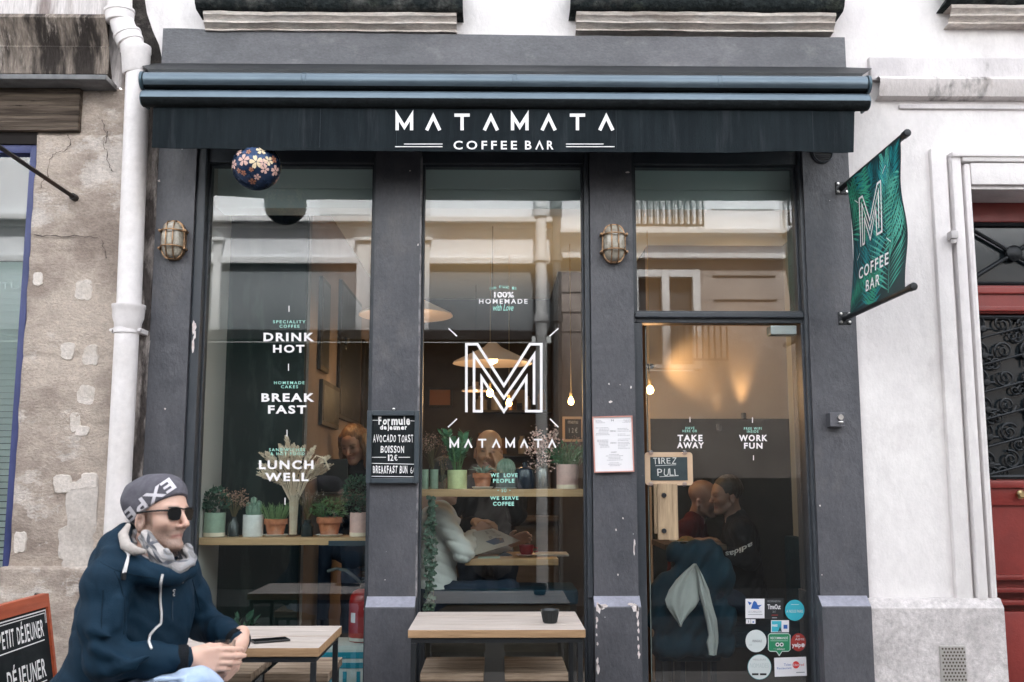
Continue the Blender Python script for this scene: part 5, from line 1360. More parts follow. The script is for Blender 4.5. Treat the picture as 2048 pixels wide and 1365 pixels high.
mb = MB(); put_hand(mb, 'DÉJEUNER', (.475, .298, .90, .385), f, 13, .015, .6); stroke(mb, [(.475, .405), (.90, .405)], .005, f)
mb.build('lettering', chm, AB, recalc=False)
mb = MB(); stroke(mb, [(.06, .078), (.965, .078), (.965, .14)], .006, f); stroke(mb, [(.06, .091), (.952, .091), (.952, .14)], .004, f)
mb.build('border_line', chm, AB, recalc=False)
# ---- extinguisher and striped cloth behind the left pane
xe_, ye_ = P(726, 1280, .30).x, .30; ze = P(722, 1284, .26).z
LC = thing('striped_crate_cover', 'white cloth cover with teal stripes under the fire extinguisher', 'cloth', (xe_, ye_, .2))
m = MB(); m.box(xe_-.20, xe_+.08, .15, .44, .1, ze-.002, .02); m.build('cover', mat('white_canvas', (.50, .52, .50), .9, bump=.5, bs=20), LC)
m = MB()
for z, h in ((ze-.05, .016), (ze-.10, .014)): m.box(xe_-.205, xe_+.085, .146, .30, z-h, z+h, .002)
for i in range(3): m.box(xe_-.15+i*.07, xe_-.13+i*.07, .1475, .16, .15, ze-.13)
m.build('stripe', mat('teal_stripe', (.02, .22, .30), .8), LC)
EX = thing('fire_extinguisher', 'red fire extinguisher with black hose behind the left pane beside the pillar', 'fire extinguisher', (xe_, ye_, ze))
r_ = .077
m = MB(); m.lathe([(0, .0), (r_*.96, .0), (r_, .01), (r_, .20), (r_*.93, .232), (r_*.65, .258), (r_*.35, .268), (0, .27)], (xe_, ye_, ze), 32); soft(m.build('cylinder', mat('extinguisher_red', (.30, .012, .014), .3), EX), 40)
m = MB(); m.lathe([(r_+.001, .005), (r_+.001, .022)], (xe_, ye_, ze), 32); m.build('base_band', mat('pale_band', (.5, .48, .44), .6), EX)
m = MB(); m.tube([(xe_, ye_, ze+.265), (xe_, ye_, ze+.31)], .022, 12); m.box(xe_-.012, xe_+.06, ye_-.012, ye_+.012, ze+.31, ze+.325, .004); m.box(xe_-.01, xe_+.07, ye_-.01, ye_+.01, ze+.34, ze+.352, .004); soft(m.build('valve', steel_bk, EX), 40)
m = MB(); m.tube([(xe_-.02, ye_-.01, ze+.30), (xe_-.045, ye_-.03, ze+.33), (xe_-.09, ye_-.04, ze+.365), (xe_-.14, ye_-.04, ze+.375), (xe_-.19, ye_-.03, ze+.36)], .009, 8); soft(m.build('hose', mat('grey_hose', (.09, .10, .10), .5), EX))
mb = MB(); cyl = lambda x, y: Vector((xe_+(r_+.0015)*math.sin(x), ye_-(r_+.0015)*math.cos(x), ze+y))
put_text(mb, 'EXTINCTEUR', (.12, .178, 1.1, .166), cyl); 
for k in range(6): stroke(mb, [(.15, .152-k*.012), (.9, .152-k*.012)], .003, cyl)
mb.build('lettering', mat('pale_ink', (.6, .5, .48), .6), EX, recalc=False)
mb = MB()
for k in range(4): mb.quad(cyl(-.85+.1*k, .15), cyl(-.75+.1*k, .15), cyl(-.75+.1*k, .10), cyl(-.85+.1*k, .10))
mb.build('badge', sw, EX, recalc=False)
# ============================================================ plants and vases on the two shelves
def leafm(n, c, c2): return mat(n, c, .5, col2=c2, vs=25, vmix=(.4, .6), spec=.4)
lf_dark = leafm('dark_leaf', (.030, .085, .055), (.055, .13, .08)); lf_mid = leafm('mid_leaf', (.08, .19, .075), (.13, .25, .10)); lf_ros = leafm('rosemary_leaf', (.22, .34, .15), (.13, .23, .09))
lf_glossy = leafm('glossy_leaf', (.06, .18, .085), (.11, .26, .13)); lf_gry = leafm('cactus_skin', (.13, .21, .15), (.20, .28, .21))
dry_br = mat('dried_brown', (.38, .21, .15), .9, col2=(.52, .33, .26), vs=30); dry_gr = mat('dried_grey', (.30, .25, .24), .9, col2=(.42, .35, .32), vs=30); dry_pk = mat('dried_pink', (.80, .50, .44), .9, col2=(.88, .68, .60), vs=30)
stem_m = mat('stem', (.14, .11, .06), .8)
pamp = mat('pampas_plume', (.90, .76, .61), .95, col2=(.80, .62, .46), vs=20)
terra = mat('terracotta', (.52, .19, .095), .85, col2=(.60, .36, .26), vs=7, vmix=(.52, .75), bump=.3, grit=(.25, 40)); soil = mat('soil', (.03, .022, .016), 1)
smoke = mat('smoked_glass', (.03, .035, .035), .12)
def pot_mat(n, c): return mat(n, c, .45, col2=tuple(v*.85 for v in c), vs=12, grit=(.14, 30), bump=.1)
def pot(t, c, r_, h, m, kind='cyl', base_m=None):
    b = MB()
    if kind == 'terra': b.lathe([(0, 0), (r_*.68, 0), (r_*.90, h*.70), (r_*1.03, h*.70), (r_*1.05, h), (r_*.9, h), (r_*.86, h*.82), (0, h*.82)], c, 26)
    else: b.lathe([(0, 0), (r_*.97, 0), (r_, .006), (r_, h), (r_*.90, h), (r_*.88, h*.88), (0, h*.88)], c, 26)
    soft(b.build('flower_pot', m, t), 40)
    b = MB(); b.lathe([(0, .0), (r_*.86, 0)], c+Vector((0, 0, h*.885)), 18); b.build('soil', soil, t)
    if base_m:
        b = MB(); b.lathe([(r_*.99, .0015), (r_*1.012, .0015), (r_*1.012, h*.17), (r_*.99, h*.17)], c, 26); b.build('pot_base', base_m, t)
    if kind == 'terra':
        b = MB(); b.lathe([(0, -.001), (r_*.9, -.001), (r_*1.12, .010), (r_*1.06, .012), (r_*.7, .006)], c, 26); soft(b.build('saucer', mat('white_saucer', (.6, .58, .55), .4), t), 40)
def foliage(t, m, c, rx, ry, rz, n, ll, lw, mode='bush', seed=0, name='foliage'):
    rr = random.Random(seed); b = MB()
    for i in range(n):
        if mode == 'bush':
            while True:
                v = Vector((rr.uniform(-1, 1), rr.uniform(-1, 1), rr.uniform(-1, 1)))
                if v.length < 1 and (noise.noise(v*2.2+Vector((seed, 0, 0))) > -.16): break
            p = Vector((c.x+v.x*rx, c.y+v.y*ry, c.z+rz+v.z*rz)); d = Vector((v.x+rr.uniform(-.6, .6), v.y+rr.uniform(-.6, .6), .35+v.z*.5+rr.uniform(-.5, .6)))
            b.leaf(p, d, ll*rr.uniform(.6, 1.3), lw*rr.uniform(.7, 1.3), (rr.uniform(-1, 1), rr.uniform(-1, 1), rr.uniform(0, 1)))
        else:
            a = rr.uniform(0, 6.28); q = math.sqrt(rr.random()); p = Vector((c.x+math.cos(a)*q*rx*.6, c.y+math.sin(a)*q*ry*.6, c.z)); d = Vector((math.cos(a)*q*.55, math.sin(a)*q*.55, 1)); d.normalize()
            L = rz*2*rr.uniform(.7, 1.05)
            k = 9
            if mode == 'needles':
                for j in range(14):
                    tt = (j+1)/14; b.leaf(p+d*L*tt, d*.6+Vector((rr.uniform(-1, 1), rr.uniform(-1, 1), .2)), ll*(1.1-tt*.4), lw)
                b.tube([p, p+d*L], .0012, 4)
            elif mode == 'grass': b.leaf(p, d+Vector((rr.uniform(-.25, .25), rr.uniform(-.25, .25), 0)), L, lw, bend=rr.uniform(.2, .9))
    return b.build(name, m, t, recalc=False)
def stems_dry(t, c, n, h, spread, m, seed, head=.012, fluffy=14, sm=stem_m):
    rr = random.Random(seed); s = MB(); f = MB()
    for i in range(n):
        a = rr.uniform(0, 6.28); q = spread*math.sqrt(rr.random()); L = h*rr.uniform(.6, 1)
        tip = c+Vector((math.cos(a)*q, math.sin(a)*q*.6, L)); mid = c+Vector((math.cos(a)*q*.35, math.sin(a)*q*.2, L*.55))
        s.tube([c, mid, tip], .0013, 4)
        for j in range(fluffy):
            p = tip+Vector((rr.gauss(0, head), rr.gauss(0, head), rr.gauss(-head*.8, head*1.3)))
            f.leaf(p, (rr.uniform(-1, 1), rr.uniform(-1, 1), rr.uniform(-.3, 1)), head*rr.uniform(.6, 1.2), head*.6)
    s.build('stems', sm, t, recalc=False); f.build('dried_flowers', m, t, recalc=False)
def vase(t, c, r_, h, neck, m):
    b = MB(); b.lathe([(0, 0), (r_, 0), (r_, h*.62), (neck, h*.80), (neck, h), (neck*.8, h), (neck*.8, h*.7), (0, h*.7)], c, 20); soft(b.build('vase', m, t), 40)
def plant(px, Yp, zs, lab, cat='potted plant', name='potted_plant', grp='plants on the window shelves'):
    x = P(px, 1000, Yp).x; c = Vector((x, Yp, zs+.001)); return thing(name, lab, cat, tuple(c), grp), c
YS = .25; K = (5.15+YS)/2000
cream_b = mat('raw_clay_base', (.80, .68, .54), .8)
# left shelf
z = ZS1
t, c = plant(431, YS, z, 'green and cream pot with dark bushy leaves at the left end of the left shelf'); pot(t, c, 21*K, 46*K, pot_mat('sage_glaze', (.36, .47, .36)), base_m=cream_b); foliage(t, lf_dark, c+Vector((0, 0, 42*K)), 27*K, 22*K, 26*K, 380, .024, .014, seed=1)
t, c = plant(469, YS, z, 'dark glass vase of dried brown flowers right of the green and cream pot', 'vase', 'flower_vase'); vase(t, c, 12*K, 38*K, 7*K, smoke); stems_dry(t, c+Vector((0, 0, 30*K)), 26, 60*K, 26*K, dry_br, 2, .010)
t, c = plant(508, YS, z, 'white pot with small grey green cactus on the left shelf'); pot(t, c, 20*K, 42*K, pot_mat('white_glaze', (.82, .81, .79)))
m = MB()
for dx, dy, h, r_ in ((0, 0, 34, 8), (-9, 3, 24, 6), (9, -2, 27, 7), (3, -7, 20, 6), (-5, -6, 18, 5)):
    m.tube([c+Vector((dx*K, dy*K, 36*K)), c+Vector((dx*1.15*K, dy*K, (38+h*.5)*K)), c+Vector((dx*1.2*K, dy*K, (40+h)*K)), c+Vector((dx*1.2*K, dy*K, (43+h)*K))], [r_*K*.9, r_*K, r_*K*.75, r_*K*.1], 10)
soft(m.build('cactus', lf_gry, t)); foliage(t, dry_gr, c+Vector((0, 0, 40*K)), 15*K, 12*K, 15*K, 120, .008, .0012, seed=3, name='spines')
t, c = plant(553, YS, z, 'terracotta pot of upright pale green rosemary on the left shelf'); pot(t, c, 22*K, 34*K, terra, 'terra'); foliage(t, lf_ros, c+Vector((0, 0, 30*K)), 30*K, 24*K, 18*K, 70, .010, .0017, 'needles', 4)
# pampas
t, c = plant(588, YS, z, 'tall bundle of pale pampas grass in slim glass vase on the left shelf', 'vase', 'flower_vase')
b = MB(); b.lathe([(9*K, .002), (9.5*K, .01), (9.5*K, 80*K)], c, 20); b.lathe([(0, .002), (9*K, .002)], c, 20); soft(b.build('vase', glass('clear_vase', .05, (.93, .95, .94)), t), 40)
rr = random.Random(9); s = MB(); f = MB()
for i in range(34):
    a = rr.uniform(0, 6.28); q = math.sqrt(rr.random()); L = rr.uniform(.40, .53)*(1-.22*q*q)
    base_ = c+Vector((math.cos(a)*q*6*K, math.sin(a)*q*6*K, .012)); wst = c+Vector((math.cos(a)*q*9*K, math.sin(a)*q*8*K, 70*K))
    tip = c+Vector((math.cos(a)*q*.165+rr.gauss(0, .012), math.sin(a)*q*.10, L)); mid = wst*.5+tip*.5+Vector((-math.cos(a)*q*.012, 0, .022))
    s.tube([base_, wst, mid, tip], [.0022, .0022, .0016, .001], 5)
    d = (tip-mid).normalized(); PLm = rr.uniform(.11, .16); bend = Vector((math.cos(a)*q, math.sin(a)*q*.5, -.6))*.030
    for j in range(150):
        tt = rr.random(); p = tip+d*PLm*(tt-.75)+bend*tt*tt
        w_ = .017*math.sin(math.pi*min(1, tt*.82+.14))
        v = Vector((rr.gauss(0, 1), rr.gauss(0, 1), rr.gauss(0, 1))).normalized()
        f.leaf(p+v*w_*.35, d*1.1+v*.55, w_*1.5+.004, .0042)
for i in range(60):                          # the loose sheaf of stalks
    a = rr.uniform(0, 6.28); q = math.sqrt(rr.random()); z0_ = rr.uniform(.10, .2)
    s.tube([c+Vector((math.cos(a)*q*7*K, math.sin(a)*q*7*K, .01)), c+Vector((math.cos(a)*q*9*K, math.sin(a)*q*8*K, 70*K)), c+Vector((math.cos(a)*q*(.05+z0_*.2), math.sin(a)*q*.05, 70*K+z0_))], [.0018, .0016, .0008], 4)
for i in range(3):                           # the drooping heads at the right
    a = [c+Vector((.01, 0, 85*K)), c+Vector((.06, -.01, .36)), c+Vector((.115+.012*i, -.02, .425-.01*i)), c+Vector((.16+.01*i, -.02, .41)), c+Vector((.185+.012*i, -.02, .35+.02*i))]
    if i == 0: s.tube(a, [.0015, .0018, .004, .0055, .004], 6)
s.build('stems', pamp, t, recalc=False); f.build('plumes', pamp, t, recalc=False)
t, c = plant(616, YS, z, 'dark bottle with thin dried twigs right of the pampas grass', 'vase', 'flower_vase'); vase(t, c, 12*K, 32*K, 7*K, smoke); stems_dry(t, c+Vector((0, 0, 28*K)), 22, 66*K, 32*K, dry_gr, 12, .007, 9)
t, c = plant(660, YS, z, 'wide terracotta pot with spreading green herb on the left shelf'); pot(t, c, 24*K, 37*K, terra, 'terra'); foliage(t, lf_mid, c+Vector((0, 0, 30*K)), 36*K, 28*K, 22*K, 800, .020, .0034, seed=6)
t, c = plant(720, YS, z, 'pink pot with tall dark bush at the right end of the left shelf'); pot(t, c, 19*K, 46*K, pot_mat('blush_glaze', (.80, .52, .47)), base_m=cream_b); foliage(t, lf_dark, c+Vector((-.01, 0, 42*K)), 31*K, 26*K, 40*K, 900, .016, .009, seed=7)
# middle shelf
z = ZS2
t, c = plant(858, YS, z, 'small sage green pots with dried brown sprigs at the left end of the middle shelf', 'vase', 'flower_vase'); 
b = MB()
for dx in (-7, 7): b.lathe([(0, 0), (8*K, 0), (8.5*K, .004), (8.5*K, 38*K), (7.5*K, 38*K), (0, 34*K)], c+Vector((dx*1.35*K, 0, 0)), 18)
soft(b.build('vase', pot_mat('sage_glaze', (.36, .47, .36)), t), 40); stems_dry(t, c+Vector((6*K, 0, 34*K)), 30, 74*K, 34*K, dry_br, 21, .009)
t, c = plant(884, YS, z, 'tiny clear glass with twig left of the lime pot', 'vase', 'flower_vase'); b = MB(); b.lathe([(0, .001), (9*K, .001), (9*K, 28*K)], c, 16); soft(b.build('vase', glass('small_vase', .12, (.8, .84, .82)), t), 40); stems_dry(t, c+Vector((0, 0, .01)), 8, 66*K, 12*K, dry_br, 22, .007, 8)
t, c = plant(914, YS, z, 'lime green pot with glossy zz plant on the middle shelf'); pot(t, c, 19.5*K, 37*K, pot_mat('lime_glaze', (.72, .78, .42)))
rr = random.Random(30); b = MB(); s = MB()
for i in range(9):
    a = rr.uniform(0, 6.28); tip = c+Vector((math.cos(a)*rr.uniform(8, 34)*K, math.sin(a)*20*K, rr.uniform(72, 112)*K)); st = c+Vector((math.cos(a)*5*K, math.sin(a)*5*K, 32*K)); md = st*.5+tip*.5+Vector((0, 0, 8*K))
    s.tube([st, md, tip], [.004, .003, .0015], 5)
    for j in range(9):
        tt = .3+.7*j/8; p = (st*(1-tt)+tip*tt)+Vector((0, 0, 16*K*tt*(1-tt)*4*.5))
        for sd_ in (-1, 1): b.leaf(p, Vector((sd_*math.sin(a)+.3*math.cos(a), -sd_*math.cos(a)*.8, .6)), .042, .019)
s.build('stems', lf_mid, t, recalc=False); b.build('foliage', lf_glossy, t, recalc=False)
t, c = plant(965, YS, z, 'terracotta pot with spreading aloe on the middle shelf'); pot(t, c, 19*K, 31*K, terra, 'terra')
b = MB(); rr = random.Random(31)
for i in range(12):
    a = i*2.4; u = .35+.65*(i/12); b.tube([c+Vector((0, 0, 26*K)), c+Vector((math.cos(a)*18*K*u, math.sin(a)*14*K*u, (42-4*u)*K)), c+Vector((math.cos(a)*38*K*u, math.sin(a)*28*K*u, (34+22*(1-u))*K))], [.007, .006, .0008], 6)
b.build('foliage', lf_gry, t, recalc=False)
t, c = plant(1012, YS, z, 'grey pot with round spiny cactus on white saucer on the middle shelf'); pot(t, c, 20*K, 31*K, pot_mat('grey_glaze', (.16, .18, .175)))
b = MB(); b.lathe([(0, 0), (21*K, .0), (24*K, .006), (20*K, .008), (0, .006)], c-Vector((0, 0, .001)), 24); soft(b.build('saucer', mat('white_saucer', (.6, .58, .55), .4), t), 40)
b = MB(); n = 40
for i in range(16):
    a0 = i*2*math.pi/16
    b.tube([c+Vector((math.cos(a0)*16*K*math.sin(q), math.sin(a0)*16*K*math.sin(q), (40-17*math.cos(q))*K)) for q in [math.pi*(k+.3)/9 for k in range(9)]], 3.6*K, 6)
b.lathe([(0, -15*K), (13*K, -9*K), (15*K, 0), (13*K, 9*K), (0, 15*K)], c+Vector((0, 0, 40*K)), 14); soft(b.build('cactus', lf_gry, t))
foliage(t, mat('pale_spines', (.55, .52, .42), .8), c+Vector((0, 0, 24*K)), 17*K, 17*K, 18*K, 260, .010, .0012, seed=33, name='spines')
c = Vector((P(1050, 980, YS).x, YS, z+.001)); NB = thing('dark_bottle', 'squat navy bottle with narrow neck on the middle shelf', 'bottle', tuple(c))
b = MB(); b.lathe([(0, 0), (19*K, 0), (20*K, .006), (20*K, 36*K), (17*K, 40*K), (6*K, 43*K), (5*K, 52*K), (6*K, 53*K), (0, 53*K)], c, 24); soft(b.build('bottle_body', mat('navy_glass', (.008, .015, .03), .2), NB), 40)
t, c = plant(1086, YS, z, 'clear jar of pale pink dried blossom sprays on the middle shelf', 'vase', 'flower_vase'); b = MB(); b.lathe([(0, .001), (16*K, .001), (16.5*K, .01), (16.5*K, 30*K), (13*K, 38*K), (13*K, 44*K)], c, 22); soft(b.build('vase', glass('small_vase', .12, (.8, .84, .82)), t), 40)
stems_dry(t, c+Vector((0, 0, .008)), 16, 118*K, 30*K, dry_pk, 40, .017, 26); stems_dry(t, c+Vector((0, 0, .008)), 9, 70*K, 26*K, dry_pk, 41, .015, 18)
t, c = plant(1135, YS, z, 'pink pot with loose green grasses at the right end of the middle shelf'); pot(t, c, 21.5*K, 48*K, pot_mat('blush_glaze', (.80, .52, .47)), base_m=cream_b); foliage(t, lf_mid, c+Vector((0, 0, 40*K)), 34*K, 26*K, 27*K, 110, .02, .006, 'grass', 50); foliage(t, lf_glossy, c+Vector((0, 0, 44*K)), 42*K, 28*K, 24*K, 130, .026, .013, seed=51); stems_dry(t, c+Vector((0, 0, 40*K)), 14, 62*K, 38*K, dry_br, 52, .008, 8)
# trailing ivy
iv = P(862, 990, .2); IV = thing('hanging_ivy', 'trailing ivy hanging below the left end of the middle shelf', 'plant', (iv.x, .2, .5))
s = MB(); b = MB(); rr = random.Random(60)
zlo = P(862, 1232, .2).z
for k in range(7):
    x = iv.x+rr.uniform(-.022, .022); pts = []; zz = ZS2-.04; y = .11+.012*rr.random()
    n = rr.randint(16, 26)
    for i in range(n+1):
        tt = i/n; pts.append(Vector((x+.010*math.sin(tt*9+k)+.006*rr.gauss(0, 1), y+.03*rr.random(), zz+(zlo+rr.uniform(0, .06)*(k > 1)-zz)*tt)))
    s.tube(pts, .0013, 4)
    for p in pts:
        for j in range(3): b.leaf(p, (rr.uniform(-1, 1), -rr.random(), rr.uniform(-1, .2)), .021*rr.uniform(.7, 1.2), .017, (rr.uniform(-.4, .4), -1, .3))
s.build('stems', stem_m, IV, recalc=False); b.build('foliage', leafm('ivy_leaf', (.06, .11, .075), (.13, .19, .14)), IV, recalc=False)
# dim leafy plants near the floor behind the left pane
for px_, Yp, h in ((470, .32, .5),):
    c = P(px_, 1290, Yp); c.z = .0
    t = thing('potted_plant', 'leafy plant in dark tub standing low behind the left pane', 'potted plant', tuple(c)); pot(t, c, .10, .42, mat('dark_tub', (.05, .05, .05), .6)); foliage(t, lf_dark, c+Vector((0, 0, .40)), .15, .10, .13, 300, .06, .028, seed=70)
# ============================================================ things inside at table height
tb = P(930, 1118, .42); tb2 = P(1117, 1118, .42)
IT = thing('cafe_table', 'oak table inside behind the middle pane with the red cup', 'table', ((tb.x+tb2.x)/2, .7, 0))
ZT = tb.z
MB().box(tb.x, tb2.x, .42, .95, ZT-.036, ZT, .004).build('tabletop', wood('inner_table_oak', (.52, .31, .15), (.36, .20, .09), 12, 0, .5), IT)
MB().box((tb.x+tb2.x)/2-.03, (tb.x+tb2.x)/2+.03, .66, .72, .03, ZT-.0365, .004).build('leg', steel_bk, IT); MB().box((tb.x+tb2.x)/2-.2, (tb.x+tb2.x)/2+.2, .5, .88, 0, .0295, .004).build('foot', steel_bk, IT)
c = P(1053, 1104, .55); c.z = ZT+.001
CU = thing('coffee_cup', 'red coffee cup on saucer on the inside oak table', 'cup', tuple(c))
cupred = mat('cup_red', (.24, .012, .018), .25)
b = MB(); b.lathe([(0, .002), (.03, .001), (.062, .012), (.06, .015), (.03, .006), (0, .006)], c, 28); soft(b.build('saucer', mat('saucer_pink', (.62, .42, .40), .3), CU), 40)
b = MB(); b.lathe([(0, .0065), (.025, .0065), (.036, .022), (.044, .058), (.044, .064), (.041, .064), (.039, .055), (0, .050)], c, 28); b.tube([c+Vector((.042, 0, .05)), c+Vector((.062, 0, .048)), c+Vector((.064, 0, .030)), c+Vector((.040, 0, .026))], .004, 8); soft(b.build('cup', cupred, CU), 40)
b = MB(); b.lathe([(0, .0), (.0385, 0)], c+Vector((0, 0, .0553)), 20); b.build('coffee', mat('coffee', (.05, .025, .012), .2), CU)
nwp = mat('newsprint', (.56, .50, .44), .9, col2=(.50, .44, .39), vs=9)
def sheet(name, lab, q, thick, m, cat, ink=True, bow=.0):
    t = thing(name, lab, cat, tuple(q[3]))
    b = MB(); n = 8
    nv = (q[1]-q[0]).cross(q[3]-q[0]).normalized()
    if nv.y > 0: nv = -nv
    f = lambda u, v, o=0: (q[0]*(1-u)+q[1]*u)*(1-v)+(q[3]*(1-u)+q[2]*u)*v+nv*(o+bow*math.sin(u*math.pi))
    for o in (0, thick):
        G = [[b.bm.verts.new(f(i/n, j/n, o)) for j in range(n+1)] for i in range(n+1)]
        for i in range(n):
            for j in range(n): b._f([G[i][j], G[i+1][j], G[i+1][j+1], G[i][j+1]])
    b.build('pages', m, t, smooth=True)
    if ink:
        b = MB(); rr = random.Random(3)
        for k in range(12): 
            if k not in (5, 6, 7): b.poly([f(u, v, thick+.0012) for u, v in ((.45, .08+k*.035), (.45+rr.uniform(.2, .42), .08+k*.035), (.85, .095+k*.035), (.45, .095+k*.035))])
        b.build('print_lines', mat('newsprint_ink', (.16, .15, .15), .9), t, recalc=False)
        b = MB(); b.poly([f(u, v, thick+.0014) for u, v in ((.30, .55), (.62, .50), (.78, .62), (.70, .82), (.45, .80))]); b.build('photograph', mat('news_photo', (.10, .13, .20), .8, col2=(.35, .2, .12), vs=14, vmix=(.45, .6)), t, recalc=False)
    return t
sheet('newspaper', 'open newspaper held up by the person in the white jacket', [P(945, 1064, .50), P(985, 1057, .62), P(1040, 1082, .70), P(946, 1112, .48)], .004, nwp, 'newspaper', True, .01)
q0 = Vector((P(1075, 1105, .5).x, .55, ZT+.004))
t = thing('newspaper', 'folded newspaper lying on the inside table right of the red cup', 'newspaper', tuple(q0)); b = MB(); b.box(q0.x-.01, q0.x+.18, .56, .78, ZT+.001, ZT+.012, .004); b.build('pages', nwp, t)
t = thing('napkin', 'pale green paper lying under the open newspaper on the inside table', 'napkin', (tb.x+.12, .5, ZT)); MB().box(tb.x+.07, tb.x+.19, .43, .56, ZT+.0008, ZT+.003).build('napkin_sheet', mat('pale_green_paper', (.42, .52, .44), .9), t)
# laptop and woman's table
c = P(640, 985, 1.0); d = P(705, 920, 1.08)
LT = thing('laptop', 'open dark laptop with its lid towards the left pane', 'laptop', (c.x+.1, 1.1, c.z))
b = MB(); ln = (d.x-c.x)
va = [Vector((c.x-.03, 1.0, c.z)), Vector((d.x-.01, 1.0, c.z)), Vector((d.x-.01, .93, d.z)), Vector((c.x-.03, .93, d.z))]
A = [b.bm.verts.new(v) for v in va]; B2 = [b.bm.verts.new(v+Vector((0, .008, .002))) for v in va]; b._f(A); b._f(B2[::-1])
for i in range(4): b._f([A[i], B2[i], B2[(i+1) % 4], A[(i+1) % 4]])
b.build('lid', mat('graphite_shell', (.045, .05, .05), .45), LT); MB().box(c.x-.03, d.x-.01, 1.004, 1.22, c.z-.014, c.z-.001, .003).build('keyboard_base', mat('graphite_shell', (.045, .05, .05), .45), LT)
WT = thing('cafe_table', 'dark table inside the left pane under the laptop', 'table', (c.x+.1, 1.2, 0)); MB().box(-1.08, d.x+.15, .85, 1.45, c.z-.05, c.z-.0145, .004).build('tabletop', wood('dark_table_wood', (.09, .06, .04), (.05, .03, .02), 9, 0), WT); MB().box(-.85, -.79, 1.1, 1.16, 0, c.z-.0505, .004).build('leg', steel_bk, WT)
# benches and seat back
navyf = mat('petrol_upholstery', (.008, .032, .054), .8, col2=(.011, .042, .066), vs=6, bump=.3, bs=90)
BN = thing('bench', 'long petrol blue bench behind the middle pane under the white jacket', 'bench', (.0, .6, 0)); zb_n = P(1000, 1178, .45).z
MB().box(-.40, .44, .40, .80, zb_n-.08, zb_n, .015).build('cushion', navyf, BN); MB().box(-.39, .43, .42, .78, 0.02, zb_n-.081, .004).build('bench_base', brown, BN)
a, b_ = P(1325, 1300, .55), P(1452, 1095, .55)
SE = thing('chair', 'dark blue upholstered chair behind the glass door under the grey sweater', 'chair', ((a.x+b_.x)/2, .6, 0))
S = SDF((a.x-.14, .47, .34), (b_.x+.12, .80, b_.z+.12), .008)
S.cap((a.x+.10, .62, b_.z-.03), (b_.x-.08, .62, b_.z-.02), .055, .06, .05); S.cap((a.x+.04, .63, b_.z-.22), (b_.x-.01, .63, b_.z-.16), .075, .08, .12); S.cap((a.x+.01, .63, .62), (b_.x, .63, .62), .075, .075, .15); S.cap((a.x+.02, .63, .46), (b_.x-.01, .63, .46), .06, .06, .1)
S.warp(lambda x, y, z: .009*np.sin(x*34+2*np.sin(z*9))*np.sin(z*11+x*6)+.005*np.sin(x*70-z*40))
link('backrest', S.mesh('backrest'), navyf, SE, True)
m = MB(); m.box(a.x, b_.x, .72, 1.05, .36, .46, .03); soft(m.build('seat', navyf, SE), 50)
for x in (a.x+.03, b_.x-.06):
    for y in (.74, 1.0): MB().box(x, x+.03, y, y+.03, 0, .3595).build('leg', steel_bk, SE)
# bench of the two men
B3 = thing('bench', 'petrol blue wall bench behind the door glass under the men', 'bench', (1.5, 1.3, 0)); MB().box(1.15, 2.09, 1.2, 1.75, .36, .46, .02).build('cushion', navyf, B3); MB().box(2.02, 2.095, 1.0, 2.0, .4605, 1.0, .02).build('backrest', navyf, B3); MB().box(1.17, 2.08, 1.24, 1.72, 0, .3595).build('bench_base', brown, B3)
"""the men's table"""
c = P(1350, 1085, 1.3); T4 = thing('cafe_table', 'dark table with plate between the two men behind the door', 'table', (c.x, 1.35, 0)); MB().box(c.x-.10, c.x+.28, 1.08, 1.62, c.z-.035, c.z, .004).build('tabletop', wood('dark_table_wood', (.09, .06, .04), (.05, .03, .02), 9, 0), T4); MB().box(c.x-.02, c.x+.04, 1.30, 1.36, 0, c.z-.0355).build('leg', steel_bk, T4)
t = thing('plate', 'round plate of food on the dark table behind the door handle', 'plate', (c.x+.06, 1.22, c.z)); b = MB(); b.lathe([(0, .001), (.06, .001), (.11, .014), (.108, .017), (.06, .006), (0, .006)], (c.x+.06, 1.22, c.z), 24); soft(b.build('dish', mat('plate_grey', (.35, .33, .3), .35), t)); b = MB(); b.lathe([(0, .045), (.03, .04), (.06, .02), (.065, .007)], (c.x+.06, 1.22, c.z), 14); soft(b.build('food', mat('baked_food', (.28, .13, .05), .7, col2=(.10, .12, .04), vs=40), t))
# ============================================================ people
def skin_mat(name, base_):
    m = bpy.data.materials.new(name); m.use_nodes = True; nt = m.node_tree; b = nt.nodes['Principled BSDF']
    a = nt.nodes.new('ShaderNodeAttribute'); a.attribute_name = 'tone'
    nt.links.new(a.outputs['Color'], b.inputs['Base Color']); b.inputs['Roughness'].default_value = .48
    b.inputs['Subsurface Weight'].default_value = .12; b.inputs['Subsurface Radius'].default_value = (.01, .004, .002); b.inputs['Subsurface Scale'].default_value = .3
    n = nt.nodes.new('ShaderNodeTexNoise'); n.inputs['Scale'].default_value = 260; bn = nt.nodes.new('ShaderNodeBump'); bn.inputs['Strength'].default_value = .12; bn.inputs['Distance'].default_value = .002
    nt.links.new(n.outputs['Fac'], bn.inputs['Height']); nt.links.new(bn.outputs[0], b.inputs['Normal'])
    m['base'] = base_
    return m
def head_frame(yaw, pitch=0, roll=0):
    """columns: forward, left, up"""
    M = Matrix.Rotation(yaw, 3, 'Z') @ Matrix.Rotation(-pitch, 3, 'Y') @ Matrix.Rotation(roll, 3, 'X')
    return M
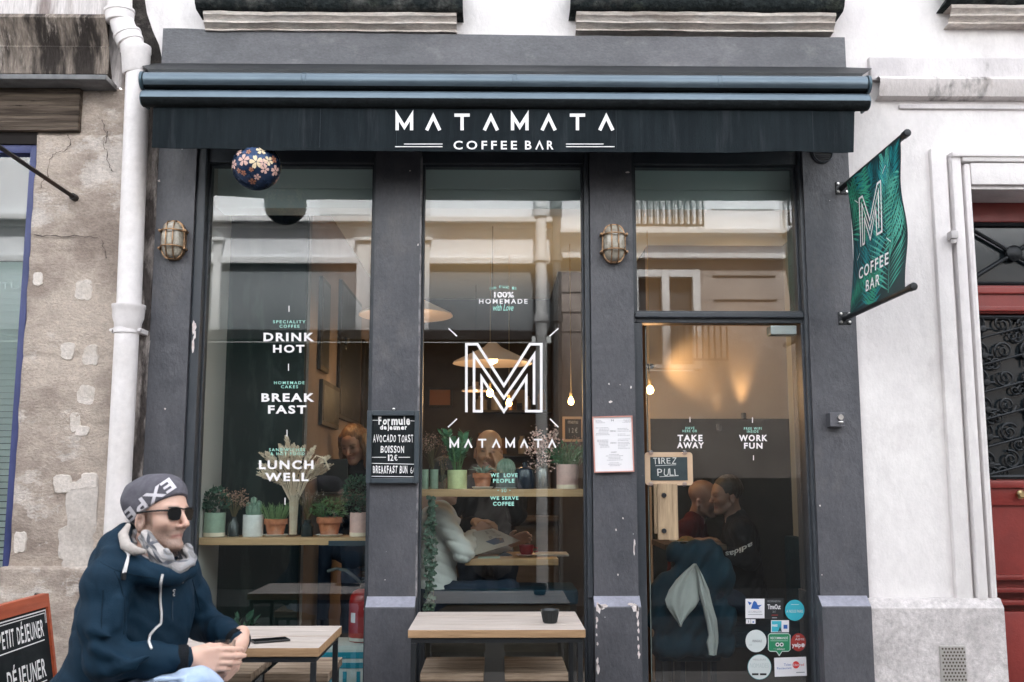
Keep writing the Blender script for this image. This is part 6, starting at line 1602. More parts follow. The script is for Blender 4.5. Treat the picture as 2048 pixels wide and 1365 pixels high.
def add_head(S, c, M, s=1.0, k=.012, female=False):
    W = lambda x, y, z: Vector(c)+M @ Vector((x*s, y*s, z*s))
    A = [[M[i][j] for j in range(3)] for i in range(3)]
    E = lambda x, y, z, r, kk=k, sub=False: S.ell(W(x, y, z), tuple(v*s for v in r), A, kk*s, sub)
    K_ = lambda a, b, ra, rb=None, kk=k, sub=False: S.cap(W(*a), W(*b), ra*s, (ra if rb is None else rb)*s, kk*s, sub)
    E(-.014, 0, .04, (.098, .077, .085)); E(.034, 0, -.012, (.058, .063, .088), .03)
    jw = .043 if female else .049
    for q in (-1, 1):
        K_((-.004, q*jw, -.058), (.062, q*.018, -.098), .021, .019, .025)
        E(.055, q*.042, -.024, (.028, .02, .018), .02)
        K_((.084, q*.016, .023), (.070, q*.047, .024), .010, .008, .014)
        K_((.083, 0, -.059), (.072, q*.022, -.064), .0085, .006, .008); K_((.082, 0, -.072), (.072, q*.02, -.069), .0088, .006, .008)
        E(.098, q*.0125, -.036, (.012, .0075, .0075), .006)
    E(.077, 0, -.099, (.021, .024, .018), .016)
    K_((.087, 0, .016), (.113, 0, -.026), .0088, .0105, .009); E(.114, 0, -.030, (.011, .0105, .009), .007)
    for q in (-1, 1):
        E(.094, q*.031, .006, (.016, .016, .010), .010, True); E(.079, q*.031, .006, (.0125, .0125, .0115), .003)
        K_((.0895, q*.020, .0075), (.084, q*.043, .0065), .0018, .0018, .002, True)
    K_((.097, 0, -.0650), (.090, .027, -.0695), .0048, .0044, .003, True); K_((.097, 0, -.0650), (.090, -.027, -.0695), .0048, .0044, .003, True)
    for q in (-1, 1):
        E(-.012, q*.080, -.020, (.021, .010, .033), .006); E(-.004, q*.0905, -.016, (.011, .010, .019), .003, True); E(-.010, q*.080, -.048, (.010, .008, .010), .006)
    K_((-.022, 0, -.05), (-.048, 0, -.19), .054 if not female else .046, .060 if not female else .052, .03)
    return W
def tone_mesh(me, base_, c, M, s=1.0, stubble=0.0, lips=(.45, .17, .15)):
    n = len(me.vertices); co = np.empty(n*3, np.float32); me.vertices.foreach_get('co', co); co = co.reshape(-1, 3)
    A = np.array([[M[i][j] for j in range(3)] for i in range(3)])
    L = (co-np.array(c))@A/s
    col = np.tile(np.array([*base_, 1], np.float32), (n, 1))
    x, y, z = L[:, 0], np.abs(L[:, 1]), L[:, 2]
    def sm(v, a, b): t = np.clip((v-a)/(b-a), 0, 1); return t*t*(3-2*t)
    inh = (np.linalg.norm(L, axis=1) < .16).astype(float)
    red = np.exp(-(((x-.112)/.02)**2+(y/.02)**2+((z+.03)/.018)**2))+.8*np.exp(-((y-.083)/.012)**2-((x+.01)/.025)**2-((z)/.035)**2)+.35*np.exp(-(((x-.06)/.03)**2+((y-.045)/.02)**2+((z+.03)/.02)**2))
    def blend(f, cc):
        f = (f*inh)[:, None]; col[:, :3] = col[:, :3]*(1-f)+np.array(cc)*f
    blend(np.clip(red, 0, 1)*.28, (.55, .22, .17))
    if stubble:
        jaw = sm(-z, .028, .060)*sm(x, -.035, .0)*(1-sm(-z, .115, .14)); side = sm(x, -.03, -.012)*(1-sm(x, .02, .035))*sm(y, .05, .06)*(1-sm(z, .0, .03))
        mous = sm(-z, .043, .05)*(1-sm(-z, .058, .062))*sm(x, .06, .08)
        nz = .75+.25*np.sin(co[:, 0]*1900)*np.sin(co[:, 1]*2100)*np.sin(co[:, 2]*2000)
        f = np.clip(np.maximum(np.maximum(jaw, side*1.2), mous), 0, 1)*stubble*nz
        blend(f, (.16, .115, .095))
    lipf = np.exp(-(((z+.0655+.14*y)/.0075)**4))*(1-sm(y, .022, .030))*sm(x, .068, .074)
    blend(np.clip(lipf, 0, 1)*.55, lips)
    line = np.exp(-((z+.0650+.16*y)/.003)**2)*(1-sm(y, .024, .030))*sm(x, .066, .074); blend(np.clip(line, 0, 1)*.75, (.20, .07, .06))
    eye = np.exp(-((y-.031)/.011)**2-((z-.0065)/.005)**2)*sm(x, .066, .076); blend(np.clip(eye*1.4, 0, 1), (.03, .02, .015))
    brow = np.exp(-((y-.034)/.020)**4-((z-.0275)/.0055)**2)*sm(x, .055, .068); blend(np.clip(brow, 0, 1)*.85, (.07, .045, .03))
    sock = np.exp(-((y-.031)/.020)**2-((z-.004)/.014)**2)*sm(x, .06, .075); blend(np.clip(sock, 0, 1)*.25, (.25, .12, .09))
    a = me.color_attributes.new('tone', 'FLOAT_COLOR', 'POINT'); a.data.foreach_set('color', col.ravel())
def add_hand(S, w, d, n, side, thumb=(.6, .7, .45), curl=(.35, .5, .4), spread=.0, s=1.0, curls=None, k=.006):
    """w wrist, d towards the knuckles, n palm normal, side = unit vector on the thumb side"""
    w, d, n, t = Vector(w), Vector(d).normalized(), Vector(n).normalized(), Vector(side).normalized()
    n = (n-d*n.dot(d)).normalized(); t = (t-d*t.dot(d)-n*t.dot(n)).normalized()
    for i, (off, ln) in enumerate(((.029, .088), (.010, .091), (-.010, .086), (-.028, .079))):
        kn = w+d*ln*s+t*off*s
        S.cap(w+t*off*.55*s+d*.012*s, kn, .0135*s, .0105*s, .014*s)
        L = [(.041, .025, .020), (.046, .028, .021), (.043, .026, .020), (.033, .019, .018)][i]
        c = curls[i] if curls else curl
        a = 0; p = kn; r0_ = (.0104, .0106, .0101, .0090)[i]
        for j in range(3):
            a += c[j]; dd = d*math.cos(a)+n*math.sin(a)+t*spread*(1.5-i)*(.3 if j == 0 else .2)
            q = p+dd.normalized()*L[j]*s; S.cap(p, q, r0_*(1-.10*j)*s, r0_*(.92-.12*j)*s, k*.5*s); p = q
    p = w+d*.018*s+t*.022*s
    for j, (ln, r_) in enumerate(((.046, .0135), (.034, .0105), (.026, .0095))):
        f = j*.35; dd = (d*(thumb[0]+f*.5)+t*(thumb[1]-f*.7)+n*(thumb[2]+f*.25)).normalized(); q = p+dd*ln*s
        S.cap(p, q, r_*s, r_*.85*s, k*s); p = q
    S.cap(w-d*.03*s, w+d*.02*s, .025*s, .024*s, .015)
def surf(me_or_obj_list):
    """BVH over world-space meshes"""
    vs, fs = [], []
    for o in me_or_obj_list:
        off = OFF[o.name]; b = len(vs)
        vs += [v.co+off for v in o.data.vertices]; fs += [tuple(i+b for i in p.vertices) for p in o.data.polygons]
    return BVHTree.FromPolygons(vs, fs)
def on_surf(bvh, px, py, lift=.002):
    d = (P(px, py, 0)-CAM).normalized(); h = bvh.ray_cast(CAM, d)
    return None if h[0] is None else h[0]+h[1]*lift
def frame_of(d, up=(0, 0, 1)):
    d = Vector(d).normalized(); l = Vector(up).cross(d).normalized(); u = d.cross(l)
    return [[d[i], l[i], u[i]] for i in range(3)]
def figure(name, label, J, head, skin=(.46, .27, .20), top=None, legs=None, hair=None, res=.009, bulk=1.0, female=False, group=None, stubble=0, hands=True, hair_long=False, coat=False, warp=None, box=None):
    hc, M = head
    pel = Vector(J['pelvis']); nk = Vector(J['neck'])
    root = thing(name, label, 'person', (pel.x, pel.y, 0), group)
    pts = [Vector(v) for k_, v in J.items() if isinstance(v, (Vector, tuple)) and len(v) == 3 and k_ not in ('rd', 'rn', 'ld', 'ln', 'fw', 'rt', 'lt')]+[Vector(hc)]
    lo = [min(p[i] for p in pts)-.2 for i in range(3)]; hi = [max(p[i] for p in pts)+.2 for i in range(3)]
    fw = Vector(J['fw']); A = frame_of(fw); lat = Vector((A[0][1], A[1][1], A[2][1]))
    spine = nk-pel; ch = pel+spine*.66; wa = pel+spine*.3
    def trunk(S, g, k):
        At = [list(r_) for r_ in A]
        S.ell(ch, (.112*g*bulk, .168*g*bulk, .19), At, k); S.ell(wa, (.115*g*bulk, .155*g*bulk, .17), At, k); S.ell(pel, (.125*g*bulk, .165*g*bulk, .13), At, k)
        S.chain([nk-spine*.08, J['rs']], [.055*g, .066*g*bulk], k); S.chain([nk-spine*.08, J['ls']], [.055*g, .066*g*bulk], k)
    S = SDF(lo, hi, res)
    trunk(S, .80, .05)
    W = add_head(S, hc, M, J.get('hs', 1.0), female=female)
    S.cap(W(-.04, 0, -.16), nk-spine*.03, .055, .06, .03)
    for q in ('r', 'l'):
        S.chain([J[q+'s'], J[q+'e'], J[q+'w']], [.046, .036, .026], .02)
        if hands: add_hand(S, J[q+'w'], J[q+'d'], J[q+'n'], J[q+'t'], **J.get(q+'h', {}))
        S.chain([J[q+'hip'], J[q+'kn'], J[q+'an']], [.075, .05, .036], .02)
        S.cap(J[q+'an']-Vector((0, 0, .02)), J[q+'an']+fw*.13-Vector((0, 0, .04)), .032, .026, .02)
    me = S.mesh('body'); tone_mesh(me, skin, hc, M, J.get('hs', 1.0), stubble)
    link('body', me, skin_mat('skin', skin), root, True)
    if top:
        S = SDF(lo, hi, res); trunk(S, 1.0, .06)
        for q in ('r', 'l'):
            tip = Vector(J[q+'w'])-(Vector(J[q+'w'])-Vector(J[q+'e'])).normalized()*.015
            S.chain([J[q+'s'], J[q+'e'], tip], [.064*bulk, .052*bulk, .038*bulk], .03)
        S.cap(nk-spine*.03, nk+spine*.02, .066, .062, .03)
        if coat: S.chain([pel, pel-Vector((0, 0, .42))], [.19, .23], .08)
        fold = lambda x, y, z: .004*np.sin(x*47+z*31+2*np.sin(y*23))*np.sin(z*38-x*21+y*17)+.003*np.sin(x*90-z*70+y*80)
        S.warp(warp or fold)
        o = link('sweater' if not coat else 'coat', S.mesh('top'), top, root, True)
    if legs:
        S = SDF(lo, hi, res)
        S.ell(pel-Vector((0, 0, .03)), (.14, .17, .13), A, .04)
        for q in ('r', 'l'): S.chain([J[q+'hip'], J[q+'kn'], J[q+'an']], [.09, .066, .055], .03)
        S.warp(lambda x, y, z: .003*np.sin(x*60+z*50)*np.sin(y*44+x*20))
        link('trousers', S.mesh('trousers'), legs, root, True)
    if hair:
        S = SDF(np.array(hc)-.24, np.array(hc)+.2, .006)
        s_ = J.get('hs', 1.0); A2 = [[M[i][j] for j in range(3)] for i in range(3)]
        S.ell(W(-.022, 0, .045), (.101*s_, .084*s_, .092*s_), A2, .01)
        if hair_long:
            for q in (-1, 1):
                for i in range(5): S.chain([W(.02-.022*i, q*.07, .06), W(.03-.03*i, q*.088, -.05), W(.045-.03*i, q*.085, -.13), W(.05-.03*i, q*.075, -.20+.01*i)], [.022, .022, .018, .008], .012)
            S.ell(W(-.06, 0, -.05), (.05, .07, .10), A2, .02)
            S.ell(W(.105, 0, -.045), (.075, .060, .095), A2, .006, True)
        else:
            S.ell(W(.11, 0, -.01), (.085, .11, .085), A2, .01, True); S.ell(W(-.03, 0, -.10), (.2, .2, .075), A2, .01, True)
        S.warp(lambda x, y, z: .003*np.sin(x*170+y*130)*np.sin(z*20+1))
        link('hair', S.mesh('hair'), hair, root, True)
    return root
def seat_legs(J, fw, knee=.43, drop=.42, spread=.10):
    fw = Vector(fw); lat = Vector((0, 0, 1)).cross(fw); p = Vector(J['pelvis'])
    for q, sg in (('r', -1), ('l', 1)):
        J[q+'hip'] = p+lat*sg*.085-Vector((0, 0, .03)); J[q+'kn'] = p+fw*knee+lat*sg*spread+Vector((0, 0, .0)); J[q+'an'] = Vector((J[q+'kn'].x+fw.x*.02, J[q+'kn'].y+fw.y*.02, .08))
    return J
def dirv(yaw): return Vector((math.cos(R(yaw)), math.sin(R(yaw)), 0))
Z_ = Vector((0, 0, 1))
hair_gold = mat('fair_hair', (.17, .085, .034), .5, col2=(.07, .035, .016), vs=30, stretch=(3, 3, .4), bump=.4, bs=60)
hair_dk = mat('dark_hair', (.022, .018, .015), .5, col2=(.05, .04, .033), vs=40, bump=.4, bs=80)
blk_kn = mat('black_knit', (.010, .011, .013), .9, bump=.4, bs=120); jeans_dk = mat('dark_jeans', (.025, .04, .07), .85, bump=.4, bs=150)
# ---- woman at the laptop
hc = P(708, 889, 1.4); fw = dirv(-100); J = dict(fw=fw, hs=.97, neck=hc+Vector((.01, .05, -.15)), pelvis=hc+Vector((.02, .16, -.64)))
lat = Z_.cross(fw); J['rs'] = J['neck']-lat*.155-Z_*.05; J['ls'] = J['neck']+lat*.155-Z_*.05
J['re'] = J['rs']+Vector((-.05, -.06, -.26)); J['le'] = J['ls']+Vector((.05, -.06, -.26)); J['rw'] = P(668, 984, 1.16); J['lw'] = P(694, 986, 1.16)
J.update(rd=(.2, -1, -.1), rn=(0, 0, -1), rt=(1, 0, 0), ld=(-.2, -1, -.1), ln=(0, 0, -1), lt=(-1, 0, 0)); seat_legs(J, fw)
figure('person', 'woman with fair hair in black top bent over the laptop behind the left pane', J, (hc, head_frame(R(-108), R(-24), R(3))), (.36, .20, .135), blk_kn, jeans_dk, hair_gold, female=True, hair_long=True)
# ---- man with hand at his cheek
hc = P(977, 902, .95); fw = dirv(-90); J = dict(fw=fw, neck=hc+Vector((0, .06, -.16)), pelvis=hc+Vector((0, .12, -.66)))
J['rs'] = J['neck']+Vector((-.19, 0, -.06)); J['ls'] = J['neck']+Vector((.19, 0, -.06)); J['re'] = J['rs']+Vector((-.05, -.10, -.26)); J['rw'] = J['re']+Vector((.16, -.16, .06))
J['lw'] = P(1003, 950, .85); J['le'] = Vector((J['lw'].x+.09, .84, J['lw'].z-.24))
J.update(rd=(.8, -.5, .1), rn=(0, 0, -1), rt=(0, -.3, 1), ld=(-.15, 0, 1), ln=(-.6, .8, 0), lt=(-.6, -.7, .3), lh=dict(curl=(.3, .5, .4))); seat_legs(J, fw)
figure('person', 'balding man in dark clothes resting his cheek on his hand behind the middle pane', J, (hc, head_frame(R(-92), R(-8), R(-5))), (.52, .28, .16), mat('dark_wool', (.02, .018, .018), .9, bump=.3, bs=100), jeans_dk, None, stubble=.35)
# ---- reader in a white quilted jacket
hc = P(893, 962, .66); fw = dirv(8); J = dict(fw=fw, neck=hc+Vector((-.05, 0, -.16)), pelvis=P(868, 1182, .58))
J['rs'] = P(880, 1030, .46); J['ls'] = P(880, 1026, .82); J['re'] = P(926, 1104, .42); J['le'] = P(955, 1108, .86); J['rw'] = P(948, 1070, .60); J['lw'] = P(1018, 1086, .74)
J.update(rd=(.6, .5, .5), rn=(.3, .7, -.3), rt=(-.5, .2, .7), ld=(.8, -.3, .3), ln=(.2, -.9, -.2), lt=(-.3, 0, 1)); seat_legs(J, fw, .40)
quilt = lambda x, y, z: .011*(1-np.abs(np.sin(z*52+x*16+1.2*np.sin(y*14)))**.6)-.005+.004*np.sin(x*40+z*33)*np.sin(y*25)
figure('person', 'reader in quilted white jacket with dark hair seated behind the middle pane', J, (hc, head_frame(R(12), R(-20))), (.46, .27, .2), mat('white_quilted_shell', (.78, .76, .73), .55, bump=.3, bs=60), jeans_dk, hair_dk, bulk=1.02, warp=quilt, res=.008)
# ---- two men behind the door
hc = P(1452, 992, 1.50); fw = dirv(184); J = dict(fw=fw, neck=hc+Vector((.07, 0, -.15)), pelvis=P(1492, 1195, 1.45))
J['ls'] = P(1484, 1062, 1.31); J['rs'] = P(1475, 1058, 1.67); J['le'] = P(1500, 1122, 1.23); J['lw'] = P(1425, 1102, 1.25); J['re'] = P(1470, 1125, 1.65); J['rw'] = P(1420, 1095, 1.5)
J.update(ld=(-1, .1, -.1), ln=(0, .3, -1), lt=(-.2, -1, 0), rd=(-1, 0, 0), rn=(0, 0, -1), rt=(0, 1, 0)); seat_legs(J, fw, .40)
man2 = figure('person', 'man with short dark hair in black sweatshirt with white sleeve lettering behind the door glass', J, (hc, head_frame(R(190), R(-6))), (.27, .155, .11), blk_kn, jeans_dk, hair_dk, stubble=.3, bulk=1.08)
bv = surf([o for o in man2.children if o.name.startswith('sweater')]); mb = MB()
vs, fs = glyphs('adidas', 1.0, .02)
V_ = []
for u, v in vs:
    x = 1500-(u*49); yb = 1086+20*math.sin(min(1, u*1.05)*1.5)-2; q = on_surf(bv, x-2*(1-v)*0+((1-u)**2)*4, yb+ (v-.0)*12*(.9), .004)
    V_.append(q or P(x, yb, 1.2))
VV = [mb.bm.verts.new(q) for q in V_]
for q in fs: mb._f([VV[i] for i in q])
mb.build('lettering', mat('white_print', (.62, .62, .62), .7), man2, recalc=False)
hc = P(1408, 998, 1.68); fw = dirv(-20); J = dict(fw=fw, neck=hc+Vector((-.07, .02, -.15)), pelvis=P(1360, 1195, 1.70))
J['rs'] = P(1374, 1058, 1.52); J['ls'] = P(1392, 1052, 1.84); J['re'] = P(1372, 1120, 1.43); J['rw'] = P(1392, 1085, 1.40); J['le'] = P(1410, 1120, 1.80); J['lw'] = P(1405, 1092, 1.58)
J.update(rd=(.7, -.4, .2), rn=(0, .2, -1), rt=(.2, .8, .2), ld=(.6, -.6, 0), ln=(0, 0, -1), lt=(0, -1, 0)); seat_legs(J, fw, .40)
figure('person', 'bald man in dark red sweater leaning to his companion behind the door glass', J, (hc, head_frame(R(-28), R(-10), R(8))), (.25, .14, .10), mat('wine_wool', (.060, .008, .010), .9, bump=.3, bs=100), jeans_dk, None, stubble=.2)
# ---- photographer, mirrored in the middle pane
px0 = P(985, 900, 5.35).x; py0 = -5.66
hc = Vector((px0, py0+.05, 1.70)); fw = dirv(90); J = dict(fw=fw, neck=hc+Vector((0, -.05, -.16)), pelvis=Vector((px0, py0-.02, .95)))
J['rs'] = J['neck']+Vector((.18, 0, -.06)); J['ls'] = J['neck']+Vector((-.18, 0, -.06)); J['re'] = J['rs']+Vector((.10, .10, -.24)); J['le'] = J['ls']+Vector((-.10, .10, -.24)); J['rw'] = Vector((.085, py0+.28, 1.40)); J['lw'] = Vector((-.06, py0+.28, 1.36))
for q, sg in (('r', 1), ('l', -1)): J[q+'hip'] = J['pelvis']+Vector((sg*.09, 0, -.04)); J[q+'kn'] = Vector((px0+sg*.11, py0+.03, .50)); J[q+'an'] = Vector((px0+sg*.12, py0, .085))
J.update(rd=(-.3, .8, .2), rn=(-1, 0, 0), rt=(0, 0, 1), ld=(.4, .8, .2), ln=(0, 0, 1), lt=(-.8, 0, .3))
figure('person', 'photographer in long grey coat standing in the street mirrored in the middle pane', J, (hc, head_frame(R(90), R(-12))), (.45, .27, .2), mat('grey_coat', (.23, .215, .205), .9, bump=.3, bs=60), mat('black_trousers', (.015, .015, .017), .9), hair_dk, coat=True, res=.011)
t = thing('photo_camera', 'black camera held up by the photographer in the grey coat', 'camera', (0, -5.28, 1.36)); MB().box(-.07, .07, -5.31, -5.25, 1.36, 1.45, .008).build('camera_body', blk_kn, t); m = MB(); m.tube([(0, -5.2499, 1.405), (0, -5.19, 1.405)], .035, 16); m.build('lens', steel_bk, t)
# ---- the grey sweater over the chair
GS = thing('sweater', 'light grey sweater hanging over the blue chair behind the door glass', 'clothing', tuple(P(1400, 1310, .52)))
grey_marl = mat('grey_marl', (.60, .59, .57), .9, bump=.3, bs=140)
def hang(name, rows, Y0, puff, seed, nu=26, sub=5):
    """a limp piece of cloth: rows = (y, x0, x1) in photo pixels at depth Y0, with folds running down"""
    b = MB(); rr_ = []
    for (ya, a0, a1), (yb, b0, b1) in zip(rows, rows[1:]):
        for k in range(sub): t = k/sub; rr_.append((ya+(yb-ya)*t, a0+(b0-a0)*t, a1+(b1-a1)*t))
    rr_.append(rows[-1])
    for sg in (1, -1):
        G = []
        for y, x0, x1 in rr_:
            row = []
            for i in range(nu+1):
                u = i/nu; p = P(x0+(x1-x0)*u, y, Y0); e = math.sin(u*math.pi)**.5
                f = .5*math.sin(u*13+y*.012+seed)+.35*math.sin(u*23-y*.03+seed*2)+.3*noise.noise((u*5, y*.03, seed))
                row.append(b.bm.verts.new(p+Vector((0, -sg*e*puff-(e*.012*f if sg > 0 else 0), 0))))
            G.append(row)
        for A_, B_2 in zip(G, G[1:]):
            for i in range(nu): b._f([A_[i], A_[i+1], B_2[i+1], B_2[i]])
    bmesh.ops.remove_doubles(b.bm, verts=b.bm.verts, dist=.0004)
    return soft(b.build(name, grey_marl, GS), 60)
hang('knit_body', [(1128, 1387, 1393), (1142, 1370, 1395), (1160, 1352, 1398), (1180, 1338, 1397), (1200, 1330, 1399), (1215, 1334, 1391), (1230, 1344, 1377), (1245, 1355, 1366), (1253, 1359, 1362)], .512, .020, 1)
hang('sleeve', [(1130, 1390, 1394), (1150, 1393, 1405), (1180, 1396, 1418), (1210, 1404, 1425), (1240, 1411, 1434), (1270, 1417, 1437), (1285, 1413, 1437), (1310, 1417, 1433)], .490, .024, 4, 14)
# ============================================================ the man in front
YM = -1.66
hc = P(321, 1032, YM); M = head_frame(R(-25), R(1), R(-2))
N_ = P(305, 1118, YM+.01); fw = dirv(-45); A = frame_of(fw)
rs, ls = P(214, 1168, -1.84), P(352, 1142, -1.50); re, le = P(212, 1322, -1.89), P(404, 1246, -1.36); rw, lw = P(376, 1317, -1.80), P(480, 1284, -1.61)
pel = P(245, 1412, -1.62); ch = P(285, 1216, -1.66)
rhip, lhip = P(222, 1440, -1.76), P(270, 1440, -1.50)
rkn, lkn = P(394, 1386, -1.86), P(430, 1440, -1.45); ran = P(520, 1520, -1.66); lan = Vector((lkn.x+.02, lkn.y-.02, .09))
MAN = thing('person', 'man in navy jacket, grey beanie, scarf and sunglasses seated at the left terrace table', 'person', (pel.x, pel.y, 0))
lo = np.array((-1.82, -2.10, .0)); hi = np.array((-.66, -1.12, 1.66))
S = SDF(lo, hi, .0042)
W = add_head(S, hc, M, 1.0, k=.010)
S.ell(ch, (.09, .14, .17), A, .04); S.chain([ch, pel], [.11, .13], .04)
S.cap(W(-.045, 0, -.15), N_, .055, .06, .03)
S.chain([N_, rs, re, rw], [.05, .05, .040, .027], .02); S.chain([N_, ls, le, lw], [.05, .05, .040, .027], .02)
S.chain([rhip, rkn, ran], [.08, .052, .038], .02); S.chain([lhip, lkn, lan], [.08, .052, .038], .02)
S.cap(ran, ran+Vector((.14, -.03, -.03)), .034, .026, .02); S.cap(lan-Z_*.03, lan+Vector((.15, -.04, -.045)), .034, .028, .02)
add_hand(S, rw, (1, .10, -.05), (.0, 1, -.12), (0, 0, 1), thumb=(.85, .30, .55), curls=[(.30, .52, .42), (.30, .52, .42), (.32, .54, .44), (.36, .56, .45)], s=1.06, k=.006)
kd = P(476, 1308, -1.72)-lw
add_hand(S, lw, (-.02, -.62, -.78), (-1, -.05, .0), (0, -.78, .62), thumb=(.70, .30, .60), curls=[(.45, .75, .55), (.48, .78, .55), (.50, .80, .55), (.54, .76, .55)], s=1.06, k=.006)
me = S.mesh('body'); tone_mesh(me, (.63, .40, .315), hc, M, 1.0, .85, (.52, .24, .20))
body = link('body', me, skin_mat('skin', (.6, .4, .3)), MAN, True)
# jacket
navy = mat('navy_softshell', (.0032, .0175, .035), .75, col2=(.005, .024, .047), vs=5, bump=.25, bs=220)
S = SDF(lo, hi, .0055)
S.ell(ch, (.122, .180, .19), A, .06); S.ell(P(252, 1312, -1.66), (.140, .185, .19), A, .08); S.ell(P(216, 1400, -1.63), (.18, .215, .15), A, .08)
S.ell(P(236, 1225, -1.62), (.095, .13, .19), A, .08)
S.chain([N_+Vector((-.02, 0, -.02)), rs], [.075, .078], .05); S.chain([N_+Vector((0, 0, -.02)), ls], [.075, .075], .05)
cuffr = rw-(rw-re).normalized()*.012; cuffl = lw-(lw-le).normalized()*.012
S.chain([rs, rs*.5+re*.5+Vector((-.012, -.01, 0)), re, re*.45+cuffr*.55, cuffr], [.070, .069, .061, .051, .040], .03)
S.chain([ls, ls*.5+le*.5, le, le*.45+lw*.55, cuffl], [.072, .068, .060, .052, .039], .03)
# elbow and chest folds
for a, b in (((190, 1295, -1.95), (240, 1318, -1.95)), ((185, 1260, -1.95), (225, 1275, -1.96)), ((235, 1335, -1.945), (300, 1312, -1.93)), ((205, 1345, -1.94), (270, 1338, -1.94)), ((410, 1215, -1.43), (436, 1240, -1.42)), ((420, 1262, -1.44), (452, 1258, -1.48)), ((240, 1200, -1.90), (232, 1250, -1.915)), ((300, 1330, -1.85), (350, 1345, -1.80)), ((150, 1330, -1.72), (190, 1365, -1.80))):
    S.cap(P(*a), P(*b), .011, .005, .030)
# hood lying on the back, collar
S.chain([P(246, 1086, -1.58), P(222, 1122, -1.66), P(208, 1142, -1.74)], [.050, .058, .05], .04); S.chain([P(250, 1066, -1.62), P(234, 1096, -1.72), P(238, 1122, -1.80), P(270, 1140, -1.83)], [.036, .050, .048, .036], .04)
S.chain([P(270, 1140, -1.83), P(310, 1152, -1.82), P(345, 1152, -1.76), P(378, 1140, -1.66)], [.034, .030, .030, .030], .03)
S.ell(P(305, 1096, -1.66), (.085, .085, .07), None, .02, True)
S.warp(lambda x, y, z: .0045*(np.abs(np.sin(x*24+z*30+1.7*np.sin(y*19+z*9)))-.6)*np.sin(z*23-x*14+y*20)+.0025*(np.abs(np.sin(x*55+z*41+2*np.sin(y*31)))-.6)*np.sin(y*37-z*33))
jk = link('jacket', S.mesh('jacket'), navy, MAN, True)
for a, b, r_ in ((cuffr-(cuffr-re).normalized()*.022, cuffr+(cuffr-re).normalized()*.012, .043), (cuffl-(cuffl-le).normalized()*.02, cuffl+(cuffl-le).normalized()*.012, .042)):
    m = MB(); d = b-a; m.tube([a, a+d*.1, a+d*.9, b], [r_*.96, r_, r_, r_*.9], 24); m_ = soft(m.build('cuff', mat('black_rib_cuff', (.008, .010, .013), .9, bump=.5, bs=150), jk), 40)
bv = surf([jk])
def path_on(bv_, pts, lift=.003, sub=6):
    out = []
    for (x0, y0), (x1, y1) in zip(pts, pts[1:]):
        for k_ in range(sub):
            q = on_surf(bv_, x0+(x1-x0)*k_/sub, y0+(y1-y0)*k_/sub, lift)
            if q is not None: out.append(q)
    # smooth depth jumps
    for _ in range(2): out = [out[0]]+[(out[i-1]+out[i]*2+out[i+1])/4 for i in range(1, len(out)-1)]+[out[-1]]
    return out
wht = mat('white_zip', (.72, .70, .70), .6)
m = MB(); m.tube(path_on(bv, [(324, 1149), (320, 1168), (319, 1200), (322, 1230), (321, 1248), (309, 1258), (299, 1270), (297, 1285), (304, 1302)], .0035), .0042, 8); soft(m.build('zip', wht, jk))
m = MB(); m.tube(path_on(bv, [(364, 1131), (386, 1124)], .006), .0034, 6); m.build('collar_piping', wht, jk)
m = MB(); m.tube(path_on(bv, [(250, 1104), (257, 1112), (255, 1130), (250, 1148)], .006), .0040, 6); m.tube(path_on(bv, [(267, 1107), (257, 1114), (252, 1132), (246, 1150)], .007), .0036, 6); soft(m.build('drawcord', wht, jk))
m = MB(); q = on_surf(bv, 247, 1152, .006); m.lathe([(0, -.012), (.008, -.012), (.008, .008), (0, .010)], q, 10); soft(m.build('cord_toggle', steel_bk, jk))
m = MB()
for pth in ([(349, 1180), (345, 1181), (345, 1184), (349, 1185)], [(348, 1187), (345, 1189), (346, 1193), (349, 1191)]): m.tube(path_on(bv, pth, .003, 3), .0018, 5)
m.build('chest_emblem', wht, jk)
m = MB(); m.tube(path_on(bv, [(345, 1202), (344, 1225), (345, 1245)], .001), .0022, 5); m.build('pocket_seam', mat('navy_seam', (.02, .045, .075), .6), jk)
seamm = mat('dark_navy_seam', (.0022, .010, .020), .9)
for pth in ([(228, 1142), (240, 1165), (248, 1200), (250, 1240), (246, 1275)], [(186, 1108), (205, 1128), (236, 1143), (275, 1152), (318, 1158)], [(207, 1180), (203, 1230), (203, 1290)], [(300, 1318), (250, 1345), (215, 1352)], [(384, 1160), (394, 1195), (400, 1225)]):
    q_ = path_on(bv, pth, .0006)
    if len(q_) > 4: m = MB(); m.tube(q_, .0012, 5); m.build('seam', seamm, jk)
# hood lining
lin = mat('cream_hood_lining', (.44, .40, .375), .9, col2=(.30, .27, .25), vs=14, bump=.5, bs=40)
m = MB(); m.tube([P(257, 1050, -1.755), P(246, 1070, -1.79), P(252, 1092, -1.835), P(272, 1103, -1.86), P(292, 1104, -1.86)], [.008, .016, .018, .015, .007], 12); soft(m.build('hood_lining', lin, jk))
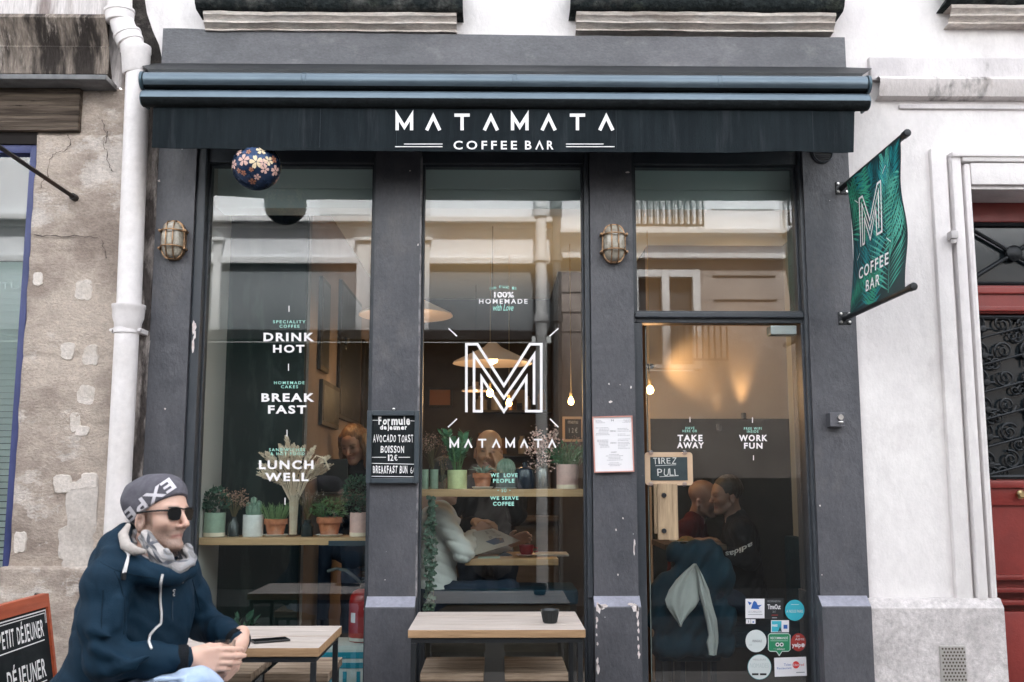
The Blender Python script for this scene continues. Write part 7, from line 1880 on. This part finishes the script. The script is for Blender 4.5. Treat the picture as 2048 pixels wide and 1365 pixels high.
# scarf
S = SDF(np.array(hc)-np.array((.2, .26, .30)), np.array(hc)+np.array((.2, .2, .05)), .0045)
cN = P(318, 1100, YM)
def loop(dz0, dz1, rx, ry, r_, dx=0):
    pts = []
    for i in range(25):
        a = 2*math.pi*i/24; f = .5+.5*math.cos(a-R(-40)); pts.append(cN+Vector((dx+rx*math.cos(a), ry*math.sin(a), dz0+(dz1-dz0)*f)))
    for p, q in zip(pts, pts[1:]): S.cap(p, q, r_, r_, .010)
loop(.036, -.082, .088, .083, .019, -.004); loop(.004, -.092, .080, .078, .018, .004); loop(.060, -.064, .078, .073, .012, -.012)
for a, b in (((290, 1074, -1.77), (330, 1114, -1.79)), ((330, 1110, -1.79), (352, 1142, -1.765)), ((298, 1090, -1.79), (322, 1132, -1.80)), ((352, 1142, -1.765), (378, 1126, -1.70)), ((372, 1100, -1.66), (384, 1118, -1.68))): S.cap(P(*a), P(*b), .020, .018, .014)
S.warp(lambda x, y, z: .0045*np.sin((x*.7+z)*150+3*np.sin(y*30))*np.sin((x-z)*30+y*12))
def scarf_mat():
    m = mat('checked_scarf', (.47, .44, .43), .95, col2=(.30, .285, .285), vs=11, vmix=(.42, .6), bump=.6, bs=160); nt = m.node_tree; b = nt.nodes['Principled BSDF']
    src = b.inputs['Base Color'].links[0].from_socket
    for ang, sc_, lo_, hi_, cc in ((.6, 22, .93, .95, (.07, .075, .09)), (-.75, 13, .95, .965, (.12, .125, .15)), (.6, 22, .22, .12, (.34, .34, .36)), (.9, 60, .35, .1, (.22, .215, .22))):
        tc = nt.nodes.new('ShaderNodeTexCoord'); mp = nt.nodes.new('ShaderNodeMapping'); mp.inputs['Rotation'].default_value = (0, ang, .3); wv = nt.nodes.new('ShaderNodeTexWave'); wv.inputs['Scale'].default_value = sc_*.33; wv.inputs['Distortion'].default_value = 1.5; wv.inputs['Detail'].default_value = 1
        nt.links.new(tc.outputs['Object'], mp.inputs['Vector']); nt.links.new(mp.outputs[0], wv.inputs['Vector'])
        r_ = nt.nodes.new('ShaderNodeMapRange'); r_.inputs['From Min'].default_value = lo_; r_.inputs['From Max'].default_value = hi_; nt.links.new(wv.outputs['Fac'], r_.inputs['Value'])
        mx = nt.nodes.new('ShaderNodeMix'); mx.data_type = 'RGBA'; nt.links.new(r_.outputs[0], mx.inputs['Factor']); nt.links.new(src, mx.inputs['A']); mx.inputs['B'].default_value = (*cc, 1); src = mx.outputs['Result']
    nt.links.new(src, b.inputs['Base Color']); return m
link('scarf', S.mesh('scarf'), scarf_mat(), MAN, True)
# beanie
S = SDF(np.array(hc)-.2, np.array(hc)+.22, .004)
A2 = [[M[i][j] for j in range(3)] for i in range(3)]
S.ell(W(-.024, 0, .045), (.120, .091, .094), A2, .01); S.ell(W(-.085, 0, .062), (.060, .066, .058), A2, .04); S.ell(W(.0, 0, .085), (.075, .07, .052), A2, .03)
nb = (M @ Vector((-.53, 0, .848))); pb = W(.089, 0, .073)
S.warp(lambda x, y, z: .0022*np.sin(x*60+z*35)*np.sin(z*55+y*40))
S.cut(pb, tuple(-v for v in nb))
wool = mat('grey_beanie_wool', (.105, .10, .12), .95, col2=(.13, .125, .145), vs=40, bump=.5, bs=260)
bn = link('beanie', S.mesh('beanie'), wool, MAN, True)
bvh_ = surf([bn]); mb = MB()
def hat_text(txt, x0, y0, x1, y1, h):
    """a word knitted upside down along the band from pixel (x0,y0) to (x1,y1)"""
    L = math.hypot(x1-x0, y1-y0); ux, uy = (x1-x0)/L, (y1-y0)/L; vx, vy = -uy, ux
    vs, fs = glyphs(txt, 1.12, .03)
    tmp = bmesh.new(); VV = [tmp.verts.new((1-u, 1-v, 0)) for u, v in vs]
    for q in fs:
        try: tmp.faces.new([VV[i] for i in q])
        except ValueError: pass
    bmesh.ops.subdivide_edges(tmp, edges=[e for e in tmp.edges if e.calc_length() > .06], cuts=3, use_grid_fill=True)
    bmesh.ops.triangulate(tmp, faces=tmp.faces)
    mp_ = {}
    for v in tmp.verts:
        s_, t_ = v.co.x*L, (1-v.co.y)*h
        bow = 6*math.sin(v.co.x*math.pi)
        q = on_surf(bvh_, x0+ux*s_+vx*(t_-h)-vx*bow*.4, y0+uy*s_+vy*(t_-h)-vy*bow*.4, .0018)
        if q is not None: mp_[v] = mb.bm.verts.new(q)
    for f_ in tmp.faces:
        if all(v in mp_ for v in f_.verts): mb._f([mp_[v] for v in f_.verts])
    tmp.free()
hat_text('EXPE', 259, 1047, 353, 976, 25)
mb.build('lettering', mat('white_wool', (.62, .59, .63), .95), bn, recalc=False)
# sunglasses
SG = MB(); 
def lens(q, m, grow=0, x=.0985):
    pts = []
    for i in range(24):
        a = 2*math.pi*i/24; ca, sa = math.cos(a), math.sin(a)
        yy = (.0265+grow)*math.copysign(abs(ca)**.6, ca); zz = (.0205+grow)*math.copysign(abs(sa)**.6, sa)
        if sa < 0: yy *= .88
        pts.append((yy+q*.0335, zz+.005))
    f_ = [m.bm.verts.new(W(x-.42*(abs(a)-.012)*max(0, abs(a)-.012)*9-.0, a, b)) for a, b in pts]; g_ = [m.bm.verts.new(W(x-.004-.42*(abs(a)-.012)*max(0, abs(a)-.012)*9, a, b)) for a, b in pts]
    m._f(f_); m._f(g_[::-1])
    for i in range(24): m._f([f_[i], g_[i], g_[(i+1) % 24], f_[(i+1) % 24]])
for q in (-1, 1):
    m = MB(); m.tube([W(.0885, q*.060, .017), W(.066, q*.072, .017), W(.02, q*.0815, .013), (W(-.02, q*.087, .010))], [.0028, .0026, .0026, .0024], 6)
    SG.tube([W(.0885, q*.060, .017), W(.066, q*.0735, .017), W(.02, q*.083, .014), W(-.02, q*.088, .010)], .0034, 6)
SG.tube([W(.088, -.058, .0265), W(.098, -.03, .0275), W(.1005, 0, .022), W(.098, .03, .0275), W(.088, .058, .0265)], .0024, 6)
sgo = soft(SG.build('sunglasses', mat('black_frame', (.006, .006, .007), .5, spec=.3), MAN), 50)
for q in (-1, 1): m = MB(); lens(q, m); soft(m.build('lens', mat('black_lens', (.006, .007, .009), .07), sgo), 40)
# jeans and shoes
S = SDF(lo, hi, .0065)
S.ell(pel-Vector((0, 0, .05)), (.165, .195, .13), A, .04); S.chain([rhip, rhip*.45+rkn*.55, rkn, ran+(rkn-ran).normalized()*.05], [.105, .092, .075, .058], .03); S.chain([lhip, lkn, lan+Z_*.05], [.10, .074, .058], .03)
for a, b in (((310, 1362, -1.93), (372, 1356, -1.925)), ((372, 1372, -1.945), (410, 1362, -1.90)), ((330, 1385, -1.95), (395, 1395, -1.945))): S.cap(P(*a), P(*b), .010, .005, .02)
S.warp(lambda x, y, z: .0032*np.sin(x*70+z*60+2*np.sin(y*30))*np.sin(x*25-z*45))
link('jeans', S.mesh('jeans'), mat('pale_denim', (.30, .40, .56), .85, col2=(.44, .53, .68), vs=9, vmix=(.4, .65), bump=.35, bs=260, wear=((.19, .27, .42), 16, .58, .72)), MAN, True)
for a in (ran, lan):
    S = SDF(np.array(a)-np.array((.12, .16, .14)), np.array(a)+np.array((.26, .14, .1)), .008); S.cap(a-Z_*.03, a+Vector((.15, -.035, -.045)), .043, .036, .03); S.cap(a, a-Z_*.03, .042, .045, .02)
    link('shoe', S.mesh('shoe'), mat('brown_leather_shoe', (.06, .035, .02), .5), MAN, True)
# glass of coffee between the hands
gc = P(449, 1332, -1.715); gh = P(449, 1282, -1.715).z-gc.z
GC = thing('coffee_glass', 'small clear glass of milky coffee held between the seated man\'s hands', 'glass', tuple(gc))
m = MB(); m.lathe([(0, 0), (.026, 0), (.029, .004), (.034, gh), (.0325, gh), (.027, .006), (0, .005)], gc, 28); soft(m.build('tumbler', glass('tumbler_glass', .06, (.95, .96, .95)), GC), 40)
m = MB(); m.lathe([(0, .0065), (.0265, .0065), (.0305, gh*.72), (0, gh*.72)], gc, 24); soft(m.build('coffee', mat('milky_coffee', (.42, .28, .18), .4), GC), 40)
